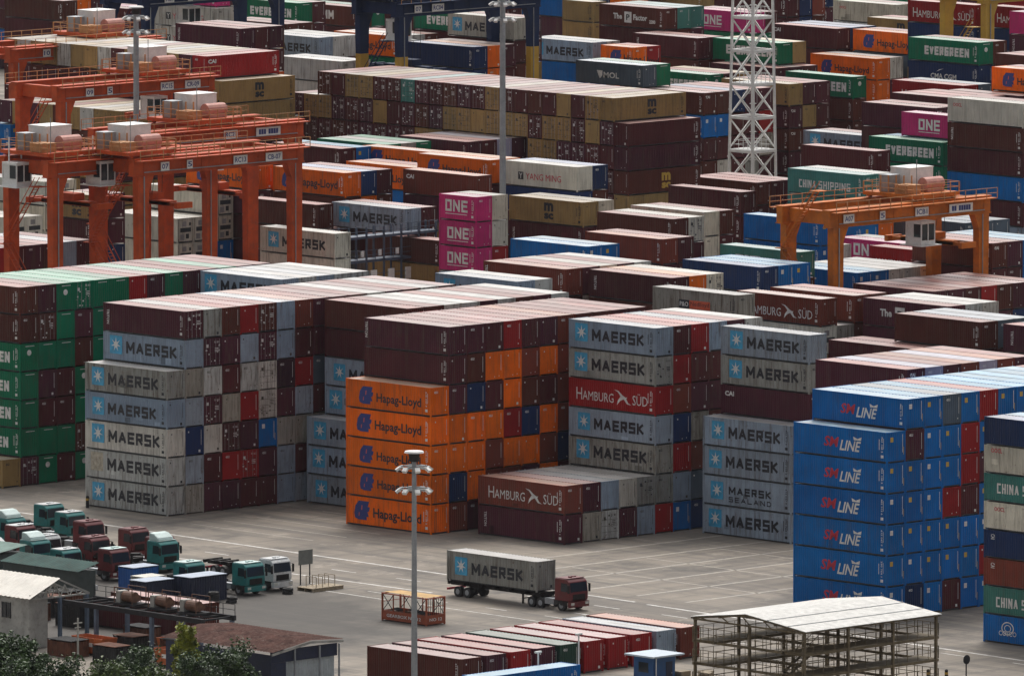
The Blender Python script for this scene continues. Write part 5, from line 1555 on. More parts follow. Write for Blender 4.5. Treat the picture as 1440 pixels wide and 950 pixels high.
44.12|137|5.8|2.9|1S|mH
44.12|137|2.9|2.9|1S|mH
44.12|137|0|2.9|1S|mH
46.6|137|8.7|2.9|1S|eH
46.6|137|5.8|2.9|1S|mH
46.6|137|2.9|2.9|1S|dH
46.6|137|0|2.9|1S|rH
96.23|53.56|5.8|2.9|1S|mH
96.23|53.56|2.9|2.9|1S|mH
96.23|53.56|0|2.9|1S|dH
98.71|53.56|8.7|2.9|1S|m
98.71|53.56|5.8|2.9|1S|mH
98.71|53.56|2.9|2.9|1S|tH
98.71|53.56|0|2.9|1S|bH
101.19|53.56|8.7|2.9|1S|m
101.19|53.56|5.8|2.9|1S|mH
101.19|53.56|2.9|2.9|1S|dH
101.19|53.56|0|2.9|1S|kH
103.68|53.56|8.7|2.9|1S|r
103.68|53.56|5.8|2.9|1S|oH
103.68|53.56|2.9|2.9|1S|mH
103.68|53.56|0|2.9|1S|mH
106.16|53.56|5.8|2.9|1S|m
106.16|53.56|2.9|2.9|1S|tH
106.16|53.56|0|2.9|1S|gH
108.64|53.56|5.8|2.9|1S|n
108.64|53.56|2.9|2.9|1S|rH
108.64|53.56|0|2.9|1S|kH
111.13|53.56|8.7|2.9|1S|m
111.13|53.56|5.8|2.9|1S|bH
111.13|53.56|2.9|2.9|1S|kH
111.13|53.56|0|2.9|1S|kH
116.09|53.56|5.8|2.9|1S|mH
116.09|53.56|2.9|2.9|1S|kH
116.09|53.56|0|2.9|1S|nH
104.13|72.83|5.8|2.9|1S|bH
104.13|72.83|2.9|2.9|1S|nH
104.13|72.83|0|2.9|1S|kH
106.62|72.83|8.7|2.9|1S|b
106.62|72.83|5.8|2.9|1S|bH
106.62|72.83|2.9|2.9|1S|bH
106.62|72.83|0|2.9|1S|kH
109.1|72.83|8.7|2.9|1S|w
109.1|72.83|5.8|2.9|1S|bH
109.1|72.83|2.9|2.9|1S|mH
109.1|72.83|0|2.9|1S|mH
111.58|72.83|8.7|2.9|1S|w
111.58|72.83|5.8|2.9|1S|mH
111.58|72.83|2.9|2.9|1S|gH
111.58|72.83|0|2.9|1S|gH
114.07|72.83|8.7|2.9|1S|w
114.07|72.83|5.8|2.9|1S|gH
114.07|72.83|2.9|2.9|1S|kH
114.07|72.83|0|2.9|1S|tH
116.55|72.83|5.8|2.9|1S|mH
116.55|72.83|2.9|2.9|1S|kH
116.55|72.83|0|2.9|1S|kH
81.04|64.65|8.7|2.9|1S|n
81.04|64.65|5.8|2.9|1S|nH
81.04|64.65|2.9|2.9|1S|gH
81.04|64.65|0|2.9|1S|mH
83.53|64.65|8.7|2.9|1S|nH
83.53|64.65|5.8|2.9|1S|oH
83.53|64.65|2.9|2.9|1S|mH
83.53|64.65|0|2.9|1S|oH
86.01|64.65|8.7|2.9|1S|nH
86.01|64.65|5.8|2.9|1S|dH
86.01|64.65|2.9|2.9|1S|mH
86.01|64.65|0|2.9|1S|dH
95.26|73.09|8.7|2.9|1S|m
95.26|73.09|5.8|2.9|1S|nH
95.26|73.09|2.9|2.9|1S|rH
95.26|73.09|0|2.9|1S|rH
117.24|64.97|8.7|2.9|1S|m
119.72|64.97|8.7|2.9|1S|m
119.72|64.97|5.8|2.9|1S|bH
119.72|64.97|2.9|2.9|1S|nH
119.72|64.97|0|2.9|1S|mH
122.2|64.97|11.6|2.9|1S|b
122.2|64.97|8.7|2.9|1S|b
122.2|64.97|5.8|2.9|1S|nH
122.2|64.97|2.9|2.9|1S|kH
122.2|64.97|0|2.9|1S|dH
124.68|64.97|11.6|2.9|1S|b
124.68|64.97|8.7|2.9|1S|bH
124.68|64.97|5.8|2.9|1S|mH
124.68|64.97|2.9|2.9|1S|oH
124.68|64.97|0|2.9|1S|gH
126.33|80.42|5.8|2.9|1S|mH
126.33|80.42|2.9|2.9|1S|kH
126.33|80.42|0|2.9|1S|rH
130.42|89.59|5.8|2.9|1S|cH
130.42|89.59|2.9|2.9|1S|rH
130.42|89.59|0|2.9|1S|gH
132.91|89.59|8.7|2.9|1S|w
132.91|89.59|5.8|2.9|1S|mH
132.91|89.59|2.9|2.9|1S|oH
132.91|89.59|0|2.9|1S|nH
121.14|95.23|5.8|2.9|1S|mH
121.14|95.23|2.9|2.9|1S|bH
121.14|95.23|0|2.9|1S|mH
123.62|95.23|8.7|2.9|1S|c
123.62|95.23|5.8|2.9|1S|gH
123.62|95.23|2.9|2.9|1S|rH
123.62|95.23|0|2.9|1S|rH
82.83|93.44|8.7|2.9|1S|mH
82.83|93.44|5.8|2.9|1S|kH
82.83|93.44|2.9|2.9|1S|mH
82.83|93.44|0|2.9|1S|nH
85.31|93.44|11.6|2.9|1S|b
85.31|93.44|8.7|2.9|1S|mH
85.31|93.44|5.8|2.9|1S|dH
85.31|93.44|2.9|2.9|1S|mH
85.31|93.44|0|2.9|1S|gH
94.25|93.33|8.7|2.9|1S|m
94.25|93.33|5.8|2.9|1S|rH
94.25|93.33|2.9|2.9|1S|mH
94.25|93.33|0|2.9|1S|mH
96.73|93.33|8.7|2.9|1S|m
96.73|93.33|5.8|2.9|1S|eH
96.73|93.33|2.9|2.9|1S|rH
96.73|93.33|0|2.9|1S|bH
120.76|125.5|8.7|2.9|1S|mH
120.76|125.5|5.8|2.9|1S|mH
120.76|125.5|2.9|2.9|1S|dH
120.76|125.5|0|2.9|1S|bH
110.85|108.38|8.7|2.9|1S|mH
110.85|108.38|5.8|2.9|1S|nH
110.85|108.38|2.9|2.9|1S|kH
110.85|108.38|0|2.9|1S|mH
113.34|108.38|8.7|2.9|1S|m
113.34|108.38|5.8|2.9|1S|kH
113.34|108.38|2.9|2.9|1S|mH
113.34|108.38|0|2.9|1S|mH
139.3|131.88|5.8|2.9|1S|c
139.3|131.88|2.9|2.9|1S|dH
139.3|131.88|0|2.9|1S|gH
141.78|131.88|5.8|2.9|1S|m
141.78|131.88|2.9|2.9|1S|mH
141.78|131.88|0|2.9|1S|nH
116.77|128.9|5.8|2.9|1S|n
116.77|128.9|2.9|2.9|1S|kH
116.77|128.9|0|2.9|1S|tH
119.25|128.9|11.6|2.9|1S|c
91.92|120.58|5.8|2.9|2S|g
91.92|120.58|2.9|2.9|2S|rH
91.92|120.58|-0|2.9|2S|dH
94.4|120.58|14.5|2.9|2S|c
94.4|120.58|11.6|2.9|2S|c
94.4|120.58|8.7|2.9|2S|r
94.4|120.58|5.8|2.9|2S|oH
94.4|120.58|2.9|2.9|2S|tH
94.4|120.58|-0|2.9|2S|bH
108.92|138.3|11.6|2.9|1S|m
108.92|138.3|8.7|2.9|1S|t
108.92|138.3|5.8|2.9|1S|bH
108.92|138.3|2.9|2.9|1S|mH
108.92|138.3|-0|2.9|1S|mH
96.94|137.45|2.9|2.9|1S|mH
96.94|137.45|0|2.9|1S|eH
99.42|137.45|8.7|2.9|1S|m
99.42|137.45|5.8|2.9|1S|d
99.42|137.45|2.9|2.9|1S|mH
99.42|137.45|0|2.9|1S|bH
72.35|122.88|5.8|2.9|1S|tH
72.35|122.88|2.9|2.9|1S|gH
72.35|122.88|0|2.9|1S|dH
93.14|147.94|8.7|2.9|1S|m
93.14|147.94|5.8|2.9|1S|m
93.14|147.94|2.9|2.9|1S|mH
93.14|147.94|0|2.9|1S|oH
95.62|147.94|8.7|2.9|1S|m
95.62|147.94|5.8|2.9|1S|mH
99.02|164.42|11.6|2.9|1S|m
99.02|164.42|8.7|2.9|1S|m
99.02|164.42|5.8|2.9|1S|m
99.02|164.42|2.9|2.9|1S|tH
99.02|164.42|-0|2.9|1S|bH
100.63|151.32|11.6|2.9|1S|m
100.63|151.32|8.7|2.9|1S|nH
100.63|151.32|5.8|2.9|1S|kH
100.63|151.32|2.9|2.9|1S|gH
100.63|151.32|-0|2.9|1S|nH
103.11|151.32|11.6|2.9|1S|o
103.11|151.32|8.7|2.9|1S|kH
103.11|151.32|5.8|2.9|1S|bH
103.11|151.32|2.9|2.9|1S|nH
103.11|151.32|-0|2.9|1S|mH
105.59|151.32|11.6|2.9|1S|m
105.59|151.32|8.7|2.9|1S|mH
105.59|151.32|5.8|2.9|1S|mH
105.59|151.32|2.9|2.9|1S|dH
105.59|151.32|-0|2.9|1S|oH
131.51|171.98|8.7|2.9|1S|b
131.51|171.98|5.8|2.9|1S|bH
131.51|171.98|2.9|2.9|1S|tH
131.51|171.98|0|2.9|1S|nH
133.99|171.98|11.6|2.9|1S|m
133.99|171.98|8.7|2.9|1S|mH
133.99|171.98|5.8|2.9|1S|nH
133.99|171.98|2.9|2.9|1S|eH
133.99|171.98|0|2.9|1S|bH
123.26|151.05|11.6|2.9|1S|m
123.26|151.05|8.7|2.9|1S|mH
123.26|151.05|5.8|2.9|1S|rH
123.26|151.05|2.9|2.9|1S|kH
123.26|151.05|-0|2.9|1S|rH
125.74|151.05|14.5|2.9|1S|o
125.74|151.05|11.6|2.9|1S|mH
125.74|151.05|8.7|2.9|1S|gH
125.74|151.05|5.8|2.9|1S|bH
125.74|151.05|2.9|2.9|1S|nH
125.74|151.05|-0|2.9|1S|mH
146.49|185.11|8.7|2.9|1S|mH
146.49|185.11|5.8|2.9|1S|tH
146.49|185.11|2.9|2.9|1S|mH
146.49|185.11|0|2.9|1S|oH
124.62|137.92|11.6|2.9|1S|n
124.62|137.92|8.7|2.9|1S|m
124.62|137.92|5.8|2.9|1S|m
124.62|137.92|2.9|2.9|1S|eH
124.62|137.92|-0|2.9|1S|mH
127.1|137.92|11.6|2.9|1S|m
127.1|137.92|8.7|2.9|1S|oH
127.1|137.92|5.8|2.9|1S|bH
127.1|137.92|2.9|2.9|1S|oH
127.1|137.92|-0|2.9|1S|gH
141.52|195.74|8.7|2.9|1S|mH
141.52|195.74|5.8|2.9|1S|tH
141.52|195.74|2.9|2.9|1S|mH
141.52|195.74|0|2.9|1S|eH
144|195.74|11.6|2.9|1S|b
144|195.74|8.7|2.9|1S|mH
144|195.74|5.8|2.9|1S|mH
144|195.74|2.9|2.9|1S|mH
144|195.74|0|2.9|1S|rH
148.97|195.74|11.6|2.9|1S|e
148.97|195.74|8.7|2.9|1S|mH
148.97|195.74|5.8|2.9|1S|mH
148.97|195.74|2.9|2.9|1S|bH
148.97|195.74|0|2.9|1S|eH
151.45|195.74|11.6|2.9|1S|d
151.45|195.74|8.7|2.9|1S|mH
151.45|195.74|5.8|2.9|1S|dH
151.45|195.74|2.9|2.9|1S|bH
151.45|195.74|0|2.9|1S|tH
153.94|195.74|11.6|2.9|1S|e
153.94|195.74|8.7|2.9|1S|mH
153.94|195.74|5.8|2.9|1S|mH
153.94|195.74|2.9|2.9|1S|tH
153.94|195.74|0|2.9|1S|kH
190.09|173.84|2.9|2.9|1S|m
190.09|173.84|-0|2.9|1S|kH
192.57|173.84|2.9|2.9|1S|m
192.57|173.84|-0|2.9|1S|mH
195.06|173.84|5.8|2.9|1S|m
195.06|173.84|2.9|2.9|1S|m
195.06|173.84|-0|2.9|1S|rH
159.32|145.87|5.8|2.9|1S|m
159.32|145.87|2.9|2.9|1S|m
159.32|145.87|0|2.9|1S|mH
167.14|180.2|17.4|2.9|1R|m
167.14|182.69|17.4|2.9|1R|t
167.14|185.17|17.4|2.9|1R|m
167.14|187.65|17.4|2.9|1R|m
167.14|190.13|17.4|2.9|1R|m
167.14|192.62|17.4|2.9|1R|mD
167.14|195.1|17.4|2.9|1R|tD
167.14|197.58|17.4|2.9|1R|mD
167.14|200.07|17.4|2.9|1R|mD
167.14|202.55|17.4|2.9|1R|mD
167.14|205.03|17.4|2.9|1R|mD
167.14|207.52|17.4|2.9|1R|mD
167.14|210|17.4|2.9|1R|sD
167.14|212.48|17.4|2.9|1R|mD
167.14|214.96|17.4|2.9|1R|mD
167.14|217.45|17.4|2.9|1R|tD
167.14|219.93|17.4|2.9|1R|tD
167.14|222.41|17.4|2.9|1R|m
167.14|224.9|17.4|2.9|1R|mD
167.14|175.24|14.5|2.9|1R|mD
167.14|177.72|14.5|2.9|1R|t
167.14|180.2|14.5|2.9|1R|mD
167.14|182.69|14.5|2.9|1R|tD
167.14|185.17|14.5|2.9|1R|tD
167.14|187.65|14.5|2.9|1R|mD
167.14|190.13|14.5|2.9|1R|tD
167.14|192.62|14.5|2.9|1R|tD
167.14|195.1|14.5|2.9|1R|tD
167.14|197.58|14.5|2.9|1R|t
167.14|200.07|14.5|2.9|1R|tD
167.14|202.55|14.5|2.9|1R|tD
167.14|205.03|14.5|2.9|1R|mD
167.14|207.52|14.5|2.9|1R|mD
167.14|210|14.5|2.9|1R|mD
167.14|212.48|14.5|2.9|1R|m
167.14|214.96|14.5|2.9|1R|t
167.14|217.45|14.5|2.9|1R|mD
167.14|219.93|14.5|2.9|1R|mD
167.14|222.41|14.5|2.9|1R|mD
167.14|224.9|14.5|2.9|1R|tD
167.14|227.38|14.5|2.9|1R|tD
167.14|229.86|14.5|2.9|1R|mD
167.14|175.24|11.6|2.9|1R|m
167.14|177.72|11.6|2.9|1R|mD
167.14|180.2|11.6|2.9|1R|mD
167.14|182.69|11.6|2.9|1R|mD
167.14|185.17|11.6|2.9|1R|tD
167.14|187.65|11.6|2.9|1R|tD
167.14|205.03|11.6|2.9|1R|t
167.14|207.52|11.6|2.9|1R|tD
167.14|210|11.6|2.9|1R|mD
167.14|212.48|11.6|2.9|1R|mD
167.14|214.96|11.6|2.9|1R|mD
167.14|217.45|11.6|2.9|1R|mD
167.14|219.93|11.6|2.9|1R|mD
167.14|222.41|11.6|2.9|1R|mD
167.14|224.9|11.6|2.9|1R|mD
167.14|227.38|11.6|2.9|1R|mD
167.14|229.86|11.6|2.9|1R|mD
167.14|175.24|8.7|2.9|1R|mD
167.14|177.72|8.7|2.9|1R|mH
167.14|180.2|8.7|2.9|1R|mH
167.14|182.69|8.7|2.9|1R|mH
167.14|185.17|8.7|2.9|1R|mH
167.14|187.65|8.7|2.9|1R|tH
167.14|190.13|8.7|2.9|1R|mH
167.14|192.62|8.7|2.9|1R|mH
167.14|195.1|8.7|2.9|1R|mH
167.14|197.58|8.7|2.9|1R|mH
167.14|200.07|8.7|2.9|1R|mH
167.14|202.55|8.7|2.9|1R|mH
167.14|205.03|8.7|2.9|1R|mH
167.14|207.52|8.7|2.9|1R|tH
167.14|210|8.7|2.9|1R|mH
167.14|212.48|8.7|2.9|1R|mH
167.14|214.96|8.7|2.9|1R|mH
167.14|217.45|8.7|2.9|1R|mH
167.14|219.93|8.7|2.9|1R|mH
167.14|222.41|8.7|2.9|1R|mH
167.14|224.9|8.7|2.9|1R|mH
167.14|227.38|8.7|2.9|1R|mH
167.14|229.86|8.7|2.9|1R|mD
167.14|175.24|5.8|2.9|1R|mD
167.14|177.72|5.8|2.9|1R|mH
167.14|180.2|5.8|2.9|1R|mH
167.14|190.13|5.8|2.9|1R|mH
167.14|192.62|5.8|2.9|1R|tH
167.14|195.1|5.8|2.9|1R|mH
167.14|197.58|5.8|2.9|1R|mH
167.14|200.07|5.8|2.9|1R|mH
167.14|202.55|5.8|2.9|1R|mH
167.14|205.03|5.8|2.9|1R|mH
167.14|207.52|5.8|2.9|1R|mH
167.14|210|5.8|2.9|1R|tH
167.14|212.48|5.8|2.9|1R|tH
167.14|214.96|5.8|2.9|1R|mH
167.14|217.45|5.8|2.9|1R|mH
167.14|219.93|5.8|2.9|1R|mH
167.14|222.41|5.8|2.9|1R|mH
167.14|224.9|5.8|2.9|1R|mH
167.14|172.75|2.9|2.9|1R|mH
167.14|172.75|0|2.9|1R|kH
167.14|175.24|2.9|2.9|1R|mH
167.14|175.24|0|2.9|1R|kH
167.14|177.72|2.9|2.9|1R|tH
167.14|177.72|0|2.9|1R|kH
167.14|180.2|2.9|2.9|1R|mH
167.14|180.2|0|2.9|1R|kH
167.14|190.13|2.9|2.9|1R|mH
167.14|190.13|0|2.9|1R|kH
167.14|192.62|2.9|2.9|1R|mH
167.14|192.62|0|2.9|1R|nH
167.14|195.1|2.9|2.9|1R|mH
167.14|195.1|0|2.9|1R|mH
167.14|197.58|2.9|2.9|1R|tH
167.14|197.58|0|2.9|1R|mH
167.14|200.07|2.9|2.9|1R|kH
167.14|200.07|0|2.9|1R|mH
167.14|202.55|2.9|2.9|1R|nH
167.14|202.55|0|2.9|1R|kH
167.14|205.03|2.9|2.9|1R|mH
167.14|205.03|0|2.9|1R|mH
167.14|207.52|2.9|2.9|1R|mH
167.14|207.52|0|2.9|1R|mH
167.14|210|2.9|2.9|1R|kH
167.14|210|0|2.9|1R|mH
167.14|212.48|2.9|2.9|1R|nH
167.14|212.48|0|2.9|1R|kH
167.14|214.96|2.9|2.9|1R|mH
167.14|214.96|0|2.9|1R|mH
167.14|217.45|2.9|2.9|1R|tH
167.14|217.45|0|2.9|1R|nH
167.14|219.93|2.9|2.9|1R|mH
167.14|219.93|0|2.9|1R|mH
167.14|222.41|2.9|2.9|1R|nH
167.14|222.41|0|2.9|1R|mH
167.14|224.9|2.9|2.9|1R|mH
167.14|224.9|0|2.9|1R|mH
167.14|227.38|2.9|2.9|1R|mH
167.14|227.38|0|2.9|1R|mH
167.14|229.86|2.9|2.9|1R|kH
167.14|229.86|0|2.9|1R|mH
226.42|222.36|0|2.9|1S|oH
225.77|218.78|8.7|2.9|1S|b
225.77|218.78|5.8|2.9|1S|m:cap
225.77|218.78|2.9|2.9|1S|m
228.25|218.78|11.6|2.9|1S|m
228.25|218.78|8.7|2.9|1S|b
228.25|218.78|5.8|2.9|1S|m
228.25|218.78|2.9|2.9|1S|w
230.74|218.78|11.6|2.9|1S|n
230.74|218.78|8.7|2.9|1S|m
230.74|218.78|5.8|2.9|1S|m
230.74|218.78|2.9|2.9|1S|m
230.74|218.78|0|2.9|1S|mH
233.22|218.78|11.6|2.9|1S|m
233.22|218.78|8.7|2.9|1S|m
233.22|218.78|5.8|2.9|1S|m
233.22|218.78|2.9|2.9|1S|d
233.22|218.78|0|2.9|1S|bH
235.7|218.78|11.6|2.9|1S|m
235.7|218.78|8.7|2.9|1S|r
235.7|218.78|5.8|2.9|1S|d
235.7|218.78|2.9|2.9|1S|m
235.7|218.78|0|2.9|1S|mH
242.63|220.28|0|2.9|1S|m
245.11|220.28|11.6|2.9|1S|m
245.11|220.28|8.7|2.9|1S|t
245.11|220.28|5.8|2.9|1S|m
245.11|220.28|2.9|2.9|1S|mH
245.11|220.28|0|2.9|1S|rH
247.59|220.28|11.6|2.9|1S|m
247.59|220.28|8.7|2.9|1S|m
247.59|220.28|5.8|2.9|1S|m
247.59|220.28|2.9|2.9|1S|mH
247.59|220.28|0|2.9|1S|bH
198.76|162.3|8.7|2.9|1S|wH
198.76|162.3|5.8|2.9|1S|rH
198.76|162.3|2.9|2.9|1S|eH
198.76|162.3|0|2.9|1S|kH
201.24|162.3|11.6|2.9|1S|m
201.24|162.3|8.7|2.9|1S|mH
201.24|162.3|5.8|2.9|1S|dH
201.24|162.3|2.9|2.9|1S|rH
201.24|162.3|0|2.9|1S|gH
163.29|127.69|11.6|2.9|1S|nH
163.29|127.69|8.7|2.9|1S|eH
163.29|127.69|5.8|2.9|1S|nH
163.29|127.69|2.9|2.9|1S|dH
163.29|127.69|-0|2.9|1S|kH
141.56|108.44|8.7|2.9|1S|b
141.56|108.44|5.8|2.9|1S|eH
141.56|108.44|2.9|2.9|1S|kH
141.56|108.44|-0|2.9|1S|gH
144.04|108.44|11.6|2.9|1S|m
144.04|108.44|8.7|2.9|1S|o
144.04|108.44|5.8|2.9|1S|kH
144.04|108.44|2.9|2.9|1S|eH
144.04|108.44|-0|2.9|1S|oH
176.8|129.79|5.8|2.9|1S|r
176.8|129.79|2.9|2.9|1S|tH
176.8|129.79|-0|2.9|1S|bH
179.29|129.79|14.5|2.9|1S|b
179.29|129.79|11.6|2.9|1S|bH
179.29|129.79|8.7|2.9|1S|nH
179.29|129.79|5.8|2.9|1S|tH
179.29|129.79|2.9|2.9|1S|nH
179.29|129.79|-0|2.9|1S|oH
173.62|113.8|5.8|2.9|1S|g
173.62|113.8|2.9|2.9|1S|bH
173.62|113.8|-0|2.9|1S|nH
176.1|113.8|20.3|2.9|1S|m
176.1|113.8|17.4|2.9|1S|mH
176.1|113.8|14.5|2.9|1S|mH
176.1|113.8|11.6|2.9|1S|bH
176.1|113.8|8.7|2.9|1S|dH
176.1|113.8|5.8|2.9|1S|mH
176.1|113.8|2.9|2.9|1S|gH
176.1|113.8|-0|2.9|1S|mH
185.41|139.38|14.5|2.9|1S|m
185.41|139.38|11.6|2.9|1S|dH
185.41|139.38|8.7|2.9|1S|oH
185.41|139.38|5.8|2.9|1S|nH
185.41|139.38|2.9|2.9|1S|nH
185.41|139.38|0|2.9|1S|dH
187.89|139.38|17.4|2.9|1S|m
187.89|139.38|14.5|2.9|1S|mH
187.89|139.38|11.6|2.9|1S|mH
187.89|139.38|8.7|2.9|1S|tH
187.89|139.38|5.8|2.9|1S|mH
187.89|139.38|2.9|2.9|1S|bH
187.89|139.38|0|2.9|1S|rH
196.87|145.66|17.4|2.9|1S|m
196.87|145.66|14.5|2.9|1S|oH
196.87|145.66|11.6|2.9|1S|dH
196.87|145.66|8.7|2.9|1S|gH
196.87|145.66|5.8|2.9|1S|mH
196.87|145.66|2.9|2.9|1S|gH
196.87|145.66|0|2.9|1S|bH
199.36|145.66|17.4|2.9|1S|r
199.36|145.66|14.5|2.9|1S|mH
199.36|145.66|11.6|2.9|1S|kH
199.36|145.66|8.7|2.9|1S|rH
199.36|145.66|5.8|2.9|1S|bH
199.36|145.66|2.9|2.9|1S|dH
199.36|145.66|0|2.9|1S|mH
201.84|145.66|17.4|2.9|1S|m
201.84|145.66|14.5|2.9|1S|mH
201.84|145.66|11.6|2.9|1S|kH
201.84|145.66|8.7|2.9|1S|mH
201.84|145.66|5.8|2.9|1S|gH
201.84|145.66|2.9|2.9|1S|mH
201.84|145.66|0|2.9|1S|mH
204.48|143.46|17.4|2.9|1S|m
204.48|143.46|14.5|2.9|1S|tH
204.48|143.46|11.6|2.9|1S|eH
204.48|143.46|8.7|2.9|1S|tH
204.48|143.46|5.8|2.9|1S|gH
204.48|143.46|2.9|2.9|1S|mH
204.48|143.46|0|2.9|1S|tH
256.03|222|5.8|2.9|1S|m
256.03|222|2.9|2.9|1S|kH
256.03|222|0|2.9|1S|mH
277.51|238.65|8.7|2.9|1S|o
277.51|238.65|5.8|2.9|1S|mH
277.51|238.65|2.9|2.9|1S|kH
277.51|238.65|0|2.9|1S|mH
279.99|238.65|11.6|2.9|1S|w
279.99|238.65|8.7|2.9|1S|m
279.99|238.65|5.8|2.9|1S|oH
279.99|238.65|2.9|2.9|1S|mH
279.99|238.65|0|2.9|1S|mH
230.96|175.7|14.5|2.9|1S|yH
230.96|175.7|11.6|2.9|1S|gH
230.96|175.7|8.7|2.9|1S|mH
230.96|175.7|5.8|2.9|1S|rH
230.96|175.7|2.9|2.9|1S|gH
230.96|175.7|-0|2.9|1S|dH
233.45|175.7|20.3|2.9|1S|m
233.45|175.7|17.4|2.9|1S|m
233.45|175.7|14.5|2.9|1S|mH
233.45|175.7|11.6|2.9|1S|rH
233.45|175.7|8.7|2.9|1S|eH
233.45|175.7|5.8|2.9|1S|mH
233.45|175.7|2.9|2.9|1S|eH
233.45|175.7|-0|2.9|1S|mH
284.01|237.2|11.6|2.9|1S|y
284.01|237.2|8.7|2.9|1S|r
284.01|237.2|5.8|2.9|1S|nH
284.01|237.2|2.9|2.9|1S|mH
284.01|237.2|-0|2.9|1S|eH
286.5|237.2|14.5|2.9|1S|m
286.5|237.2|11.6|2.9|1S|mH
286.5|237.2|8.7|2.9|1S|eH
286.5|237.2|5.8|2.9|1S|mH
286.5|237.2|2.9|2.9|1S|tH
286.5|237.2|-0|2.9|1S|oH
209.64|157.82|14.5|2.9|1S|rH
209.64|157.82|11.6|2.9|1S|eH
209.64|157.82|8.7|2.9|1S|mH
209.64|157.82|5.8|2.9|1S|eH
209.64|157.82|2.9|2.9|1S|tH
209.64|157.82|0|2.9|1S|mH
212.13|157.82|17.4|2.9|1S|y
212.13|157.82|14.5|2.9|1S|mH
212.13|157.82|11.6|2.9|1S|tH
212.13|157.82|8.7|2.9|1S|nH
212.13|157.82|5.8|2.9|1S|mH
212.13|157.82|2.9|2.9|1S|kH
212.13|157.82|0|2.9|1S|gH
207.36|138.86|17.4|2.9|1S|o
207.36|138.86|14.5|2.9|1S|bH
207.36|138.86|11.6|2.9|1S|tH
207.36|138.86|8.7|2.9|1S|mH
207.36|138.86|5.8|2.9|1S|nH
207.36|138.86|2.9|2.9|1S|mH
207.36|138.86|-0|2.9|1S|mH
209.84|138.86|20.3|2.9|1S|m
209.84|138.86|17.4|2.9|1S|mH
209.84|138.86|14.5|2.9|1S|gH
209.84|138.86|11.6|2.9|1S|tH
209.84|138.86|8.7|2.9|1S|nH
209.84|138.86|5.8|2.9|1S|tH
209.84|138.86|2.9|2.9|1S|rH
209.84|138.86|-0|2.9|1S|gH
242.71|169.56|23.2|2.9|1S|p:one
242.71|169.56|20.3|2.9|1S|m:tri
242.71|169.56|17.4|2.9|1S|mH
242.71|169.56|14.5|2.9|1S|nH
242.71|169.56|11.6|2.9|1S|oH
242.71|169.56|8.7|2.9|1S|mH
242.71|169.56|5.8|2.9|1S|nH
242.71|169.56|2.9|2.9|1S|mH
242.71|169.56|-0|2.9|1S|nH
221.52|151.77|20.3|2.9|1S|m
221.52|151.77|17.4|2.9|1S|mH
221.52|151.77|14.5|2.9|1S|mH
221.52|151.77|11.6|2.9|1S|bH
221.52|151.77|8.7|2.9|1S|eH
221.52|151.77|5.8|2.9|1S|tH
221.52|151.77|2.9|2.9|1S|mH
221.52|151.77|-0|2.9|1S|bH
224|151.77|20.3|2.9|1S|m
224|151.77|17.4|2.9|1S|eH
224|151.77|14.5|2.9|1S|eH
224|151.77|11.6|2.9|1S|rH
224|151.77|8.7|2.9|1S|eH
224|151.77|5.8|2.9|1S|nH
224|151.77|2.9|2.9|1S|oH
224|151.77|-0|2.9|1S|mH
271.9|215.47|14.5|2.9|1S|n
271.9|215.47|11.6|2.9|1S|t
271.9|215.47|8.7|2.9|1S|dH
271.9|215.47|5.8|2.9|1S|kH
271.9|215.47|2.9|2.9|1S|mH
271.9|215.47|-0|2.9|1S|bH
273.02|201.91|17.4|2.9|1S|n
273.02|201.91|14.5|2.9|1S|n
273.02|201.91|11.6|2.9|1S|dH
273.02|201.91|8.7|2.9|1S|oH
273.02|201.91|5.8|2.9|1S|gH
273.02|201.91|2.9|2.9|1S|rH
273.02|201.91|-0|2.9|1S|nH
341.65|297.4|8.7|2.9|1S|w
341.65|297.4|5.8|2.9|1S|wH
341.65|297.4|2.9|2.9|1S|dH
341.65|297.4|0|2.9|1S|eH
344.13|297.4|11.6|2.9|1S|m
344.13|297.4|8.7|2.9|1S|mH
344.13|297.4|5.8|2.9|1S|mH
344.13|297.4|2.9|2.9|1S|rH
344.13|297.4|0|2.9|1S|kH
324.44|273.99|11.6|2.9|1S|t:msc
324.44|273.99|8.7|2.9|1S|mH
324.44|273.99|5.8|2.9|1S|gH
324.44|273.99|2.9|2.9|1S|dH
324.44|273.99|0|2.9|1S|rH
326.92|273.99|11.6|2.9|1S|m
326.92|273.99|8.7|2.9|1S|mH
326.92|273.99|5.8|2.9|1S|dH
326.92|273.99|2.9|2.9|1S|gH
326.92|273.99|0|2.9|1S|bH
282.63|250.98|11.6|2.9|1S|m
282.63|250.98|8.7|2.9|1S|rH
282.63|250.98|5.8|2.9|1S|oH
282.63|250.98|2.9|2.9|1S|mH
282.63|250.98|-0|2.9|1S|kH
285.11|250.98|14.5|2.9|1S|n
285.11|250.98|11.6|2.9|1S|m
285.11|250.98|8.7|2.9|1S|oH
285.11|250.98|5.8|2.9|1S|mH
285.11|250.98|2.9|2.9|1S|rH
285.11|250.98|-0|2.9|1S|eH
287.6|250.98|14.5|2.9|1S|n
287.6|250.98|11.6|2.9|1S|mH
287.6|250.98|8.7|2.9|1S|mH
287.6|250.98|5.8|2.9|1S|dH
287.6|250.98|2.9|2.9|1S|oH
287.6|250.98|-0|2.9|1S|tH
314.92|292.19|11.6|2.9|1S|m
314.92|292.19|8.7|2.9|1S|mH
314.92|292.19|5.8|2.9|1S|bH
314.92|292.19|2.9|2.9|1S|oH
314.92|292.19|-0|2.9|1S|mH
317.4|292.19|14.5|2.9|1S|n
317.4|292.19|11.6|2.9|1S|n
317.4|292.19|8.7|2.9|1S|mH
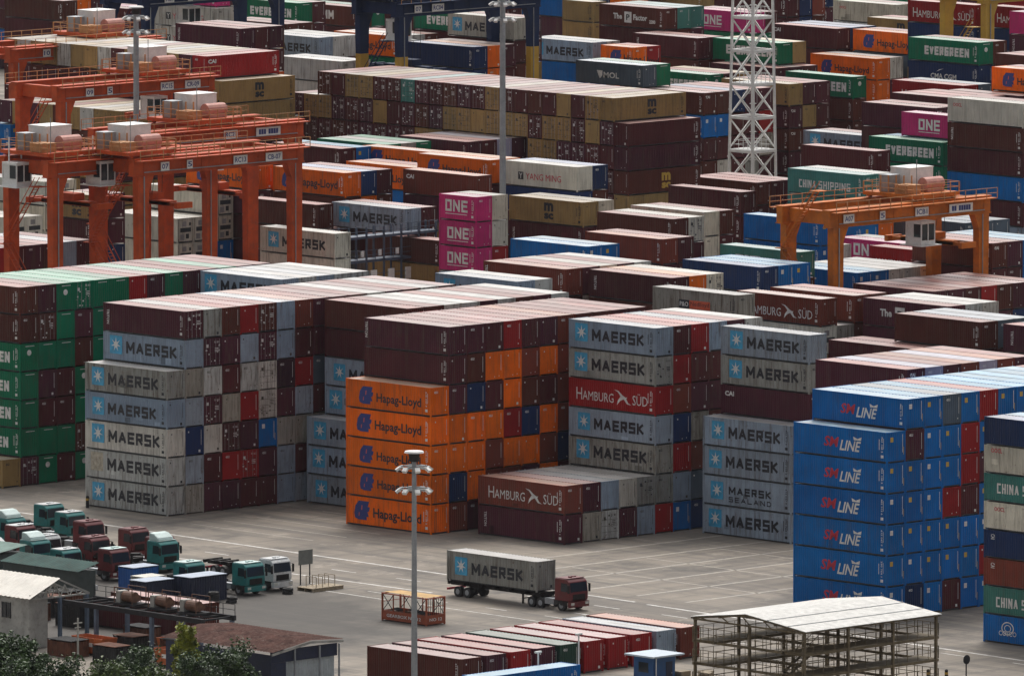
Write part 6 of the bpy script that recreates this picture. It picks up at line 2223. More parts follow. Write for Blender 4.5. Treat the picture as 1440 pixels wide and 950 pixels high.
317.4|292.19|5.8|2.9|1S|eH
317.4|292.19|2.9|2.9|1S|mH
317.4|292.19|-0|2.9|1S|bH
319.89|292.19|14.5|2.9|1S|q
319.89|292.19|11.6|2.9|1S|m
319.89|292.19|8.7|2.9|1S|tH
319.89|292.19|5.8|2.9|1S|tH
319.89|292.19|2.9|2.9|1S|dH
319.89|292.19|-0|2.9|1S|eH
261.19|240.43|8.7|2.9|1S|mH
261.19|240.43|5.8|2.9|1S|kH
261.19|240.43|2.9|2.9|1S|mH
261.19|240.43|-0|2.9|1S|kH
263.67|240.43|14.5|2.9|1S|t
263.67|240.43|8.7|2.9|1S|rH
263.67|240.43|5.8|2.9|1S|mH
263.67|240.43|2.9|2.9|1S|oH
263.67|240.43|-0|2.9|1S|dH
292.58|276.62|11.6|2.9|1S|e:ever
292.58|276.62|8.7|2.9|1S|eH
292.58|276.62|5.8|2.9|1S|mH
292.58|276.62|2.9|2.9|1S|eH
292.58|276.62|-0|2.9|1S|gH
295.06|276.62|14.5|2.9|1S|m
295.06|276.62|11.6|2.9|1S|e
295.06|276.62|8.7|2.9|1S|mH
295.06|276.62|5.8|2.9|1S|tH
295.06|276.62|2.9|2.9|1S|tH
295.06|276.62|-0|2.9|1S|mH
258.07|237.68|8.7|2.9|1S|mH
258.07|237.68|5.8|2.9|1S|mH
258.07|237.68|2.9|2.9|1S|kH
258.07|237.68|0|2.9|1S|dH
260.55|237.68|11.6|2.9|1S|m
263.03|237.68|11.6|2.9|1S|m
259.04|253.19|11.6|2.9|1S|m
259.04|253.19|8.7|2.9|1S|bH
259.04|253.19|5.8|2.9|1S|eH
259.04|253.19|2.9|2.9|1S|mH
259.04|253.19|-0|2.9|1S|kH
261.52|253.19|14.5|2.9|1S|m
261.52|253.19|11.6|2.9|1S|m
261.52|253.19|8.7|2.9|1S|oH
261.52|253.19|5.8|2.9|1S|kH
261.52|253.19|2.9|2.9|1S|eH
261.52|253.19|-0|2.9|1S|eH
244.95|236.9|8.7|2.9|1S|eH
244.95|236.9|5.8|2.9|1S|oH
244.95|236.9|2.9|2.9|1S|gH
244.95|236.9|0|2.9|1S|nH
247.43|236.9|11.6|2.9|1S|m
247.43|236.9|8.7|2.9|1S|mH
247.43|236.9|5.8|2.9|1S|rH
247.43|236.9|2.9|2.9|1S|dH
247.43|236.9|0|2.9|1S|nH
249.92|236.9|11.6|2.9|1S|t
249.92|236.9|8.7|2.9|1S|mH
249.92|236.9|5.8|2.9|1S|mH
249.92|236.9|2.9|2.9|1S|mH
249.92|236.9|0|2.9|1S|nH
227.33|228.8|14.5|2.9|1S|e
263.9|264.42|11.6|2.9|1S|mH
263.9|264.42|8.7|2.9|1S|kH
263.9|264.42|5.8|2.9|1S|eH
263.9|264.42|2.9|2.9|1S|eH
263.9|264.42|0|2.9|1S|nH
266.38|264.42|17.4|2.9|1S|s
266.38|264.42|14.5|2.9|1S|m
266.38|264.42|11.6|2.9|1S|oH
266.38|264.42|8.7|2.9|1S|mH
266.38|264.42|5.8|2.9|1S|kH
266.38|264.42|2.9|2.9|1S|mH
266.38|264.42|0|2.9|1S|bH
268.86|264.42|17.4|2.9|1S|s
268.86|264.42|14.5|2.9|1S|m
268.86|264.42|11.6|2.9|1S|nH
268.86|264.42|8.7|2.9|1S|gH
268.86|264.42|5.8|2.9|1S|oH
268.86|264.42|2.9|2.9|1S|nH
268.86|264.42|0|2.9|1S|rH
289.96|304.34|8.7|2.9|2S|tH
289.96|304.34|5.8|2.9|2S|nH
289.96|304.34|2.9|2.9|2S|oH
289.96|304.34|-0|2.9|2S|dH
292.44|304.34|8.7|2.9|2S|kH
292.44|304.34|5.8|2.9|2S|gH
292.44|304.34|2.9|2.9|2S|gH
292.44|304.34|-0|2.9|2S|tH
293.22|309.47|11.6|2.9|1S|m
295.7|309.47|14.5|2.9|1S|n
295.7|309.47|11.6|2.9|1S|mH
295.7|309.47|8.7|2.9|1S|gH
295.7|309.47|5.8|2.9|1S|dH
295.7|309.47|2.9|2.9|1S|gH
295.7|309.47|-0|2.9|1S|rH
244.4|257.9|8.7|2.9|1S|bH
244.4|257.9|5.8|2.9|1S|rH
244.4|257.9|2.9|2.9|1S|mH
244.4|257.9|-0|2.9|1S|dH
246.88|257.9|14.5|2.9|1S|w
246.88|257.9|11.6|2.9|1S|mH
246.88|257.9|8.7|2.9|1S|oH
246.88|257.9|5.8|2.9|1S|mH
246.88|257.9|2.9|2.9|1S|mH
246.88|257.9|-0|2.9|1S|dH
245.38|248.82|14.5|2.9|2S|r
214.72|241.83|17.4|2.9|1S|m
214.72|241.83|14.5|2.9|1S|m
214.72|241.83|11.6|2.9|1S|dH
214.72|241.83|8.7|2.9|1S|kH
214.72|241.83|5.8|2.9|1S|mH
214.72|241.83|2.9|2.9|1S|mH
214.72|241.83|-0|2.9|1S|kH
217.2|241.83|20.3|2.9|1S|m
217.2|241.83|17.4|2.9|1S|m
217.2|241.83|14.5|2.9|1S|t
217.2|241.83|11.6|2.9|1S|mH
217.2|241.83|8.7|2.9|1S|mH
217.2|241.83|5.8|2.9|1S|oH
217.2|241.83|2.9|2.9|1S|gH
217.2|241.83|-0|2.9|1S|dH
242.14|277.11|14.5|2.9|1S|m
242.14|277.11|11.6|2.9|1S|mH
242.14|277.11|8.7|2.9|1S|dH
242.14|277.11|5.8|2.9|1S|rH
242.14|277.11|2.9|2.9|1S|mH
242.14|277.11|0|2.9|1S|eH
244.62|277.11|17.4|2.9|1S|e
244.62|277.11|14.5|2.9|1S|mH
244.62|277.11|11.6|2.9|1S|mH
244.62|277.11|8.7|2.9|1S|rH
244.62|277.11|5.8|2.9|1S|mH
244.62|277.11|2.9|2.9|1S|eH
244.62|277.11|0|2.9|1S|eH
204.92|239.01|14.5|2.9|1S|n
204.92|239.01|11.6|2.9|1S|mH
204.92|239.01|8.7|2.9|1S|mH
204.92|239.01|5.8|2.9|1S|rH
204.92|239.01|2.9|2.9|1S|kH
204.92|239.01|0|2.9|1S|gH
207.4|239.01|17.4|2.9|1S|o
207.4|239.01|14.5|2.9|1S|o
207.4|239.01|11.6|2.9|1S|mH
207.4|239.01|8.7|2.9|1S|dH
207.4|239.01|5.8|2.9|1S|oH
207.4|239.01|2.9|2.9|1S|rH
207.4|239.01|0|2.9|1S|oH
209.89|239.01|17.4|2.9|1S|m
209.89|239.01|14.5|2.9|1S|m
209.89|239.01|11.6|2.9|1S|eH
209.89|239.01|8.7|2.9|1S|dH
209.89|239.01|5.8|2.9|1S|oH
209.89|239.01|2.9|2.9|1S|mH
209.89|239.01|0|2.9|1S|mH
232.93|282.6|11.6|2.9|1S|e
232.93|282.6|8.7|2.9|1S|kH
232.93|282.6|5.8|2.9|1S|mH
232.93|282.6|2.9|2.9|1S|mH
232.93|282.6|-0|2.9|1S|mH
235.41|282.6|14.5|2.9|1S|w
235.41|282.6|11.6|2.9|1S|mH
235.41|282.6|8.7|2.9|1S|rH
235.41|282.6|5.8|2.9|1S|mH
235.41|282.6|2.9|2.9|1S|rH
235.41|282.6|-0|2.9|1S|gH
237.89|282.6|14.5|2.9|1S|m
237.89|282.6|11.6|2.9|1S|mH
237.89|282.6|8.7|2.9|1S|eH
237.89|282.6|5.8|2.9|1S|rH
237.89|282.6|2.9|2.9|1S|rH
237.89|282.6|-0|2.9|1S|bH
223.96|288.03|11.6|2.9|1S|mH
223.96|288.03|8.7|2.9|1S|mH
223.96|288.03|5.8|2.9|1S|kH
223.96|288.03|2.9|2.9|1S|mH
223.96|288.03|-0|2.9|1S|nH
226.44|288.03|14.5|2.9|1S|w
226.44|288.03|11.6|2.9|1S|mH
226.44|288.03|8.7|2.9|1S|bH
226.44|288.03|5.8|2.9|1S|dH
226.44|288.03|2.9|2.9|1S|tH
226.44|288.03|-0|2.9|1S|bH
228.93|288.03|14.5|2.9|1S|w
228.93|288.03|11.6|2.9|1S|m
228.93|288.03|8.7|2.9|1S|tH
228.93|288.03|5.8|2.9|1S|oH
228.93|288.03|2.9|2.9|1S|oH
228.93|288.03|-0|2.9|1S|nH
201.55|259.69|11.6|2.9|1S|w
201.55|259.69|8.7|2.9|1S|eH
201.55|259.69|5.8|2.9|1S|nH
201.55|259.69|2.9|2.9|1S|mH
201.55|259.69|-0|2.9|1S|mH
204.03|259.69|14.5|2.9|1S|w
204.03|259.69|11.6|2.9|1S|mH
204.03|259.69|8.7|2.9|1S|mH
204.03|259.69|5.8|2.9|1S|mH
204.03|259.69|2.9|2.9|1S|oH
204.03|259.69|-0|2.9|1S|kH
285.28|345.84|8.7|2.9|1S|m
285.28|345.84|5.8|2.9|1S|mH
285.28|345.84|2.9|2.9|1S|gH
285.28|345.84|0|2.9|1S|kH
287.76|345.84|11.6|2.9|1S|e
287.76|345.84|8.7|2.9|1S|m
287.76|345.84|5.8|2.9|1S|oH
287.76|345.84|2.9|2.9|1S|dH
287.76|345.84|0|2.9|1S|kH
259.89|330.57|11.6|2.9|1S|eH
259.89|330.57|8.7|2.9|1S|dH
259.89|330.57|5.8|2.9|1S|rH
259.89|330.57|2.9|2.9|1S|oH
259.89|330.57|-0|2.9|1S|nH
262.37|330.57|14.5|2.9|1S|m
262.37|330.57|11.6|2.9|1S|m
262.37|330.57|8.7|2.9|1S|oH
262.37|330.57|5.8|2.9|1S|tH
262.37|330.57|2.9|2.9|1S|eH
262.37|330.57|-0|2.9|1S|mH
260.85|366.22|8.7|2.9|1S|k
260.85|366.22|5.8|2.9|1S|kH
260.85|366.22|2.9|2.9|1S|oH
260.85|366.22|0|2.9|1S|mH
263.33|366.22|11.6|2.9|1S|p
263.33|366.22|8.7|2.9|1S|p
263.33|366.22|5.8|2.9|1S|tH
263.33|366.22|2.9|2.9|1S|kH
263.33|366.22|0|2.9|1S|mH
265.81|366.22|11.6|2.9|1S|m
265.81|366.22|8.7|2.9|1S|mH
265.81|366.22|5.8|2.9|1S|mH
265.81|366.22|2.9|2.9|1S|mH
265.81|366.22|0|2.9|1S|kH
268.3|366.22|11.6|2.9|1S|m
268.3|366.22|8.7|2.9|1S|gH
268.3|366.22|5.8|2.9|1S|eH
268.3|366.22|2.9|2.9|1S|eH
268.3|366.22|0|2.9|1S|oH
179.16|254.4|17.4|2.9|1S|mH
179.16|254.4|14.5|2.9|1S|tH
179.16|254.4|11.6|2.9|1S|bH
179.16|254.4|8.7|2.9|1S|mH
179.16|254.4|5.8|2.9|1S|gH
179.16|254.4|2.9|2.9|1S|eH
179.16|254.4|-0|2.9|1S|nH
181.65|254.4|20.3|2.9|1S|m
181.65|254.4|17.4|2.9|1S|m
181.65|254.4|14.5|2.9|1S|mH
181.65|254.4|11.6|2.9|1S|mH
181.65|254.4|8.7|2.9|1S|nH
181.65|254.4|5.8|2.9|1S|dH
181.65|254.4|2.9|2.9|1S|bH
181.65|254.4|-0|2.9|1S|oH
184.13|254.4|20.3|2.9|1S|m
184.13|254.4|17.4|2.9|1S|m
184.13|254.4|14.5|2.9|1S|o
184.13|254.4|11.6|2.9|1S|mH
184.13|254.4|8.7|2.9|1S|bH
184.13|254.4|5.8|2.9|1S|eH
184.13|254.4|2.9|2.9|1S|mH
184.13|254.4|-0|2.9|1S|bH
222.03|305.75|14.5|2.9|1S|w:yang
222.03|305.75|11.6|2.9|1S|mH
222.03|305.75|8.7|2.9|1S|mH
222.03|305.75|5.8|2.9|1S|eH
222.03|305.75|2.9|2.9|1S|eH
222.03|305.75|0|2.9|1S|eH
224.51|305.75|17.4|2.9|1S|w
224.51|305.75|14.5|2.9|1S|wH
224.51|305.75|11.6|2.9|1S|nH
224.51|305.75|8.7|2.9|1S|kH
224.51|305.75|5.8|2.9|1S|mH
224.51|305.75|2.9|2.9|1S|oH
224.51|305.75|0|2.9|1S|gH
235.53|306.73|14.5|2.9|1S|m
235.53|306.73|11.6|2.9|1S|mH
235.53|306.73|8.7|2.9|1S|dH
235.53|306.73|5.8|2.9|1S|tH
235.53|306.73|2.9|2.9|1S|mH
235.53|306.73|-0|2.9|1S|mH
238.01|306.73|14.5|2.9|1S|m
238.01|306.73|11.6|2.9|1S|mH
238.01|306.73|8.7|2.9|1S|bH
238.01|306.73|5.8|2.9|1S|mH
238.01|306.73|2.9|2.9|1S|rH
238.01|306.73|-0|2.9|1S|tH
223.01|306.83|20.3|2.9|1S|p
225.49|306.83|20.3|2.9|1S|m
148.69|227.52|17.4|2.9|1R|m
148.69|227.52|14.5|2.9|1R|k
148.69|227.52|11.6|2.9|1R|k
148.69|227.52|8.7|2.9|1R|m
148.69|227.52|5.8|2.9|1R|mH
148.69|227.52|2.9|2.9|1R|mH
148.69|227.52|-0|2.9|1R|mH
148.69|230.01|20.3|2.9|1R|m
148.69|230.01|17.4|2.9|1R|t
148.69|230.01|14.5|2.9|1R|m
148.69|230.01|11.6|2.9|1R|mH
148.69|230.01|8.7|2.9|1R|mH
148.69|230.01|5.8|2.9|1R|mH
148.69|230.01|2.9|2.9|1R|tH
148.69|230.01|-0|2.9|1R|mH
148.69|232.49|20.3|2.9|1R|t
148.69|232.49|17.4|2.9|1R|m
148.69|232.49|14.5|2.9|1R|k
148.69|232.49|11.6|2.9|1R|tH
148.69|232.49|8.7|2.9|1R|mH
148.69|232.49|5.8|2.9|1R|tH
148.69|232.49|2.9|2.9|1R|mH
148.69|232.49|-0|2.9|1R|tH
148.69|234.97|20.3|2.9|1R|t
148.69|234.97|17.4|2.9|1R|t
148.69|234.97|14.5|2.9|1R|m
148.69|234.97|11.6|2.9|1R|mH
148.69|234.97|8.7|2.9|1R|tH
148.69|234.97|5.8|2.9|1R|tH
148.69|234.97|2.9|2.9|1R|mH
148.69|234.97|-0|2.9|1R|tH
148.69|237.45|20.3|2.9|1R|w
148.69|237.45|17.4|2.9|1R|m
148.69|237.45|14.5|2.9|1R|m
148.69|237.45|11.6|2.9|1R|mH
148.69|237.45|8.7|2.9|1R|mH
148.69|237.45|5.8|2.9|1R|mH
148.69|237.45|2.9|2.9|1R|tH
148.69|237.45|-0|2.9|1R|mH
148.69|239.94|20.3|2.9|1R|t
148.69|239.94|17.4|2.9|1R|m
148.69|239.94|14.5|2.9|1R|m
148.69|239.94|11.6|2.9|1R|kH
148.69|239.94|8.7|2.9|1R|kH
148.69|239.94|5.8|2.9|1R|mH
148.69|239.94|2.9|2.9|1R|mH
148.69|239.94|-0|2.9|1R|mH
148.69|242.42|20.3|2.9|1R|m
148.69|242.42|17.4|2.9|1R|m
148.69|242.42|14.5|2.9|1R|m
148.69|242.42|11.6|2.9|1R|mH
148.69|242.42|8.7|2.9|1R|mH
148.69|242.42|5.8|2.9|1R|mH
148.69|242.42|2.9|2.9|1R|mH
148.69|242.42|-0|2.9|1R|mH
148.69|244.9|20.3|2.9|1R|w
148.69|244.9|17.4|2.9|1R|t
148.69|244.9|14.5|2.9|1R|m
148.69|244.9|11.6|2.9|1R|mH
148.69|244.9|8.7|2.9|1R|tH
148.69|244.9|5.8|2.9|1R|mH
148.69|244.9|2.9|2.9|1R|mH
148.69|244.9|-0|2.9|1R|mH
148.69|247.39|20.3|2.9|1R|t
148.69|247.39|17.4|2.9|1R|m
148.69|247.39|14.5|2.9|1R|m
148.69|247.39|11.6|2.9|1R|mH
148.69|247.39|8.7|2.9|1R|mH
148.69|247.39|5.8|2.9|1R|tH
148.69|247.39|2.9|2.9|1R|mH
148.69|247.39|-0|2.9|1R|mH
148.69|249.87|20.3|2.9|1R|t
148.69|249.87|17.4|2.9|1R|m
148.69|249.87|14.5|2.9|1R|t
148.69|249.87|11.6|2.9|1R|kH
148.69|249.87|8.7|2.9|1R|tH
148.69|249.87|5.8|2.9|1R|mH
148.69|249.87|2.9|2.9|1R|kH
148.69|249.87|-0|2.9|1R|tH
148.69|252.35|20.3|2.9|1R|w
148.69|252.35|17.4|2.9|1R|m
148.69|252.35|14.5|2.9|1R|m
148.69|252.35|11.6|2.9|1R|mH
148.69|252.35|8.7|2.9|1R|mH
148.69|252.35|5.8|2.9|1R|tH
148.69|252.35|2.9|2.9|1R|kH
148.69|252.35|-0|2.9|1R|mH
148.69|254.84|20.3|2.9|1R|t
148.69|254.84|17.4|2.9|1R|m
148.69|254.84|14.5|2.9|1R|m
148.69|254.84|11.6|2.9|1R|tH
148.69|254.84|8.7|2.9|1R|mH
148.69|254.84|5.8|2.9|1R|mH
148.69|254.84|2.9|2.9|1R|tH
148.69|254.84|-0|2.9|1R|mH
148.69|257.32|20.3|2.9|1R|t
148.69|257.32|17.4|2.9|1R|m
148.69|257.32|14.5|2.9|1R|m
148.69|257.32|11.6|2.9|1R|kH
148.69|257.32|8.7|2.9|1R|mH
148.69|257.32|5.8|2.9|1R|kH
148.69|257.32|2.9|2.9|1R|mH
148.69|257.32|-0|2.9|1R|tH
148.69|259.8|20.3|2.9|1R|w
148.69|259.8|17.4|2.9|1R|m
148.69|259.8|14.5|2.9|1R|m
148.69|259.8|11.6|2.9|1R|m
148.69|259.8|8.7|2.9|1R|m
148.69|259.8|5.8|2.9|1R|m
148.69|259.8|2.9|2.9|1R|mH
148.69|259.8|-0|2.9|1R|mH
148.69|262.28|20.3|2.9|1R|t
148.69|262.28|17.4|2.9|1R|m
148.69|262.28|14.5|2.9|1R|m
148.69|262.28|11.6|2.9|1R|mH
148.69|262.28|8.7|2.9|1R|tH
148.69|262.28|5.8|2.9|1R|mH
148.69|262.28|2.9|2.9|1R|mH
148.69|262.28|-0|2.9|1R|mH
148.93|224.97|5.8|2.9|1R|mH
148.93|224.97|2.9|2.9|1R|mH
148.93|224.97|0|2.9|1R|tH
134.42|227.26|2.9|2.9|1R|t
134.42|227.26|-0|2.9|1R|tH
134.42|229.74|14.5|2.9|1R|t
134.42|229.74|11.6|2.9|1R|m
134.42|229.74|8.7|2.9|1R|m
134.42|229.74|5.8|2.9|1R|t
134.42|229.74|2.9|2.9|1R|mH
134.42|229.74|-0|2.9|1R|mH
134.42|232.23|14.5|2.9|1R|w
134.42|232.23|11.6|2.9|1R|m
134.42|232.23|8.7|2.9|1R|t
134.42|232.23|5.8|2.9|1R|m
134.42|232.23|2.9|2.9|1R|mH
134.42|232.23|-0|2.9|1R|kH
134.42|234.71|14.5|2.9|1R|t
134.42|234.71|11.6|2.9|1R|m
134.42|234.71|8.7|2.9|1R|m
134.42|234.71|5.8|2.9|1R|t
134.42|234.71|2.9|2.9|1R|mH
134.42|234.71|-0|2.9|1R|mH
134.42|237.19|14.5|2.9|1R|m
134.42|237.19|11.6|2.9|1R|m
134.42|237.19|8.7|2.9|1R|m
134.42|237.19|5.8|2.9|1R|m
134.42|237.19|2.9|2.9|1R|mH
134.42|237.19|-0|2.9|1R|mH
134.42|239.68|14.5|2.9|1R|t
134.42|239.68|11.6|2.9|1R|m
134.42|239.68|8.7|2.9|1R|m
134.42|239.68|5.8|2.9|1R|t
134.42|239.68|2.9|2.9|1R|kH
134.42|239.68|-0|2.9|1R|kH
134.42|242.16|14.5|2.9|1R|m
134.42|242.16|11.6|2.9|1R|m
134.42|242.16|8.7|2.9|1R|k
134.42|242.16|5.8|2.9|1R|k
134.42|242.16|2.9|2.9|1R|tH
134.42|242.16|-0|2.9|1R|mH
134.42|244.64|14.5|2.9|1R|t
134.42|244.64|5.8|2.9|1R|m
134.42|244.64|2.9|2.9|1R|mH
134.42|244.64|-0|2.9|1R|mH
134.42|247.12|14.5|2.9|1R|m
134.42|247.12|5.8|2.9|1R|m
134.42|247.12|2.9|2.9|1R|kH
134.42|247.12|-0|2.9|1R|mH
239.51|355.49|8.7|2.9|1S|mH
239.51|355.49|5.8|2.9|1S|nH
239.51|355.49|2.9|2.9|1S|rH
239.51|355.49|-0|2.9|1S|eH
242|355.49|14.5|2.9|1S|o
242|355.49|11.6|2.9|1S|m
242|355.49|8.7|2.9|1S|tH
242|355.49|5.8|2.9|1S|mH
242|355.49|2.9|2.9|1S|tH
242|355.49|-0|2.9|1S|kH
244.48|355.49|14.5|2.9|1S|m
244.48|355.49|11.6|2.9|1S|m
244.48|355.49|8.7|2.9|1S|oH
244.48|355.49|5.8|2.9|1S|oH
244.48|355.49|2.9|2.9|1S|tH
244.48|355.49|-0|2.9|1S|oH
95.93|167.87|5.8|2.9|1S|b
95.93|167.87|2.9|2.9|1S|oH
95.93|167.87|0|2.9|1S|dH
90.51|168.74|2.9|2.9|1S|mH
90.51|168.74|0|2.9|1S|nH
92.99|168.74|5.8|2.9|1S|cF
92.99|168.74|2.9|2.9|1S|mH
92.99|168.74|0|2.9|1S|mH
88.84|189.85|5.8|2.9|1S|cF
88.84|189.85|2.9|2.9|1S|mH
88.84|189.85|0|2.9|1S|mH
91.32|189.85|11.6|2.9|1S|cF
91.32|189.85|8.7|2.9|1S|cH
91.32|189.85|5.8|2.9|1S|gH
91.32|189.85|2.9|2.9|1S|mH
91.32|189.85|0|2.9|1S|mH
77.14|182.6|8.7|2.9|1S|cF
77.14|182.6|5.8|2.9|1S|cH
77.14|182.6|2.9|2.9|1S|mH
77.14|182.6|0|2.9|1S|bH
79.62|182.6|8.7|2.9|1S|cF
79.62|182.6|5.8|2.9|1S|cH
79.62|182.6|2.9|2.9|1S|bH
79.62|182.6|0|2.9|1S|eH
62.4|152.04|8.7|2.9|2S|n
62.4|152.04|5.8|2.9|2S|oH
62.4|152.04|2.9|2.9|2S|nH
62.4|152.04|-0|2.9|2S|oH
64.88|152.04|14.5|2.9|2S|m
64.88|152.04|11.6|2.9|2S|m
64.88|152.04|8.7|2.9|2S|n
64.88|152.04|5.8|2.9|2S|rH
64.88|152.04|2.9|2.9|2S|gH
64.88|152.04|-0|2.9|2S|nH
158.47|191.57|8.7|2.9|1S|mH
158.47|191.57|5.8|2.9|1S|oH
158.47|191.57|2.9|2.9|1S|nH
158.47|191.57|0|2.9|1S|tH
160.95|191.57|11.6|2.9|1S|m
160.95|191.57|8.7|2.9|1S|mH
160.95|191.57|5.8|2.9|1S|mH
160.95|191.57|2.9|2.9|1S|eH
160.95|191.57|0|2.9|1S|bH
163.43|191.57|11.6|2.9|1S|l
163.43|191.57|8.7|2.9|1S|mH
163.43|191.57|5.8|2.9|1S|nH
163.43|191.57|2.9|2.9|1S|eH
163.43|191.57|0|2.9|1S|oH
165.92|191.57|11.6|2.9|1S|m
168.4|191.57|11.6|2.9|1S|l
170.88|191.57|11.6|2.9|1S|mH
152.11|102.46|5.8|2.9|1S|yH
152.11|102.46|2.9|2.9|1S|mH
152.11|102.46|0|2.9|1S|tH
154.59|102.46|8.7|2.9|1S|y
154.59|102.46|5.8|2.9|1S|rH
154.59|102.46|2.9|2.9|1S|rH
154.59|102.46|0|2.9|1S|rH
157.07|102.46|8.7|2.9|1S|y
157.07|102.46|5.8|2.9|1S|kH
157.07|102.46|2.9|2.9|1S|dH
157.07|102.46|0|2.9|1S|mH
295.03|427.81|8.7|2.9|1S|m
295.03|427.81|5.8|2.9|1S|m
295.03|427.81|2.9|2.9|1S|b
295.03|427.81|0|2.9|1S|k
302.68|417.87|8.7|2.9|1S|o
302.68|417.87|5.8|2.9|1S|mH
302.68|417.87|2.9|2.9|1S|eH
302.68|417.87|0|2.9|1S|nH
309.79|413.66|8.7|2.9|1S|m
309.79|413.66|5.8|2.9|1S|mH
309.79|413.66|2.9|2.9|1S|mH
309.79|413.66|0|2.9|1S|oH
331.78|395.44|8.7|2.9|1S|m
331.78|395.44|5.8|2.9|1S|mH
331.78|395.44|2.9|2.9|1S|mH
331.78|395.44|0|2.9|1S|mH
334.27|395.44|2.9|2.9|1S|bH
334.27|395.44|0|2.9|1S|rH
334.84|385.64|8.7|2.9|1S|m
337.32|385.64|8.7|2.9|1S|t
337.32|385.64|5.8|2.9|1S|mH
337.32|385.64|2.9|2.9|1S|oH
337.32|385.64|0|2.9|1S|oH
343.67|389.64|5.8|2.9|1S|m
343.67|389.64|2.9|2.9|1S|mH
343.67|389.64|-0|2.9|1S|bH
346.16|389.64|5.8|2.9|1S|m
346.16|389.64|2.9|2.9|1S|mH
346.16|389.64|-0|2.9|1S|dH
347.22|383.02|8.7|2.9|1S|n
349.7|383.02|8.7|2.9|1S|w
349.7|383.02|2.9|2.9|1S|bH
349.7|383.02|0|2.9|1S|mH
349.04|381.75|5.8|2.9|1S|m
351.53|381.75|5.8|2.9|1S|t
352.29|375.98|8.7|2.9|1S|b
352.29|375.98|2.9|2.9|1S|tH
352.29|375.98|0|2.9|1S|mH
359.32|376.69|5.8|2.9|1S|oH
359.32|376.69|2.9|2.9|1S|mH
359.32|376.69|-0|2.9|1S|mH
359.94|367.18|8.7|2.9|1S|o
362.43|367.18|8.7|2.9|1S|m
362.43|367.18|5.8|2.9|1S|mH
362.43|367.18|2.9|2.9|1S|mH
362.43|367.18|0|2.9|1S|tH
365.99|359.76|8.7|2.9|1S|t
365.99|359.76|5.8|2.9|1S|mH
365.99|359.76|2.9|2.9|1S|dH
365.99|359.76|0|2.9|1S|mH
368.48|359.76|8.7|2.9|1S|m
368.48|359.76|5.8|2.9|1S|mH
368.48|359.76|2.9|2.9|1S|eH
368.48|359.76|0|2.9|1S|oH
382.17|350.27|8.7|2.9|1S|n
382.17|350.27|5.8|2.9|1S|m
382.17|350.27|2.9|2.9|1S|kH
382.17|350.27|0|2.9|1S|mH
387.52|350.58|5.8|2.9|1S|mH
387.52|350.58|2.9|2.9|1S|mH
387.52|350.58|-0|2.9|1S|oH
388.59|342.35|8.7|2.9|1S|e
393.87|341.17|5.8|2.9|1S|wH
393.87|341.17|2.9|2.9|1S|mH
393.87|341.17|-0|2.9|1S|nH
395.47|336.03|8.7|2.9|1S|m
397.95|336.03|8.7|2.9|1S|m
397.95|336.03|5.8|2.9|1S|mH
397.95|336.03|2.9|2.9|1S|mH
397.95|336.03|0|2.9|1S|mH
403.17|338.15|-0|2.9|1S|rH
402.47|328.74|8.7|2.9|1S|r
402.47|328.74|5.8|2.9|1S|m
402.47|328.74|2.9|2.9|1S|o"""
far = MB(); fcol = []
def fadd(verts, faces, m, c):
    far.add(verts, faces, m); fcol.extend([c]*len(faces))
frnd = random.Random(21)
FM = [M_FAR, M_FARROOF] + [MARK[k] for k in MK]
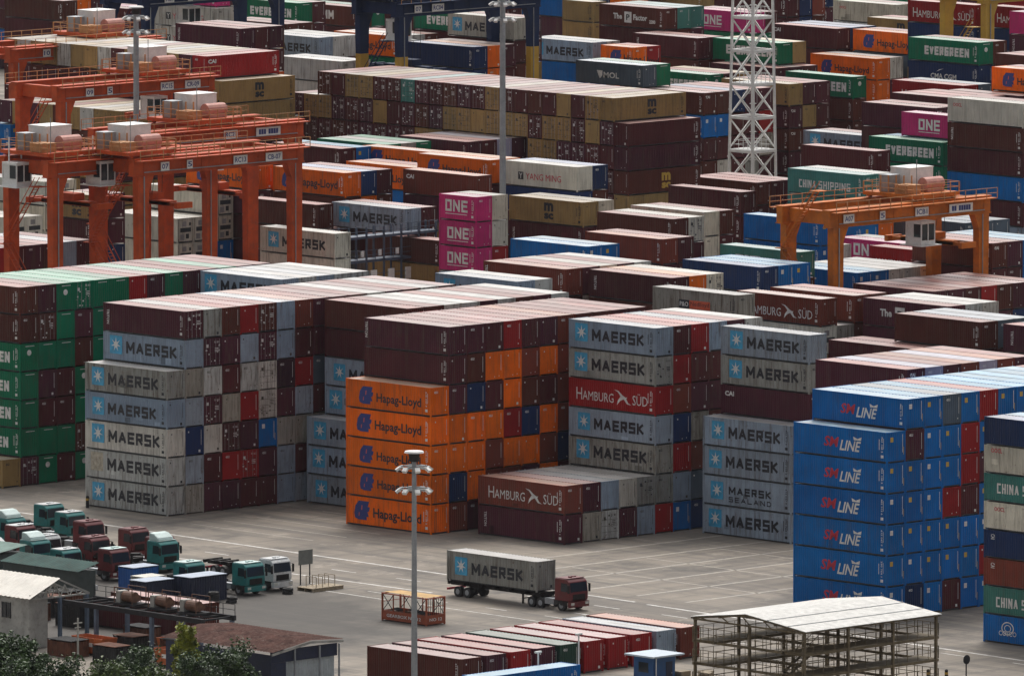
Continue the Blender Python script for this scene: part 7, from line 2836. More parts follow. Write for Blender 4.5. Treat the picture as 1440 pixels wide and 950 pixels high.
for idx, ln in enumerate(REST.split('\n')):
    x, y, z, h, lo, tok = ln.split('|')
    x, y, z, h = map(float, (x, y, z, h)); L = 12.19 if lo[0] == '1' else 6.06; ori = lo[1]
    h -= .012
    c, fl, br = parse(tok)
    cc = ccol(c, frnd)
    ex, ey = (2.438, L) if ori == 'S' else (L, 2.438)
    def bx(x0, x1, y0, y1, z0, z1, m, cl=None):
        fadd([(x0,y0,z0),(x1,y0,z0),(x1,y1,z0),(x0,y1,z0),(x0,y0,z1),(x1,y0,z1),(x1,y1,z1),(x0,y1,z1)],
             [(0,3,2,1),(0,1,5,4),(1,2,6,5),(2,3,7,6),(3,0,4,7)], m, cl or cc)
    if fl == 'H':
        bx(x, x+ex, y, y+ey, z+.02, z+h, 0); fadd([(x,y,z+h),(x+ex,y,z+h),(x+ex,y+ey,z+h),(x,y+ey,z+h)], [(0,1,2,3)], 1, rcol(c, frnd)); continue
    # shell a little inside its frame of posts and rails
    i_ = .03
    bx(x+i_, x+ex-i_, y+i_, y+ey-i_, z+.13, z+h-.05, 0)
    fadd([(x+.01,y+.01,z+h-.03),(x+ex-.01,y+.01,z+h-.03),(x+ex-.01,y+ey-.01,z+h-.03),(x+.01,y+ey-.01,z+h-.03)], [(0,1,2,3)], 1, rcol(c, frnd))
    for px in (x, x+ex-.12):
        for py in (y, y+ey-.12): bx(px, px+.12, py, py+.12, z, z+h-.01, 0)
    bx(x, x+ex, y+.002, y+.05, z+h-.12, z+h-.015, 0); bx(x+.002, x+.05, y+.05, y+ey, z+h-.12, z+h-.015, 0)
    dark = c in 'gwdct'
    if ori == 'S':
        side = lambda l, u, w: (x+i_-.004*l, y+L-u, z+w); end = lambda l, u, w: (x+u, y+i_-.004*l-.005, z+w)
    else:
        side = lambda l, u, w: (x+u, y+i_-.004*l, z+w); end = lambda l, u, w: (x+i_-.004*l-.005, y+2.438-u, z+w)
    def put(sh, f):
        for k, layer, vs, fs in sh:
            if dark and k == 'W' and f is end: k = 'T'
            fadd([f(layer, u, w) for u, w in vs], fs, 2+MK.index(k), cc)
    if fl == 'D':
        put(door_mark(idx % 9, h), end)
        for u in (.32, .85, 1.6, 2.1): put([('G',2,*rect(u, u+.045, .12, h-.12))], end)
        put([('T',1,*rect(1.2,1.24,.12,h-.12))], end)
        for w in (.75, 1.35, 1.95): put([('T',1,*rect(.14,2.3,w,w+.035))], end)
    elif fl == 'F':
        put([('D',2,*rect(.35,2.1,1.25,1.75)), ('G',2,*rect(.6,1.3,h-.95,h-.4)), ('G',2,*rect(.35,1.0,.35,1.0)), ('D',2,*rect(1.3,1.75,.5,1.05))], end)
    elif c == 'b': put(label_mark(idx % 4, h), end)
    elif c == 'e': put(ever_mark(idx % 6, h), end)
    else: put(end_mark(idx % 6, h), end)
    if br:
        for pn, sh in brand(br, L): put(sh, side)
    if c not in 'cw': put(side_mark(idx % 4, L, h), side)
fme = far.mesh('distant_containers', FM, False)
at = fme.attributes.new('paint', 'FLOAT_COLOR', 'CORNER')
buf = []
for p, c in zip(fme.polygons, fcol): buf.extend(list(c)*p.loop_total)
at.data.foreach_set('color', buf)
fo = link('distant_containers', fme)
tag(fo, 'mass of smaller looking stacked containers filling the far yard between the gantries', 'containers'); fo['kind'] = 'stuff'

# ------------------------------------------------------------------ yard gantries
C_RED = plain('gantry_red_orange', (0.52,0.078,0.016), 0.6, var=0.3, dirt=0.4, scale=.6, spec=.25)
C_ORG = plain('gantry_orange', (0.55,0.145,0.012), 0.6, var=0.3, dirt=0.45, scale=.6, spec=.25)
C_NAVY = plain('gantry_navy', (0.010,0.026,0.080), 0.6, var=0.2, scale=.4, spec=.2)
C_YEL = plain('gantry_yellow', (0.52,0.31,0.035), 0.5, var=0.15, dirt=0.25, scale=.4)
C_RAIL = plain('handrail_ochre', (0.50,0.24,0.09), 0.6, var=0.2)
C_WHITE = plain('white_housing', (0.78,0.78,0.76), 0.5, var=0.1, dirt=0.2)
C_DK = plain('dark_steel', (0.032,0.032,0.035), 0.8, var=0.3, spec=.2)
C_GREY = plain('galvanised_steel', (0.32,0.34,0.36), 0.5, 0.4, var=0.15)
C_GLASS = plain('dark_glass', (0.02,0.028,0.035), 0.12, var=0.1, dirt=0.0)
C_TYRE = plain('tyre_rubber', (0.022,0.022,0.023), 0.8, var=0.3)
C_PINK = plain('faded_red_cowling', (0.55,0.25,0.20), 0.6, var=0.2)
def railing(mb, p, q, step=1.6, h=1.1, r=.045):
    p, q = Vector(p), Vector(q); n = max(1, int((q-p).length/step))
    for k in range(n+1):
        a = p.lerp(q, k/n); mb.beam(a, a+Vector((0,0,h)), r*1.6)
    for z in (h*.5, h): mb.beam(p+Vector((0,0,z)), q+Vector((0,0,z)), r*1.5)
def sign_mesh(name, txt, w, h, y, tilt=0):
    """a white board facing -y with dark lettering"""
    b = MB(); b.box(-w/2, w/2, y-.05, y+.02, -h/2, h/2, 0)
    vs, fs = text2d(txt, -w*.4, w*.4, -h*.3, h*.3, .02)
    b.add([(u, y-.06, v) for u, v in vs], fs, 1)
    return b.mesh(name, [C_WHITE, MARK['N']], False)
def gantry(label, xr, yf, H, main, low=None, S=22.8, D=7.2, tx=.35, cabs=(0, None), signs=(('A07',.14),('5',.3),('ICB1',.58),('--- ---',.82)), spread=5.5, rail=None):
    """rubber tyred gantry: right front leg stands at (xr, yf)"""
    t = thing('gantry_crane', label, 'gantry crane', (xr-S/2, yf+D/2, 0), 0, 'gantry cranes over the stacks')
    low = low or main; rail = rail or C_RAIL
    hx, hy = S/2, D/2
    for sx in (-1, 1):
        for sy in (-1, 1):
            b = MB()
            zt = H-1.9; zb = 2.1; zm = zb+(zt-zb)*(.78 if low is not main else .36)
            def sec(z, wx): return [(sx*hx-wx/2, sy*hy-.45, z), (sx*hx+wx/2, sy*hy-.45, z), (sx*hx+wx/2, sy*hy+.45, z), (sx*hx-wx/2, sy*hy+.45, z)]
            fs = [(0,1,5,4),(1,2,6,5),(2,3,7,6),(3,0,4,7),(0,3,2,1),(4,5,6,7)]
            b.add(sec(zb, 1.25)+sec(zm, 1.4), fs, 1)
            b.add(sec(zm, 1.4)+sec(zt-1.6, 1.6), fs, 0)
            b.add(sec(zt-1.6, 1.6)+[(x - sx*(.75 if (x-sx*hx)*sx < 0 else 0), y, zt) for x, y, _ in sec(zt, 1.6)], fs, 0)
            b.build('leg', [main, low], t)
        b = MB(); b.box(sx*hx-.55, sx*hx+.55, -hy-1.6, hy+1.6, 1.15, 2.1, 0); b.build('sill_beam', [low], t)
        b = MB(); b.box(sx*hx-.4, sx*hx+.4, -hy+.45, hy-.45, H-1.7, H-.25, 0); b.build('end_tie', [main], t)
        for sy in (-1, 1):
            for k in (-1, 1):
                b = MB(); cy = sy*hy+k*.95; b.cyl((sx*hx-.28, cy, .75), (sx*hx+.28, cy, .75), .75, n=18); w = b.build('wheel', [C_TYRE], t)
                b = MB(); b.cyl((sx*hx-.3, cy, .75), (sx*hx+.3, cy, .75), .4, n=14); b.build('rim', [C_YEL], w)
    for sy in (-1, 1):
        b = MB(); y = sy*hy
        b.box(-hx-1.4, hx+1.0, y-.45, y+.45, H-1.85, H-.12); b.box(-hx-1.45, hx+1.05, y-.62, y+.62, H-.12, H); b.box(-hx-1.45, hx+1.05, y-.58, y+.58, H-1.95, H-1.85)
        for k in range(9): b.box(-hx+k*hx/4-.05, -hx+k*hx/4+.05, y-.5, y+.5, H-1.84, H-.13)
        gd = b.build('girder', [main], t)
        b = MB(); yo = y+sy*1.15
        b.box(-hx-1.4, hx+1.0, min(y+sy*.66, yo+sy*.4), max(y+sy*.66, yo+sy*.4), H-.3, H-.2)
        b.build('walkway', [main], t)
        b = MB(); railing(b, (-hx-1.4, yo+sy*.35, H-.2), (hx+1.0, yo+sy*.35, H-.2)); b.build('railing', [rail], t)
    for s, (txt, f) in enumerate(signs):
        w = .66*len(txt)*.62+.4
        o = link('sign_board', sign_mesh('sign_board', txt, w, .95, -hy-.64), t); o.location = (-hx+f*S, 0, H-1.05)
    b = MB()     # stair tower on the left rear leg
    x = -hx-1.0
    for k in range(3):
        z0, z1 = 2.2+k*6.6, 2.2+(k+1)*6.6; ya, yb = (hy-.2, -hy+1.8) if k % 2 == 0 else (-hy+1.8, hy-.2)
        for dx in (-.35, .35): b.beam((x+dx, ya, z0), (x+dx, yb, z1), .09); b.beam((x+dx, ya, z0+1), (x+dx, yb, z1+1), .06)
        for j in range(20):
            q = j/19; b.box(x-.35, x+.35, ya+(yb-ya)*q-.12, ya+(yb-ya)*q+.12, z0+(z1-z0)*q-.02, z0+(z1-z0)*q+.02)
        b.box(x-.6, x+.9, yb-.7, yb+.7, z1-.08, z1)
    b.build('stair', [main], t)
    b = MB(); b.cyl((hx+.72, -hy, 5.2), (hx+1.05, -hy, 5.2), 1.25, n=20); b.cyl((hx+.62, -hy, 5.2), (hx+1.15, -hy, 5.2), .4, n=12); b.build('cable_reel', [C_DK], t)
    b = MB(); b.cyl((-hx, -hy-.55, 2.3), (-hx, -hy-.55, H-2.0), .07, n=6); b.cyl((hx-.3, -hy-.55, 2.3), (hx-.3, -hy-.55, H-2.0), .06, n=6); b.cyl((-hx, -hy-.53, H-1.55), (hx, -hy-.53, H-1.55), .06, n=6); b.build('conduit', [C_GREY], t)
    b = MB()
    for k in range(16):      # festoon cable hanging in loops under the front girder
        xa, xb = -hx+.8+k*(S-1.6)/16, -hx+.8+(k+1)*(S-1.6)/16; pm = None
        for j in range(7):
            f = j/6; pnt = (xa+(xb-xa)*f, -hy+.75, H-.5-.9*4*f*(1-f))
            if pm: b.beam(pm, pnt, .06)
            pm = pnt
    b.build('festoon_cable', [C_DK], t)
    b = MB()
    for sx in (-1, 1):
        for sy in (-1, 1): b.box(sx*hx-1.0, sx*hx+1.0, sy*hy-.5, sy*hy+.5, H-2.0, H-1.955)
    for k in range(1, 4): b.box(-hx+k*S/4-.18, -hx+k*S/4+.18, -hy-.475, -hy-.452, H-1.8, H-.2)
    b.build('splice_plate', [main], t)
    b = MB(); b.box(hx-.5, hx+.5, -hy+1.2, hy-1.2, 2.11, 4.2); b.build('generator_box', [C_DK], t)
    # trolley with machinery house, winch cowling, electrical cabinet and cab
    cx = -hx+tx*S
    b = MB(); b.box(cx-3.6, cx+3.6, -hy-.3, hy+.3, H+.32, H+.72)
    for sx in (-1, 1):
        for sy in (-1, 1): b.cyl((cx+sx*2.8, sy*hy-.2, H+.21), (cx+sx*2.8, sy*hy+.2, H+.21), .2, n=10)
    tr = b.build('trolley_frame', [main], t)
    b = MB()
    b.box(cx-.6, cx+3.0, -.4, 2.6, H+.74, H+3.2); b.box(cx-.65, cx+3.05, -.45, 2.65, H+3.2, H+3.3)
    b.build('machinery_house', [C_WHITE], t)
    b = MB(); b.box(cx-2.8, cx-1.2, .6, 2.2, H+.74, H+2.6); b.build('electrical_cabinet', [C_GREY], t)
    b = MB(); b.cyl((cx+.1, -1.6, H+1.55), (cx+2.9, -1.6, H+1.55), .75, n=14); b.box(cx+.2, cx+2.8, -2.3, -.9, H+.73, H+1.1); b.build('winch_cowling', [C_PINK], t)
    b = MB()
    for sy in (-1, 1): railing(b, (cx-3.6, sy*(hy+.25), H+.72), (cx+3.6, sy*(hy+.25), H+.72), 1.2)
    for sx in (-1, 1): railing(b, (cx+sx*3.55, -hy-.2, H+.72), (cx+sx*3.55, hy+.2, H+.72), 1.2)
    for k in range(5): b.beam((cx-3.4+k*.5, hy-2.2-k*.7, H+.75), (cx-3.4+k*.5, hy-2.2-k*.7, H+2.6), .12)
    b.box(cx-3.3, cx-1.2, -2.6, -.6, H+.74, H+1.7)
    b.build('trolley_railing', [rail], t)
    b = MB(); b.cyl((cx-2.9, -hy, H+.72), (cx-2.9, -hy, H+4.6), .05, n=6); b.build('aerial', [C_GREY], t)
    b = MB(); cyy = -hy+1.0; ccx = cx; HH = H
    if cabs[1] is not None: cx, cyy, H = cx+cabs[0], cabs[1], H+1.9
    b.box(cx-1.1, cx+1.1, cyy, cyy+2.4, H-5.0, H-4.85); b.box(cx-1.1, cx+1.1, cyy, cyy+2.4, H-2.7, H-2.4)
    for px in (-1.1, .98): 
        for py in (0, 2.28): b.box(cx+px, cx+px+.12, cyy+py, cyy+py+.12, H-4.85, H-2.7)
    b.box(cx-.98, cx+1.0, cyy+1.3, cyy+2.28, H-4.85, H-2.7); b.box(cx-1.05, cx-.98, cyy+.12, cyy+2.28, H-4.85, H-4.2); b.box(cx-.98, cx+.98, cyy+.02, cyy+.1, H-4.85, H-4.55)
    b.box(cx-.06, cx+.06, cyy-.005, cyy+.1, H-4.55, H-2.7); b.box(cx-1.6, cx+1.6, cyy-.5, cyy+2.8, H-5.12, H-5.01)
    for px in (-.9, .9): b.box(cx+px-.06, cx+px+.06, cyy+1.4, cyy+1.52, H-2.4, H+.32)
    cab = b.build('cab', [C_WHITE], t)
    b = MB(); b.box(cx-.96, cx+.96, cyy+.06, cyy+.09, H-4.5, H-2.75); b.box(cx-1.04, cx-1.0, cyy+.15, cyy+1.2, H-4.15, H-2.75); b.build('window', [C_GLASS], cab)
    cx, H = ccx, HH
    sx0 = cx+3.0; z = H-spread
    b = MB(); b.box(sx0-.55, sx0+.55, -4.0, 4.0, z, z+.55)
    for yy in (-5.9, 5.4): b.box(sx0-1.15, sx0+1.15, yy, yy+.5, z-.15, z+.5)
    for dx in (-.4, .4): b.box(sx0+dx-.15, sx0+dx+.15, -5.4, 5.4, z+.05, z+.4)
    b.box(sx0-.8, sx0+.8, -1.6, 1.6, z+.57, z+1.3)
    sp = b.build('spreader', [main], t)
    b = MB()
    for dx in (-.7, .7):
        for yy in (-1.4, 1.4): b.cyl((sx0+dx, yy, z+1.3), (sx0+dx*.6, yy*1.4, H+.35), .03, n=5)
    b.build('hoist_rope', [C_DK], sp)
    return t
gantry('red-orange gantry nearest of the left group, right end at the middle legs', 64.94, 121.46, 25, C_RED, tx=.06, cabs=(-2.6, .4), signs=(('07',.13),('5',.29),('RC13',.62),('CB-07',.84)))
gantry('red-orange gantry with white cab standing furthest left of the group', 57.04, 126.65, 25, C_RED, tx=.1, cabs=(-3.4, .2), signs=(('08',.28),('5',.45),('RC12',.68)))
gantry('red gantry just behind the nearest left one, machinery house mid-beam', 78.6, 136.18, 26, C_RED, tx=.48, signs=(('RC21',.55),('--- ----',.8)), spread=8)
gantry('faded red gantry two lanes back with its right end beside the grey lamp pole', 126.38, 203.11, 24, C_RED, tx=.72, signs=(('09',.16),('5',.3),('RC15',.7),('CR-09',.88)))
gantry('faded red gantry farthest back at the upper left with grey cabinet', 165.72, 256.03, 23, C_RED, tx=.72, signs=(('10',.2),('5',.36),('RC16',.56),('--- ----',.85)))
gantry('orange gantry standing alone at right over blue and maroon containers', 114.9, 64.41, 20, C_ORG, tx=.68, signs=(('A07',.06),('5',.29),('ICB1',.56),('-- -----',.83)), spread=5.2)
gantry('navy gantry with yellow leg feet behind the long tan block', 213.3, 237.01, 27, C_NAVY, C_YEL, tx=.07, signs=(('07',.1),('RC04',.25),('----',.75)), spread=9)
gantry('navy gantry with tall yellow legs at the upper left edge of the yard', 217.07, 288.5, 25, C_NAVY, C_YEL, tx=.4, spread=9.5)
gantry('all yellow gantry at the upper right, only its legs in view', 281.4, 200.7, 27, C_YEL, tx=.6)

# ------------------------------------------------------------------ lattice mast
def lattice_mast(x, y, w0, w1, H, label):
    t = thing('lattice_mast', label, 'mast', (x, y, 0))
    wz = lambda z: (w0+(w1-w0)*z/H)/2
    for sx in (-1, 1):
        for sy in (-1, 1):
            b = MB(); b.beam((sx*w0/2, sy*w0/2, 0), (sx*w1/2, sy*w1/2, H), .26); b.build('leg', [C_WHITE], t)
    N = 11; zs = [H*(k/N) for k in range(N+1)]
    c4 = [(-1,-1),(1,-1),(1,1),(-1,1)]
    for k in range(N):
        b = MB(); z0, z1 = zs[k], zs[k+1]; a0, a1 = wz(z0), wz(z1)
        for i in range(4):
            p, q = c4[i], c4[(i+1) % 4]
            b.beam((p[0]*a0, p[1]*a0, z0+.3), (q[0]*a1, q[1]*a1, z1-.2), .12); b.beam((q[0]*a0, q[1]*a0, z0+.3), (p[0]*a1, p[1]*a1, z1-.2), .12)
        b.build('bracing', [C_WHITE], t)
        b = MB()
        for i in range(4):
            p, q = c4[i], c4[(i+1) % 4]; b.beam((p[0]*a1, p[1]*a1, z1), (q[0]*a1, q[1]*a1, z1), .3, .34)
        if k % 2 == 1:
            b.box(-a1+.2, a1-.2, -a1+.2, a1-.2, z1+.18, z1+.22)
            for i in range(4):
                p, q = c4[i], c4[(i+1) % 4]; railing(b, (p[0]*a1*.8, p[1]*a1*.8, z1+.22), (q[0]*a1*.8, q[1]*a1*.8, z1+.22), .7, 1.1, .03)
        b.build('platform', [C_WHITE], t)
    b = MB()
    for dx in (-.25, .25): b.beam((.5+dx, .4, 0), (.5+dx, .4, H), .06)
    for k in range(int(H/.4)): b.beam((.25, .4, k*.4), (.75, .4, k*.4), .04)
    for k in range(26):
        a = k*2.4; b.add([(.5+.45*math.cos(q), .4+.45*math.sin(q), H*k/26) for q in [j*math.pi/4 for j in range(8)]]+[(.5+.41*math.cos(q), .4+.41*math.sin(q), H*k/26+.07) for q in [j*math.pi/4 for j in range(8)]], [(j, (j+1) % 8, 8+(j+1) % 8, 8+j) for j in range(8)])
    b.build('ladder', [C_WHITE], t)
lattice_mast(221.74, 206.1, 4.3, 3.0, 46, 'white steel lattice mast rising between the stacks right of centre')

# ------------------------------------------------------------------ lamp poles
def lamp_pole(x, y, H, r0, r1, label, rings, dome):
    t = thing('lamp_pole', label, 'lamp pole', (x, y, 0), 0, 'tall lamp poles')
    b = MB(); b.cyl((0,0,0), (0,0,H), r0, r1, 14); b.cyl((0,0,0), (0,0,.5), r0*1.5, r0*1.5, 14); b.build('pole', [C_GREY], t)
    if dome:
        b = MB(); b.cyl((0,0,H), (0,0,H+.75), .42, .52, 14); b.build('head_frame', [C_DK], t)
        b = MB(); b.cyl((0,0,H+.75), (0,0,H+.9), .88, .8, 18); b.build('head_cover', [C_WHITE], t)
    for zz, R_ in rings:
        b = MB(); n = 20
        for k in range(n):
            a, c = 2*math.pi*k/n, 2*math.pi*(k+1)/n
            b.beam((R_*math.cos(a), R_*math.sin(a), zz), (R_*math.cos(c), R_*math.sin(c), zz), .09)
        for k in range(4):
            a = math.pi*k/2; b.beam((r1*math.cos(a), r1*math.sin(a), zz), (R_*math.cos(a), R_*math.sin(a), zz), .08)
        b.build('lamp_ring', [C_GREY], t)
        for k in range(8):
            a = 2*math.pi*(k+.3)/8
            f = MB(); f.box(-.22, .22, -.16, .26, -.1, .1); f.box(-.2, .2, .22, .27, -.16, .11)
            o = f.build('floodlight', [C_WHITE], t); o.location = (R_*1.12*math.cos(a), R_*1.12*math.sin(a), zz-.1); o.rotation_euler = (R(-38), 0, a-math.pi/2)
lamp_pole(-110.8, -83.2, 22.6, .30, .19, 'grey lamp pole in the foreground with two rings of floodlights', ((20.2,1.25),(22.1,1.25)), True)
lamp_pole(76.13, 159.83, 36.5, .42, .30, 'grey lamp pole beside the left red gantries, head at top edge', ((34.6,1.2),(36.2,1.2)), True)
lamp_pole(101.13, 125.89, 39.0, .42, .30, 'grey lamp pole left of centre standing before the tan door wall', ((36.6,1.2),(38.4,1.2)), True)

# ------------------------------------------------------------------ reefer rack
t = thing('reefer_rack', 'dark blue steel rack with walkways in front of the white refrigerated containers', 'steel rack', (80.2, 134.7, 0))
C_RACK = plain('rack_blue_steel', (0.06,0.085,0.13), 0.55, var=0.25)
for k in range(8):
    for yy in (0, 1.7):
        b = MB(); b.box(k*2.7-.09, k*2.7+.09, yy-.09, yy+.09, 0, 13.2); b.build('post', [C_RACK], t)
for lv in range(5):
    b = MB(); z = 2.7*lv+1.4
    b.box(-.3, 19.2, .1, 1.6, z-.06, z); b.beam((-.3, 0, z-.12), (19.2, 0, z-.12), .18, .28); b.beam((-.3, 1.7, z-.12), (19.2, 1.7, z-.12), .18, .28); b.build('walkway', [C_RACK], t)
    b = MB(); railing(b, (-.3, -.02, z), (19.2, -.02, z), 1.35, 1.1, .035); b.build('railing', [C_RACK], t)
for k in range(7):
    b = MB(); b.box(k*2.7+.7, k*2.7+1.6, -.05, .12, 7.0, 8.3); b.box(k*2.7+1.9, k*2.7+2.3, -.05, .12, 9.9, 10.6); b.build('socket_panel', [C_WHITE], t)

# ------------------------------------------------------------------ foreground row of containers
FG = [('q','rust-red container at the right end of the low front row'), ('g','pale grey container among the red ones of the low front row'), ('r','bright red container beside the pale grey one in the low front row'), ('r','red container second left of the pale grey one in the front row'), ('r','red container right of the dull green one in the front row'),
      ('u','dull green container in the low front row'), ('m','maroon container directly left of the dull green one in the front row'), ('r','red container two left of the dull green one in the front row'), ('m','maroon container behind the lamp pole in the low front row'), ('m','maroon container left of the lamp pole beside the rusty shed')]
for k, (c, lab) in enumerate(FG):
    container(-67.7-3.16*k+1.22, -72.7+6.095-.12*k, 0, 12.19, 2.88, c, lab, 'S', 'low front row of containers')
container(-86.9, -30.6+6.1, 0, 12.19, 2.88, 'm', 'dark red container beyond the truss bay, with faded pink roof', 'S', 'dark red containers beside the parked tractors')
container(-89.7, -31.3+6.1, 0, 12.19, 2.6, 'm', 'dark red container nearest the truss bay, its roof half hidden', 'S', 'dark red containers beside the parked tractors')
container(-101.6+6.1, -82.0+1.22, 0, 12.19, 2.6, 'b', 'bright blue container lying crosswise at the bottom edge', 'R', 'containers at the bottom edge')

# ------------------------------------------------------------------ trucks
TEAL = plain('teal_cab_paint', (0.014,0.19,0.185), 0.42, var=0.3, dirt=0.5, scale=1.2)
WHT = plain('white_cab_paint', (0.62,0.63,0.63), 0.4, var=0.15, dirt=0.4)
MAR = plain('maroon_cab_paint', (0.14,0.014,0.017), 0.45, var=0.3, dirt=0.45, scale=1.2)
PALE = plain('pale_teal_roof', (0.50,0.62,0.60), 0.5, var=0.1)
CH = plain('chassis_black', (0.02,0.018,0.018), 0.75, var=0.3, dirt=.4, spec=.25)
LAMP = plain('lamp_lens', (0.6,0.6,0.55), 0.2, var=0.05)
def wheels(t, spots, r=.5, w=.3):
    for x, y in spots:
        b = MB(); b.cyl((x-w/2, y, r), (x+w/2, y, r), r, n=18); wl = b.build('wheel', [C_TYRE], t)
        s = 1 if x > 0 else -1
        b = MB(); b.cyl((x+s*(w/2-.02), y, r), (x+s*(w/2+.015), y, r), r*.55, r*.5, n=14); b.build('rim', [C_GREY], wl)
def tractor(x, y, label, paint, roof=None, deflector=False, rz=0.0):
    """heads towards -y; x,y is the middle of the front bumper"""
    t = thing('tractor_truck', label, 'truck', (x, y, 0), rz, 'tractor trucks')
    roof = roof or paint
    b = MB()
    pts = [(0.06,.95),(0,1.25),(.0,1.75),(.16,2.75),(.45,3.02),(1.95,3.05),(2.02,2.9),(2.05,.95)]
    b.prism(pts, -1.2, 1.2, 0, 'x')
    cab = b.build('cab', [paint], t)
    bv = cab.modifiers.new('bevel', 'BEVEL'); bv.width = .07; bv.segments = 2; bv.limit_method = 'ANGLE'
    b = MB(); b.box(-1.12, 1.12, .42, 1.95, 3.053, 3.09); b.box(-.35, -.15, .8, 1.1, 3.09, 3.2); b.box(.2, .6, 1.0, 1.3, 3.09, 3.17); b.build('roof_panel', [roof], t)
    if deflector:
        b = MB(); b.prism([(.55,3.09),(.7,3.35),(1.3,3.72),(1.9,3.8),(1.95,3.09)], -1.0, 1.0, 0, 'x'); o = b.build('roof_deflector', [roof], t)
        bv = o.modifiers.new('bevel', 'BEVEL'); bv.width = .1; bv.segments = 2
    b = MB(); b.add([(-1.08,.01,1.83),(1.08,.01,1.83),(1.02,.145,2.68),(-1.02,.145,2.68)], [(0,1,2,3)]); b.add([(-1.08,-.012,1.83),(1.08,-.012,1.83),(1.02,.128,2.68),(-1.02,.128,2.68)], [(0,1,2,3)])
    b.build('windscreen', [C_GLASS], t)
    for s in (-1, 1):
        b = MB(); b.prism([(.22,1.85),(.36,2.62),(1.15,2.65),(1.2,1.85)], s*1.2-.012, s*1.2+.012, 0, 'x'); b.build('side_window', [C_GLASS], t)
        b = MB(); b.box(s*1.36-.1, s*1.36+.1, -.05, .05, 1.75, 2.5); b.beam((s*1.2, .15, 2.55), (s*1.36, 0, 2.5), .05); b.build('mirror', [CH], t)
        b = MB(); b.box(s*.92-.2, s*.92+.2, -.14, -.05, .62, .85); b.build('headlight', [LAMP], t)
        b = MB(); b.box(s*1.22-.02 if s > 0 else -1.24, s*1.22+.02 if s > 0 else -1.2, .3, 1.25, .55, .95); b.build('step', [CH], t)
    b = MB(); b.box(-1.22, 1.22, -.1, .25, .4, .92); b.build('bumper', [paint], t)
    b = MB(); b.box(-.8, .8, -.03, .02, 1.05, 1.6)
    for k in range(4): b.box(-.78, .78, -.05, -.03, 1.1+k*.13, 1.15+k*.13)
    b.build('grille', [CH], t)
    b = MB(); b.box(-.45, -.3, .3, 5.8, .72, .98); b.box(.3, .45, .3, 5.8, .72, .98); b.box(-.5, .5, 5.6, 5.8, .6, .98)
    for yy in (2.3, 3.4, 4.6): b.box(-.45, .45, yy, yy+.15, .75, .95)
    b.build('chassis', [CH], t)
    b = MB(); b.cyl((0,4.6,.98), (0,4.6,1.16), .5, n=16); b.build('fifth_wheel', [CH], t)
    b = MB(); b.box(-1.15, -.55, 2.2, 3.4, .5, 1.05); b.box(.55, 1.15, 2.2, 3.2, .5, 1.05); b.cyl((.9,2.2,1.1), (.9,2.2,3.0), .09, n=8); b.build('fuel_tank', [C_GREY], t)
    wheels(t, [(s*1.02, 1.15) for s in (-1,1)] + [(s*.98, yy) for s in (-1,1) for yy in (4.0, 5.2)], .5, .36)
    return t
def trailer(x, y, L, label):
    t = thing('container_trailer', label, 'trailer', (x, y, 0), 0, 'container trailers')
    b = MB()
    for s in (-1, 1): b.box(s*.55-.1, s*.55+.1, 0, L, 1.0, 1.35)
    for k in range(7): b.box(-1.2, 1.2, k*L/6.15, k*L/6.15+.22, 1.12, 1.42)
    b.build('chassis', [CH], t)
    b = MB()
    for s in (-1, 1): b.box(s*.8-.07, s*.8+.07, 2.6, 2.75, .15, 1.1)
    b.box(-.8, .8, 2.62, 2.72, .6, .7); b.build('landing_gear', [CH], t)
    b = MB(); b.box(-1.2, 1.2, L-.1, L, .55, .75); b.build('rear_bumper', [MARK['R']], t)
    wheels(t, [(s*.98, L-yy) for s in (-1,1) for yy in (1.5, 2.75)], .5, .5)
    return t
tractor(-51.45, -42.9, 'maroon tractor truck hauling a grey container across the apron', MAR)
trailer(-51.45, -38.9, 12.6, 'black container trailer behind the maroon tractor, carrying a grey container')
container(-51.45, -38.5+6.095, 1.43, 12.19, 2.88, 'd:maersk', 'weathered grey container riding on the trailer of the maroon tractor', 'S', 'containers on trailers')
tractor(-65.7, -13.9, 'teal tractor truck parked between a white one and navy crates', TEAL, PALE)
tractor(-61.8, -13.4, 'white tractor truck at the right end of the parked tractors', WHT)
tractor(-69.3, -9.6, 'teal tractor truck parked behind the navy crate, only its cab showing', TEAL, PALE)
tractor(-60.5, 3.8, 'teal tractor truck with round roof deflector parked before a maroon one', TEAL, PALE, True)
tractor(-56.4, 12.5, 'maroon tractor truck parked behind the teal one with roof deflector', MAR)
tractor(-52.4, 26.2, 'teal tractor truck with whitish roof farthest back at the left', TEAL, WHT)
tractor(-55.8, 19.7, 'maroon tractor truck beside the farthest teal one', MAR)
tractor(-71.4, 5.5, 'teal tractor truck with white roof beside the green sheet roof', TEAL, WHT)
tractor(-67.9, 2.6, 'maroon tractor truck in the middle of the crowded left park', MAR, PALE)
tractor(-74.6, 12.0, 'white roofed teal tractor truck half hidden behind the green roof', TEAL, WHT, True)
tractor(-49.8, 32.2, 'teal tractor truck with white roof at the far left end of the park', TEAL, WHT)
tractor(-59.4, 27.0, 'teal tractor truck with deflector between two maroon ones at left', TEAL, PALE, True)
tractor(-62.6, 22.0, 'maroon tractor truck with pale roof left of the crowded park', MAR, WHT)
tractor(-66.0, 14.5, 'white tractor truck behind the crowded teal ones at left', WHT)
tractor(-69.0, 12.6, 'teal tractor truck with deflector in the thick of the left park', TEAL, PALE, True)
tractor(-63.3, 10.5, 'maroon tractor truck touching the teal deflector truck in the left park', MAR, MAR)
tractor(-59.0, 5.8, 'maroon tractor truck right behind the teal truck with round deflector', MAR, MAR)
trailer(-66.2, 24.5, 12.2, 'empty black trailer furthest left behind the pale green roof')
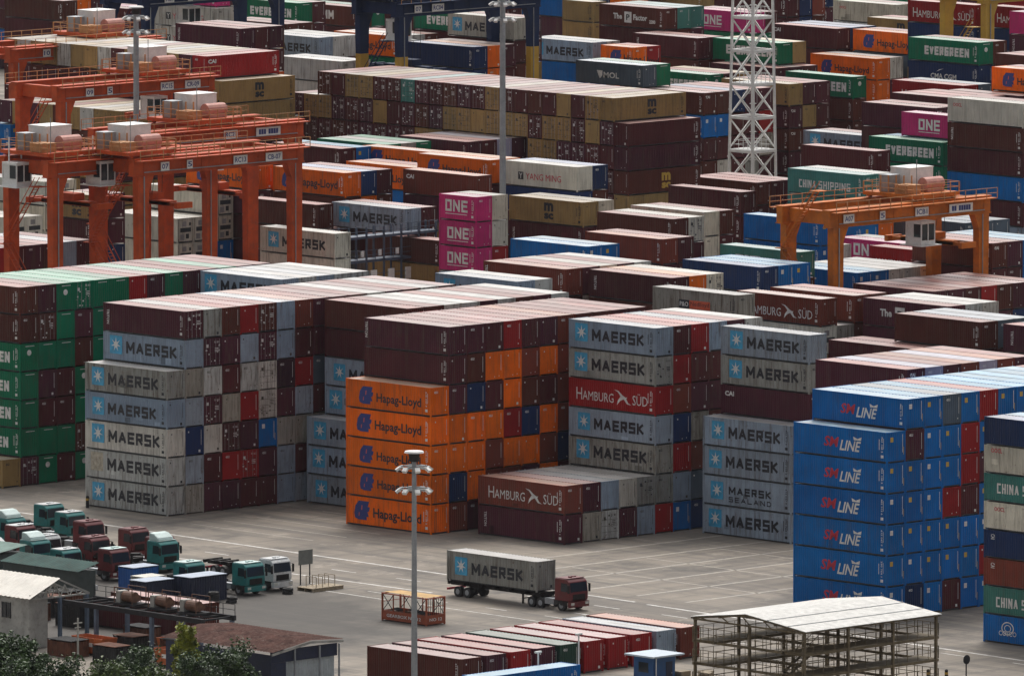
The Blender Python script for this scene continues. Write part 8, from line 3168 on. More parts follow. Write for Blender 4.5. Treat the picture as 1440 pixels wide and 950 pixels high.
trailer(-63.0, 28.0, 12.2, 'empty black trailer with its nose against a maroon tractor at left')
trailer(-57.6, -6.0, 7.0, 'short empty black trailer behind the white tractor')
trailer(-50.5, 38.5, 12.2, 'empty black trailer nearest the grey corner block at left')
trailer(-54.2, 36.0, 12.2, 'empty black trailer in the middle of three at left')
trailer(-58.6, 31.0, 12.2, 'empty black trailer closest to the green roofs')
trailer(-63.2, 6.0, 9.0, 'short empty black trailer behind the parked teal tractors')

# ------------------------------------------------------------------ crates and van beside the tractors
def crate(label, x0, y0, lx, ly, h, paint, roofp):
    t = thing('site_crate', label, 'crate', (x0+lx/2, y0+ly/2, 0), 0, 'steel crates and bins about the tractor park')
    b = MB(); ax, ay = lx/2, ly/2
    corr(b, -ax+.06, ax-.06, .3, .035, lambda a, d, z: (a, -ay+.03+d, z), .15, h-.1); corr(b, -ax+.06, ax-.06, .3, .035, lambda a, d, z: (a, ay-.03-d, z), .15, h-.1)
    corr(b, -ay+.06, ay-.06, .3, .035, lambda a, d, z: (-ax+.03+d, a, z), .15, h-.1); corr(b, -ay+.06, ay-.06, .3, .035, lambda a, d, z: (ax-.03-d, a, z), .15, h-.1)
    b.build('wall', [paint], t, recalc=False)
    b = MB()
    for sx in (-1, 1):
        for sy in (-1, 1): b.box(*sorted((sx*ax, sx*(ax-.09))), *sorted((sy*ay, sy*(ay-.09))), 0, h)
    b.box(-ax+.1, ax-.1, -ay, -ay+.07, .02, .15); b.box(-ax, -ax+.07, -ay+.1, ay-.1, .02, .15)
    b.build('frame', [paint], t)
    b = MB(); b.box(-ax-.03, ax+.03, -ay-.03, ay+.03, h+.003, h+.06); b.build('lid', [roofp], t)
NAVYP = plain('navy_crate_paint', (0.012,0.02,0.05), .5, var=.2)
BLUP = plain('blue_crate_paint', (0.012,0.10,0.36), .5, var=.15)
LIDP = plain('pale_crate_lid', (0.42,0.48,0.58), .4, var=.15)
crate('bright blue crate behind the navy crates and in front of a teal tractor', -74.3, -6.2, 3.2, 2.1, 2.6, BLUP, LIDP)
crate('larger navy crate beside the teal tractor cab', -74.1, -14.0, 4.6, 2.4, 2.4, NAVYP, LIDP)
crate('smaller navy crate left of the larger navy one', -78.1, -12.1, 3.6, 2.2, 2.2, NAVYP, LIDP)
crate('low cream crate behind the smaller navy crate', -75.6, -9.2, 2.6, 1.9, 2.1, plain('cream_crate_paint', (0.55,0.52,0.44), .6), plain('cream_crate_lid', (0.6,0.57,0.5), .6))
RSTP = plain('rusty_bin_paint', (.13,.055,.035), .8, var=.5, scale=1.6, dirt=.7, spec=.15); DKP = plain('black_bin_paint', (.03,.03,.032), .8, var=.4, dirt=.5, spec=.15)
for x0_, y0_, lx_, ly_, h_, pp, lab in ((-93.6,-13.5,2.4,3.4,1.6,RSTP,'rusty bin between the green shed and the truss gable'), (-90.4,-12.2,2.2,2.8,1.9,DKP,'black bin beside the dark green shed'), (-93.2,-19.6,2.0,3.2,2.1,DKP,'tall black bin behind the loading frame'), (-97.0,-33.0,1.9,3.0,1.7,RSTP,'rusty bin under the middle of the loading frame'), (-101.5,-36.2,2.2,2.6,1.6,DKP,'black bin under the loading frame beside an orange skip'), (-101.2,-42.2,2.2,2.6,1.8,RSTP,'rusty bin under the right end of the loading frame'), (-107.0,-34.0,2.2,3.2,1.5,RSTP,'rusty bin before the loading frame above the bushes'), (-107.6,-40.6,2.0,3.0,1.7,DKP,'black bin before the loading frame above the bushes'), (-86.6,-10.2,2.4,2.6,1.8,RSTP,'rusty bin at the corner of the dark green shed')):
    crate(lab, x0_, y0_, lx_, ly_, h_, pp, DKP if pp is RSTP else RSTP)
t = thing('delivery_van', 'small white van squeezed between the tractors and the cream roofed house', 'van', (-77.2, -1.2, 0), 0)
b = MB(); b.prism([(-2.3,.45),(-2.35,.95),(-1.7,1.15),(-1.1,1.85),(2.1,1.9),(2.25,.45)], -.85, .85, 0, 'x'); o = b.build('body', [WHT], t); bv = o.modifiers.new('bevel', 'BEVEL'); bv.width = .08; bv.segments = 2
b = MB(); b.add([(-.72,-1.72,1.16),(.72,-1.72,1.16),(.68,-1.14,1.8),(-.68,-1.14,1.8)], [(0,1,2,3)]); b.build('windscreen', [C_GLASS], t, loc=(0, -.03, .02))
for s_ in (-1, 1):
    b = MB(); b.prism([(-1.35,1.2),(-1.0,1.7),(-.1,1.7),(-.1,1.2)], s_*.86-.01, s_*.86+.01, 0, 'x'); b.build('side_window', [C_GLASS], t)
wheels(t, [(s_*.78, yy) for s_ in (-1, 1) for yy in (-1.5, 1.4)], .33, .2)

for k, (x, y, n_) in enumerate(((-71.9,-3.2,5),(-70.7,-2.4,3),(-66.8,-3.4,4),(-60.6,-6.5,6),(-59.4,-7.4,3),(-72.6,-15.6,4),(-70.9,-16.2,2),(-62.8,-15.2,2))):
    t = thing('tyre_stack', ('tall stack of old tyres behind the blue crate','low stack of old tyres by the blue crate','stack of old tyres between two teal tractors','tallest stack of old tyres behind the white tractor','small stack of old tyres behind the white tractor','stack of old tyres in front of the navy crates','pair of old tyres in front of the larger navy crate','pair of old tyres before the white tractor')[k], 'tyres', (x, y, 0), k*.7, 'old tyres lying about the tractor park')
    for j in range(n_):
        b = MB(); N_ = 18; vs = []; rr_ = random.Random(k*9+j); ox, oy = rr_.uniform(-.06,.06), rr_.uniform(-.06,.06)
        for i in range(N_):
            a = 2*math.pi*i/N_
            for r_, z_ in ((.52,.03),(.52,.25),(.44,.29),(.28,.25),(.28,.03),(.44,0)): vs.append((ox+r_*math.cos(a), oy+r_*math.sin(a), z_+j*.29))
        b.add(vs, [(6*i+q, 6*((i+1) % N_)+q, 6*((i+1) % N_)+(q+1) % 6, 6*i+(q+1) % 6) for i in range(N_) for q in range(6)])
        b.build('tyre', [C_TYRE], t)
# ------------------------------------------------------------------ left sheds
CREAM = plain('cream_roof_sheet', (0.66,0.62,0.55), .5, var=.15, scale=.8, dirt=.4, dirtc=(.40,.33,.26))
GRN = plain('green_roof_sheet', (0.055,0.105,0.095), .85, var=.35, scale=.7, dirt=.5, spec=.2)
PGRN = plain('pale_green_roof_sheet', (0.17,0.25,0.22), .8, var=.25, scale=.7, dirt=.4, spec=.25)
RUST = plain('rusty_roof_sheet', (0.085,0.042,0.034), .95, var=.5, scale=.9, dirt=.6, dirtc=(.22,.16,.14), spec=.1)
WALLW = plain('dirty_shaded_white_wall', (0.40,0.39,0.36), .8, var=.3, scale=.6, dirt=.6, dirtc=(.13,.12,.10))  # dirty white, base colour darkened to paint the trees' shade on the workshop
STEELB = plain('blue_grey_column_paint', (0.10,0.14,0.20), .55, var=.2)
def sheet(mb, p00, p10, p01, p11, n, depth=.05, m=0):
    """corrugated roof sheet: ridges run from the p00-p10 edge to the p01-p11 edge"""
    p00, p10, p01, p11 = map(Vector, (p00, p10, p01, p11)); vs = []
    for k in range(n*2+1):
        f = k/(n*2); dz = Vector((0,0,depth if k % 2 else 0))
        vs += [p00.lerp(p10, f)+dz, p01.lerp(p11, f)+dz]
    mb.add(vs, [(2*k, 2*k+2, 2*k+3, 2*k+1) for k in range(n*2)], m)
t = thing('workshop_house', 'white walled workshop with cream sheet roof and open truss gable at the left edge', 'building', (-102, -17, 0))
b = MB(); sheet(b, (0,10,6.2), (0,-10,6.2), (-3.8,10,4.6), (-3.8,-10,4.6), 34, .05); sheet(b, (0,10,6.2), (0,-6,6.2), (3.6,10,4.6), (3.6,-6,4.6), 26, .05); b.build('roof', [CREAM], t, recalc=False)
b = MB(); b.box(-3.45, -3.3, -9.6, 9.6, 0, 4.6); b.box(-3.3, -1.2, -9.6, -9.45, 0, 4.9); b.box(3.1, 3.25, -4, 9.6, 0, 4.5); b.box(-3.3, 3.1, -4.0, -3.85, 0, 5.2); b.build('wall', [WALLW], t)
for yy in (-6.5, 0.5, 5.5):
    b = MB(); b.box(-3.5, -3.452, yy-.6, yy+.6, 2.6, 4.0); w = b.build('window', [C_GLASS], t)
    b = MB()
    for dy in (-.62, -.03, .56): b.box(-3.53, -3.503, yy+dy, yy+dy+.06, 2.55, 4.05)
    b.build('frame', [C_DK], w)
b = MB()     # truss of the open gable
for yy in (-9.7, -6.8, -4.4):
    b.beam((-3.6,yy,4.55),(0,yy,6.1),.14); b.beam((0,yy,6.1),(3.8,yy,4.5),.14); b.beam((-3.6,yy,4.5),(3.8,yy,4.45),.14)
    for k in range(6): b.beam((-3+k*1.1,yy,4.5),(-2.5+k*1.1,yy,4.5+1.3*(1-abs(-2.5+k*1.1)/3.8)),.08); b.beam((-2.5+k*1.1,yy,4.5+1.3*(1-abs(-2.5+k*1.1)/3.8)),(-2+k*1.1,yy,4.5),.08)
b.build('truss', [WALLW], t)
for xx in (0.2, 3.5):
    b = MB(); b.box(xx-.14, xx+.14, -9.85, -9.55, 0, 4.4); b.build('column', [STEELB], t)
t = thing('green_shed', 'shed with dark green corrugated roof beside the teal tractors', 'shed', (-80.7, -1.5, 0))
b = MB(); sheet(b, (1.3,5.6,3.7), (1.3,-5.6,3.7), (-1.4,5.6,3.05), (-1.4,-5.6,3.05), 26, .06); b.build('roof', [GRN], t, recalc=False)
b = MB(); b.box(-1.1, 1.1, -5.3, 5.3, 0, 3.0); b.build('wall', [plain('shed_dark_wall', (.06,.075,.07), .7)], t)
t = thing('pale_green_shed', 'shed with smooth pale green roof at the left edge behind the dark green one', 'shed', (-79.6, 11.2, 0))
b = MB(); sheet(b, (2.6,6,4.0), (2.6,-5.5,4.0), (-2.0,6,3.4), (-2.0,-5.5,3.4), 12, .025); b.build('roof', [PGRN], t, recalc=False)
b = MB(); b.box(-1.8, 2.3, -5.2, 5.8, 0, 3.3); b.build('wall', [plain('shed_dark_wall', (.06,.075,.07), .7)], t)

t = thing('loading_frame', 'dark steel loading frame with blue columns running beside the workshop', 'steel frame', (-100.2, -36.5, 0))
for xx in (-1.9, 1.9):
    b = MB(); b.beam((xx, 9, 4.1), (xx, -10, 4.1), .3, .45); b.build('long_beam', [C_DK], t)
    for yy in (4.5, -3, -9.6):
        b = MB(); b.box(xx-.16, xx+.16, yy-.16, yy+.16, 0, 3.86); b.box(xx-.3, xx+.3, yy-.3, yy+.3, 0, .06); b.build('column', [STEELB], t)
b = MB()
for k in range(13): b.beam((-1.74, 8.5-k*1.5, 4.15), (1.74, 8.5-k*1.5, 4.15), .16)
b.build('cross_beam', [C_DK], t)
b = MB(); railing(b, (1.9, 9, 4.33), (1.9, -10, 4.33), 1.5, 1.0, .03); b.build('railing', [C_DK], t)
BRN = plain('rusty_machinery', (0.16,0.075,0.045), .7, var=.5, scale=2, dirt=.4)
for k, (yy, lab) in enumerate(((2.0,'rusty pump set on the loading frame, nearest the workshop'), (-2.6,'rusty pump set in the middle of the loading frame'), (-6.6,'rusty pump set on the right end of the loading frame'))):
    t = thing('pump_set', lab, 'machine', (-100.2, -36.5+yy, 4.34), 0, 'pump sets on the loading frame')
    b = MB(); b.box(-.9, .9, -1.3, 1.3, 0, .18); b.build('skid', [C_DK], t)
    b = MB(); b.cyl((-.2,-.9,.75), (-.2,.5,.75), .5, n=14); b.cyl((.5,-.6,.6), (.5,.9,.6), .3, n=12); b.build('casing', [BRN], t)
    b = MB(); b.box(-.7, .3, .6, 1.15, .2, 1.25); b.build('control_box', [WALLW], t)
    b = MB()
    for dx in (-.85, .85):
        for dy in (-1.2, 1.2): b.beam((dx,dy,.18),(dx,dy,1.6),.07)
    b.beam((-.85,-1.2,1.6),(-.85,1.2,1.6),.07); b.beam((.85,-1.2,1.6),(.85,1.2,1.6),.07); b.build('cage', [BRN], t)
ORP = plain('orange_skip_paint', (0.50,0.12,0.03), .5, var=.25, dirt=.4)
for x, y, lab in ((-103.4,-33.2,'orange waste skip with white plates under the truss gable'), (-98.8,-39.6,'orange waste skip deep inside the loading frame'), (-103.6,-44.5,'orange waste skip at the right end of the loading frame')):
    t = thing('waste_skip', lab, 'skip', (x, y, 0), 0, 'orange waste skips')
    b = MB()
    o_ = [(-2.1,1.6),(-1.6,.2),(1.6,.2),(2.1,1.6)]
    b.prism(o_, -.95, -.88, 0, 'x'); b.prism(o_, .88, .95, 0, 'x')
    b.box(-.87, .87, -1.6, 1.6, .2, .27)
    b.add([(-.87,-2.1,1.6),(.87,-2.1,1.6),(.87,-1.62,.25),(-.87,-1.62,.25)], [(0,1,2,3)]); b.add([(-.87,2.1,1.6),(.87,2.1,1.6),(.87,1.62,.25),(-.87,1.62,.25)], [(0,1,2,3)])
    for yy in (-1, 0, 1): b.box(-1.0, -.952, yy-.06, yy+.06, .3, 1.55)
    b.build('tub', [ORP], t)
    b = MB(); b.box(-1.01, -.955, -.8, -.2, .8, 1.15); b.box(-1.01, -.955, .3, .9, .8, 1.15); b.build('plate', [C_WHITE], t)
    b = MB()
    for yy in (-1.2, 1.2): b.box(-.9, .9, yy-.1, yy+.1, 0, .19)
    b.build('skid', [C_DK], t)

t = thing('rusty_shed', 'open shed with flaking rust brown roof left of the front container row', 'shed', (-106.8, -58.0, 0))
b = MB(); sheet(b, (.3,7.4,4.75), (.3,-7.4,4.75), (-4.4,7.4,4.05), (-4.4,-7.4,4.05), 40, .045); sheet(b, (.3,7.4,4.75), (.3,-7.4,4.75), (4.2,7.4,4.5), (4.2,-7.4,4.5), 40, .045); b.build('roof', [RUST], t, recalc=False)
b = MB(); b.prism([(-4.4,3.95),(.3,4.65),(4.2,4.4),(4.2,4.2),(.3,4.45),(-4.4,3.75)], -7.42, -7.3); b.build('barge_board', [WALLW], t)
NAVW = plain('navy_wall_sheet', (0.012,0.02,0.055), .6, var=.25)
b = MB(); b.box(-4.1, -4.0, -6.9, 6.9, 0, 3.75); b.box(-4.0, 4.0, -6.8, -6.7, 3.0, 4.1); b.box(-4.0, -2.2, -6.8, -6.7, 0, 2.98); b.build('wall', [NAVW], t)
b = MB(); corr(b, -2.15, 3.9, .3, .04, lambda a, d, z: (a, -6.5+d, z), 0, 2.95); b.build('corrugated_screen', [plain('pale_corrugated_sheet', (.42,.46,.48), .5, var=.15)], t, recalc=False)
for xx in (-1.4, 1.6, 3.95):
    b = MB(); b.cyl((xx,-7.1,0),(xx,-7.1,4.1),.09,n=10); b.build('post', [C_GREY], t)
t = thing('water_tank', 'dark round water tank at the bottom edge before the rusty shed', 'tank', (-113.6, -69.6, 0))
b = MB(); b.cyl((0,0,.05),(0,0,1.3),.95,n=22); b.cyl((0,0,1.3),(0,0,1.55),.95,.3,n=22); b.build('tank_body', [C_DK], t)
b = MB(); b.cyl((0,0,1.55),(0,0,1.68),.32,n=16); b.build('lid', [C_DK], t)
wl = MB(); wl.box(-116.9, -116.7, -62.2, -56.2, 0, 1.9); wl.box(-116.95, -116.65, -62.25, -56.15, 1.9, 2.0); tag(wl.build('garden_wall', [WALLW]), 'low dirty white wall among the bushes at bottom left', 'wall')
t = thing('utility_pole', 'thin utility pole with cross arms among the bushes at bottom left', 'pole', (-113.9, -42.7, 0))
b = MB(); b.cyl((0,0,0),(0,0,5.2),.11,.08,10); b.build('pole', [WALLW], t)
b = MB(); b.box(-.5,.5,-.04,.04,4.7,4.8); b.box(-.35,.35,-.04,.04,4.3,4.38); b.build('cross_arm', [WALLW], t)

# ------------------------------------------------------------------ platform building with white roof
SHR = plain('white_roof_sheet', (0.62,0.61,0.58), .7, var=.2, dirt=.55, dirtc=(.36,.33,.29), spec=.25)
STE = plain('brown_rusty_frame', (0.17,0.135,0.085), .75, var=.4, dirt=.3, spec=.2)
t = thing('inspection_platform', 'open steel platform building with white gable roof at the bottom right', 'building', (-82.3, -104.0, 0))
hx = 8.5
b = MB()
for k in range(4):
    xa, xb = -hx+k*hx/2+.015, -hx+(k+1)*hx/2-.015
    b.add([(xa,0,9.35),(xb,0,9.35),(xb,-7.35,8.5),(xa,-7.35,8.5)], [(0,1,2,3)]); b.add([(xa,0,9.35),(xb,0,9.35),(xb,6.9,8.5),(xa,6.9,8.5)], [(0,1,2,3)])
    b.add([(xa,0,9.29),(xb,0,9.29),(xb,-7.35,8.44),(xa,-7.35,8.44)], [(0,1,2,3)]); b.add([(xa,0,9.29),(xb,0,9.29),(xb,6.9,8.44),(xa,6.9,8.44)], [(0,1,2,3)])
b.build('roof', [SHR], t, recalc=False)
b = MB()
for f in (.36, .70): b.box(-hx, hx, -7.35*f-.03, -7.35*f+.03, 9.35-.85*f+.0, 9.35-.85*f+.05)
b.build('roof_seam', [C_GREY], t)
b = MB()
for xx in (-hx+.2, -hx/2, 0, hx/2, hx-.2):
    b.beam((xx,0,9.2),(xx,-7.2,8.36),.14); b.beam((xx,0,9.2),(xx,6.8,8.36),.14); b.beam((xx,-7.0,8.3),(xx,6.6,8.3),.14)
    for q in range(5): b.beam((xx,-5.6+q*2.6,8.3),(xx,-4.6+q*2.6,8.3+.85*(1-abs(-4.6+q*2.6)/7.3)),.08)
for yy in (-7.1, 6.7, -3.5, 3.3): b.beam((-hx,yy,8.34+.85*(1-abs(yy)/7.3)*.8),(hx,yy,8.34+.85*(1-abs(yy)/7.3)*.8),.12)
b.build('roof_truss', [STE], t)
for xx in (-hx+.3, -2.8, 2.8, hx-.3):
    for yy in (-6.9, -.2, 6.5):
        b = MB(); b.box(xx-.11, xx+.11, yy-.11, yy+.11, 0, 8.25); b.build('column', [STE], t)
for z in (2.4, 4.4, 6.4):
    b = MB()
    for yy in (-6.9, -4.4, 4.0, 6.5): b.beam((-hx,yy,z),(hx,yy,z),.16,.24)
    for xx in (-hx+.3, hx-.3, -2.8, 2.8): b.beam((xx,-6.9,z-.02),(xx,6.5,z-.02),.14,.22)
    b.box(-hx, hx, -6.8, -4.5, z+.125, z+.16); b.box(-hx, hx, 4.1, 6.4, z+.125, z+.16); b.build('deck', [STE], t)
    b = MB()
    for yy in (-6.95, -4.35, 3.95, 6.55): railing(b, (-hx,yy,z+.16), (hx,yy,z+.16), 1.3, 1.1, .024)
    for xx in (-hx, hx): railing(b, (xx,-6.9,z+.16), (xx,6.5,z+.16), .9, 1.1, .03)
    b.build('railing', [STE], t)
for k, (xa, xb, z0) in enumerate(((-7,-3.6,0),(-3.4,-6.8,2.4),(-6.8,-3.4,4.4))):
    b = MB(); z1 = (2.4,4.4,6.4)[k]
    for yy in (-3.9, -3.0): b.beam((xa,yy,z0),(xb,yy,z1),.1,.2); b.beam((xa,yy,z0+1),(xb,yy,z1+1),.05)
    for q in range(10): f = q/9; b.box(xa+(xb-xa)*f-.13, xa+(xb-xa)*f+.13, -3.85, -3.05, z0+(z1-z0)*f-.02, z0+(z1-z0)*f+.02)
    b.build('stair', [STE], t)

# ------------------------------------------------------------------ blue hut, cage container, sign, pallets
t = thing('guard_hut', 'small blue hut with flat pale roof at the bottom edge', 'hut', (-80.5, -82.3, 0))
b = MB(); b.box(-1.35, 1.35, -1.25, 1.25, .05, 2.62); b.build('wall', [plain('hut_blue_paint', (.012,.085,.24), .5, var=.15)], t)
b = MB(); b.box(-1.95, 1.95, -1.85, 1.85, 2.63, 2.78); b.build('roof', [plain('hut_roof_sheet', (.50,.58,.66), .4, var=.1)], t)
b = MB(); b.box(.2, 1.0, -1.29, -1.252, .1, 2.1); d = b.build('door', [NAVW], t)
b = MB(); b.box(.85, .93, -1.33, -1.291, 1.0, 1.12); b.build('handle', [C_GREY], d)
b = MB(); b.box(-1.39, -1.352, -.6, .6, 1.2, 2.1); b.build('window', [C_GLASS], t)
b = MB(); b.cyl((-1.1,-1.35,0),(-1.1,-1.35,2.5),.05,n=8); b.build('downpipe', [C_WHITE], t)

CAGE = plain('cage_orange_red', (0.34,0.075,0.03), .6, var=.3, dirt=.4)
TARP = plain('tan_tarpaulin', (0.55,0.34,0.13), .8, var=.25, scale=1)
t = thing('cage_container', 'orange-red open cage container with tan cover standing alone on the apron', 'container', (-67.7, -37.6, 0))
for sx in (-1, 1):
    for sy in (-1, 1):
        b = MB(); b.box(*sorted((sx*1.22, sx*1.08)), *sorted((sy*3.03, sy*2.89)), 0, 2.6); b.build('corner_post', [CAGE], t)
b = MB()
for sx in (-1, 1):
    x = sx*1.19; b.box(*sorted((x, x-sx*.05)), -2.88, 2.88, .1, .95); b.beam((x,-2.88,2.52),(x,2.88,2.52),.1)
    for yy in (-1.45, 0, 1.45): b.beam((x,yy,.95),(x,yy,2.5),.09)
for sy in (-1, 1):
    y = sy*3.0; b.box(-1.07, 1.07, *sorted((y, y-sy*.05)), .1, .95); b.beam((-1.07,y,2.52),(1.07,y,2.52),.1); b.beam((-1.07,y,1.75),(1.07,y,1.75),.05)
b.box(-1.1, 1.1, -2.88, 2.88, .12, .18); b.build('side_panel', [CAGE], t)
b = MB()
for sx in (-1, 1):
    for ya, yb in ((1.5,2.85),(-2.85,-1.5)): b.beam((sx*1.17,ya,.98),(sx*1.17,yb,2.45),.05); b.beam((sx*1.15,yb,.98),(sx*1.15,ya,2.45),.05)
for k in range(8): b.beam((-.9+k*.26,-2.96,.95),(-.9+k*.26,-2.96,2.48),.035)
b.build('cross_brace', [C_DK], t)
b = MB(); b.quad((-1.05,-2.9,2.6),(1.05,-2.9,2.62),(1.05,2.9,2.6),(-1.05,2.9,2.66)); b.build('cover', [TARP], t, recalc=False)
b = MB(); vs, fs = text2d('GEARBOX NO 12', -2.3, 2.3, .38, .68, .02); b.add([(-1.247, -u, w) for u, w in vs], fs); vs, fs = text2d('NO 12', -.8, .8, .38, .68, .02); b.add([(u, -3.007, w) for u, w in vs], fs); b.build('lettering', [MARK['W']], t, recalc=False)
for k, (x, y) in enumerate(((-.4,-1.6),(.3,0.2),(-.3,1.7))):
    q = thing('lashing_bin', 'dark lashing gear bin %s the cage container' % ('at the near end inside', 'in the middle of', 'at the far end inside')[k], 'bin', (-67.7+x, -37.6+y, .181))
    b = MB(); b.box(-.5, .5, -.55, .55, 0, .75); b.box(-.55, .55, -.6, -.551, .6, .8); b.box(-.55, .55, .551, .6, .6, .8); b.build('tub', [BRN], q)
    b = MB()
    for j in range(6): b.cyl((-.4+j*.15,-.45,.78),(-.3+j*.13,.45,.95),.04,n=6)
    b.build('lashing_rod', [C_DK], q)

t = thing('notice_board', 'grey notice board on two posts beside the white tractor', 'sign', (-56.9, -11.3, 0))
b = MB(); b.box(-.9, .9, -.06, .0, 1.9, 3.3); b.build('board', [plain('grey_board', (.16,.17,.16), .6, var=.2)], t)
for xx in (-.6, .6):
    b = MB(); b.box(xx-.05, xx+.05, .01, .09, 0, 3.2); b.build('post', [C_DK], t)
t = thing('pallet_platform', 'low wooden platform with thin hoops beside the notice board', 'platform', (-58.4, -15.0, 0))
WOOD = plain('weathered_wood', (.36,.29,.20), .8, var=.3, scale=2)
b = MB()
for k in range(9): b.box(-2.0+k*.45, -1.6+k*.45, -1.1, 1.1, .28, .34)
for yy in (-1.05, 0, .95): b.box(-2.0, 2.0, yy, yy+.12, .0, .279)
b.build('deck', [WOOD], t)
for k in range(4):
    b = MB(); x = -1.2+k*.8; b.beam((x,-.7,.34),(x,-.7,1.35),.05); b.beam((x,.7,.34),(x,.7,1.35),.05); b.beam((x,-.7,1.35),(x,.7,1.35),.05); b.build('hoop', [WOOD], t)
for k, (x, y, H_, lab) in enumerate(((-86.3,-78.6,4.6,'thin white lamp post before the low front row, right one of two'), (-92.0,-79.3,3.6,'thin white lamp post before the low front row, left one of two'))):
    t = thing('yard_lamp', lab, 'lamp post', (x, y, 0), 0, 'thin white lamp posts')
    b = MB(); b.cyl((0,0,0),(0,0,H_),.09,.07,10); b.build('post', [C_WHITE], t)
    b = MB(); b.box(-.35,.35,-.12,.12,H_,H_+.16); b.build('lamp_head', [C_WHITE], t)
t = thing('speed_sign', 'short dark post with round sign at the bottom right', 'sign', (-59.7, -100.8, 0))
b = MB(); b.cyl((0,0,0),(0,0,1.7),.06,n=8); b.build('post', [C_DK], t)
b = MB(); b.cyl((0,-.08,2.05),(0,-.03,2.05),.42,n=20); b.build('disc', [C_DK], t)
for x, y, lab in ((-62.3,-98.6,'short grey bollard left of the round sign'), (-61.2,-99.8,'dark bollard just left of the round sign post'), (-33.0,46.4,'small black bollard by the foot of the left grey block')):
    t = thing('bollard', lab, 'bollard', (x, y, 0), 0, 'bollards')
    b = MB(); b.cyl((0,0,0),(0,0,1.15),.16,.15,12); b.cyl((0,0,1.15),(0,0,1.22),.15,.06,12); b.build('post', [C_DK], t)
    b = MB(); b.cyl((0,0,.75),(0,0,.95),.17,n=12); b.build('band', [C_YEL], t)
for k in range(5):
    t = thing('pallet_stack', ('stack of old pallets right of the blue hut, tallest', 'low stack of old pallets next to the blue hut', 'stack of old pallets by the maroon end of the front row', 'stack of old pallets left of the white roofed platform', 'leaning pile of pallets at the bottom edge by the platform')[k], 'pallets', (-77.9+1.5*(k % 3), -83.2-1.5*(k//3)+.4*(k % 2), 0), .12*k, 'pallet stacks')
    n = (7,3,5,4,6)[k]
    for j in range(n):
        b = MB(); z = j*.15
        for q in range(6): b.box(-.6+q*.21, -.44+q*.21, -.5, .5, z+.115, z+.14)
        for yy in (-.48, -.04, .4): b.box(-.6, .6, yy, yy+.08, z, z+.114)
        o = b.build('pallet', [WOOD], t); o.rotation_euler = (0, 0, random.uniform(-.06,.06))

# ------------------------------------------------------------------ trees and bushes
def leaf_mat(name, c):
    m = bpy.data.materials.new(name); nt, N, Lk, b = nodes_of(m)
    tc = N.new('ShaderNodeTexCoord'); n = N.new('ShaderNodeTexNoise'); n.inputs['Scale'].default_value = 1.1; n.inputs['Detail'].default_value = 4
    Lk.new(tc.outputs['Object'], n.inputs['Vector'])
    cr = N.new('ShaderNodeValToRGB'); cr.color_ramp.elements[0].position = .35; cr.color_ramp.elements[1].position = .68
    cr.color_ramp.elements[0].color = (c[0]*.4, c[1]*.45, c[2]*.5, 1); cr.color_ramp.elements[1].color = (c[0]*2.5, c[1]*2.2, c[2]*1.5, 1)
    Lk.new(n.outputs[0], cr.inputs[0]); Lk.new(cr.outputs[0], b.inputs['Base Color']); b.inputs['Roughness'].default_value = .55
    return m
LEAF = leaf_mat('dark_foliage', (.026,.058,.016)); LEAF2 = leaf_mat('yellow_green_foliage', (.17,.20,.025)); LEAF3 = leaf_mat('mid_foliage', (.050,.085,.022))
BARK = plain('bark', (.09,.07,.05), .9, var=.3)
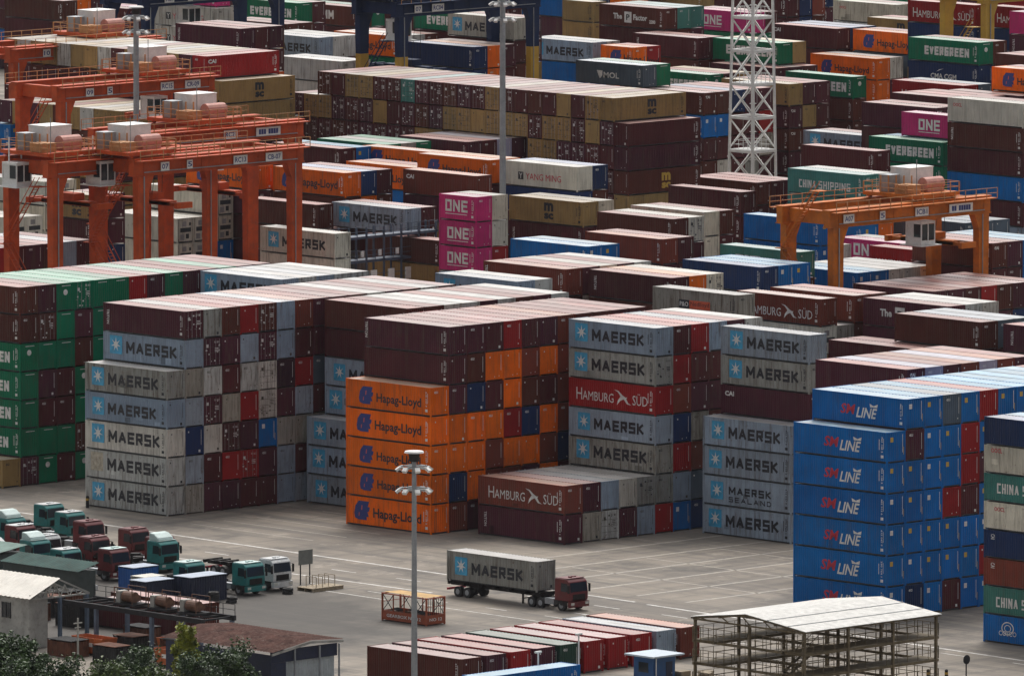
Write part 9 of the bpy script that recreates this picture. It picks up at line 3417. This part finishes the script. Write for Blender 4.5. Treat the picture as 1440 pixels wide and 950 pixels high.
def tree(x, y, h, w, label, leaf, seed, kind='tree', n=2600, ls=.2):
    rr = random.Random(seed)
    t = thing(kind, label, 'tree' if kind == 'tree' else 'bush', (x, y, 0), 0, 'trees along the bottom left edge')
    b = MB(); tips = []
    th = h*.35
    b.cyl((0,0,0), (.1,0,th), .17, .11, 9)
    for k in range(7):
        a = rr.uniform(0, 2*math.pi); l = rr.uniform(.5, .95); z = th*rr.uniform(.6, 1)
        e = Vector((math.cos(a)*w*.36*l, math.sin(a)*w*.36*l, h*rr.uniform(.5, .85)))
        b.cyl((.07,0,z), e, .07, .025, 6); tips.append(e)
        for j in range(2):
            e2 = e+Vector((rr.uniform(-1,1)*w*.2, rr.uniform(-1,1)*w*.2, rr.uniform(-.05,.2)*h)); b.cyl(e, e2, .025, .01, 5); tips.append(e2)
    b.build('trunk', [BARK], t)
    cl = [(p, rr.uniform(.55, 1.15)*w*.23) for p in tips]
    for k in range(11): cl.append((Vector((rr.uniform(-.42,.42)*w, rr.uniform(-.42,.42)*w, h*rr.uniform(.2,.62))), w*.22))
    c = MB()
    for k in range(int(n*1.9)):
        p0, r0 = rr.choice(cl)
        d = Vector((rr.gauss(0,1), rr.gauss(0,1), rr.gauss(0,.8))).normalized()
        p = p0+d*r0*(rr.random()**.45)
        u = Vector((rr.gauss(0,1), rr.gauss(0,1), rr.gauss(0,.6))).normalized(); v = u.cross(Vector((rr.gauss(0,1), rr.gauss(0,1), rr.gauss(0,1)))).normalized()
        s = ls*1.35*rr.uniform(.6, 1.4)
        c.add([p-u*s*.5-v*s*.12, p+v*s*.28, p+u*s*.6, p-v*s*.28], [(0,1,2,3)])
    c.build('crown', [leaf], t, recalc=False)
tree(-133.5, -55.5, 6.8, 6.5, 'dark leafy tree filling the bottom left corner', LEAF, 1, n=5200, ls=.26)
tree(-130.8, -58.1, 4.4, 4.6, 'dark round tree second from the bottom left corner', LEAF, 2, n=3600)
tree(-127.7, -61.1, 4.1, 4.8, 'mid green tree below the loading frame', LEAF3, 3, n=3600)
tree(-123.0, -62.5, 5.1, 5.2, 'bushy tree in front of the orange skips', LEAF, 4, n=4200)
tree(-115.5, -63.6, 4.4, 5.0, 'dark tree against the navy side of the rusty shed', LEAF, 5, n=4200)
tree(-118.9, -62.3, 7.2, 2.4, 'slender yellow-green tree standing out before the rusty shed', LEAF2, 6, n=2200, ls=.24)
tree(-127.0, -66.5, 4.2, 4.4, 'low shrub at the bottom edge below the mid green tree', LEAF3, 7, 'bush', 2600)
tree(-135.4, -60.4, 5.0, 4.6, 'low shrub at the bottom left corner', LEAF, 8, 'bush', 2600)
tree(-121.2, -67.4, 4.6, 4.4, 'low shrub at the bottom edge left of the rusty shed', LEAF, 9, 'bush', 2800)
tree(-137.0, -51.5, 6.0, 5.0, 'dark tree at the left edge beneath the cream roof', LEAF, 10, n=3800)

# ------------------------------------------------------------------ air between the near stacks and the far yard
hz = MB(); hz.box(-830, 1300, -860, 1300, -1.0, 146.0)
ho = hz.build('haze', [], recalc=True); ho['kind'] = 'stuff'
hm = bpy.data.materials.new('haze_air'); hm.use_nodes = True; nt = hm.node_tree
for nd in list(nt.nodes):
    if nd.type == 'BSDF_PRINCIPLED': nt.nodes.remove(nd)
pv = nt.nodes.new('ShaderNodeVolumePrincipled'); pv.inputs['Color'].default_value = (.86,.86,.92,1); pv.inputs['Density'].default_value = 0.000012
nt.links.new(pv.outputs[0], [n for n in nt.nodes if n.type == 'OUTPUT_MATERIAL'][0].inputs['Volume'])
ho.data.materials.append(hm)
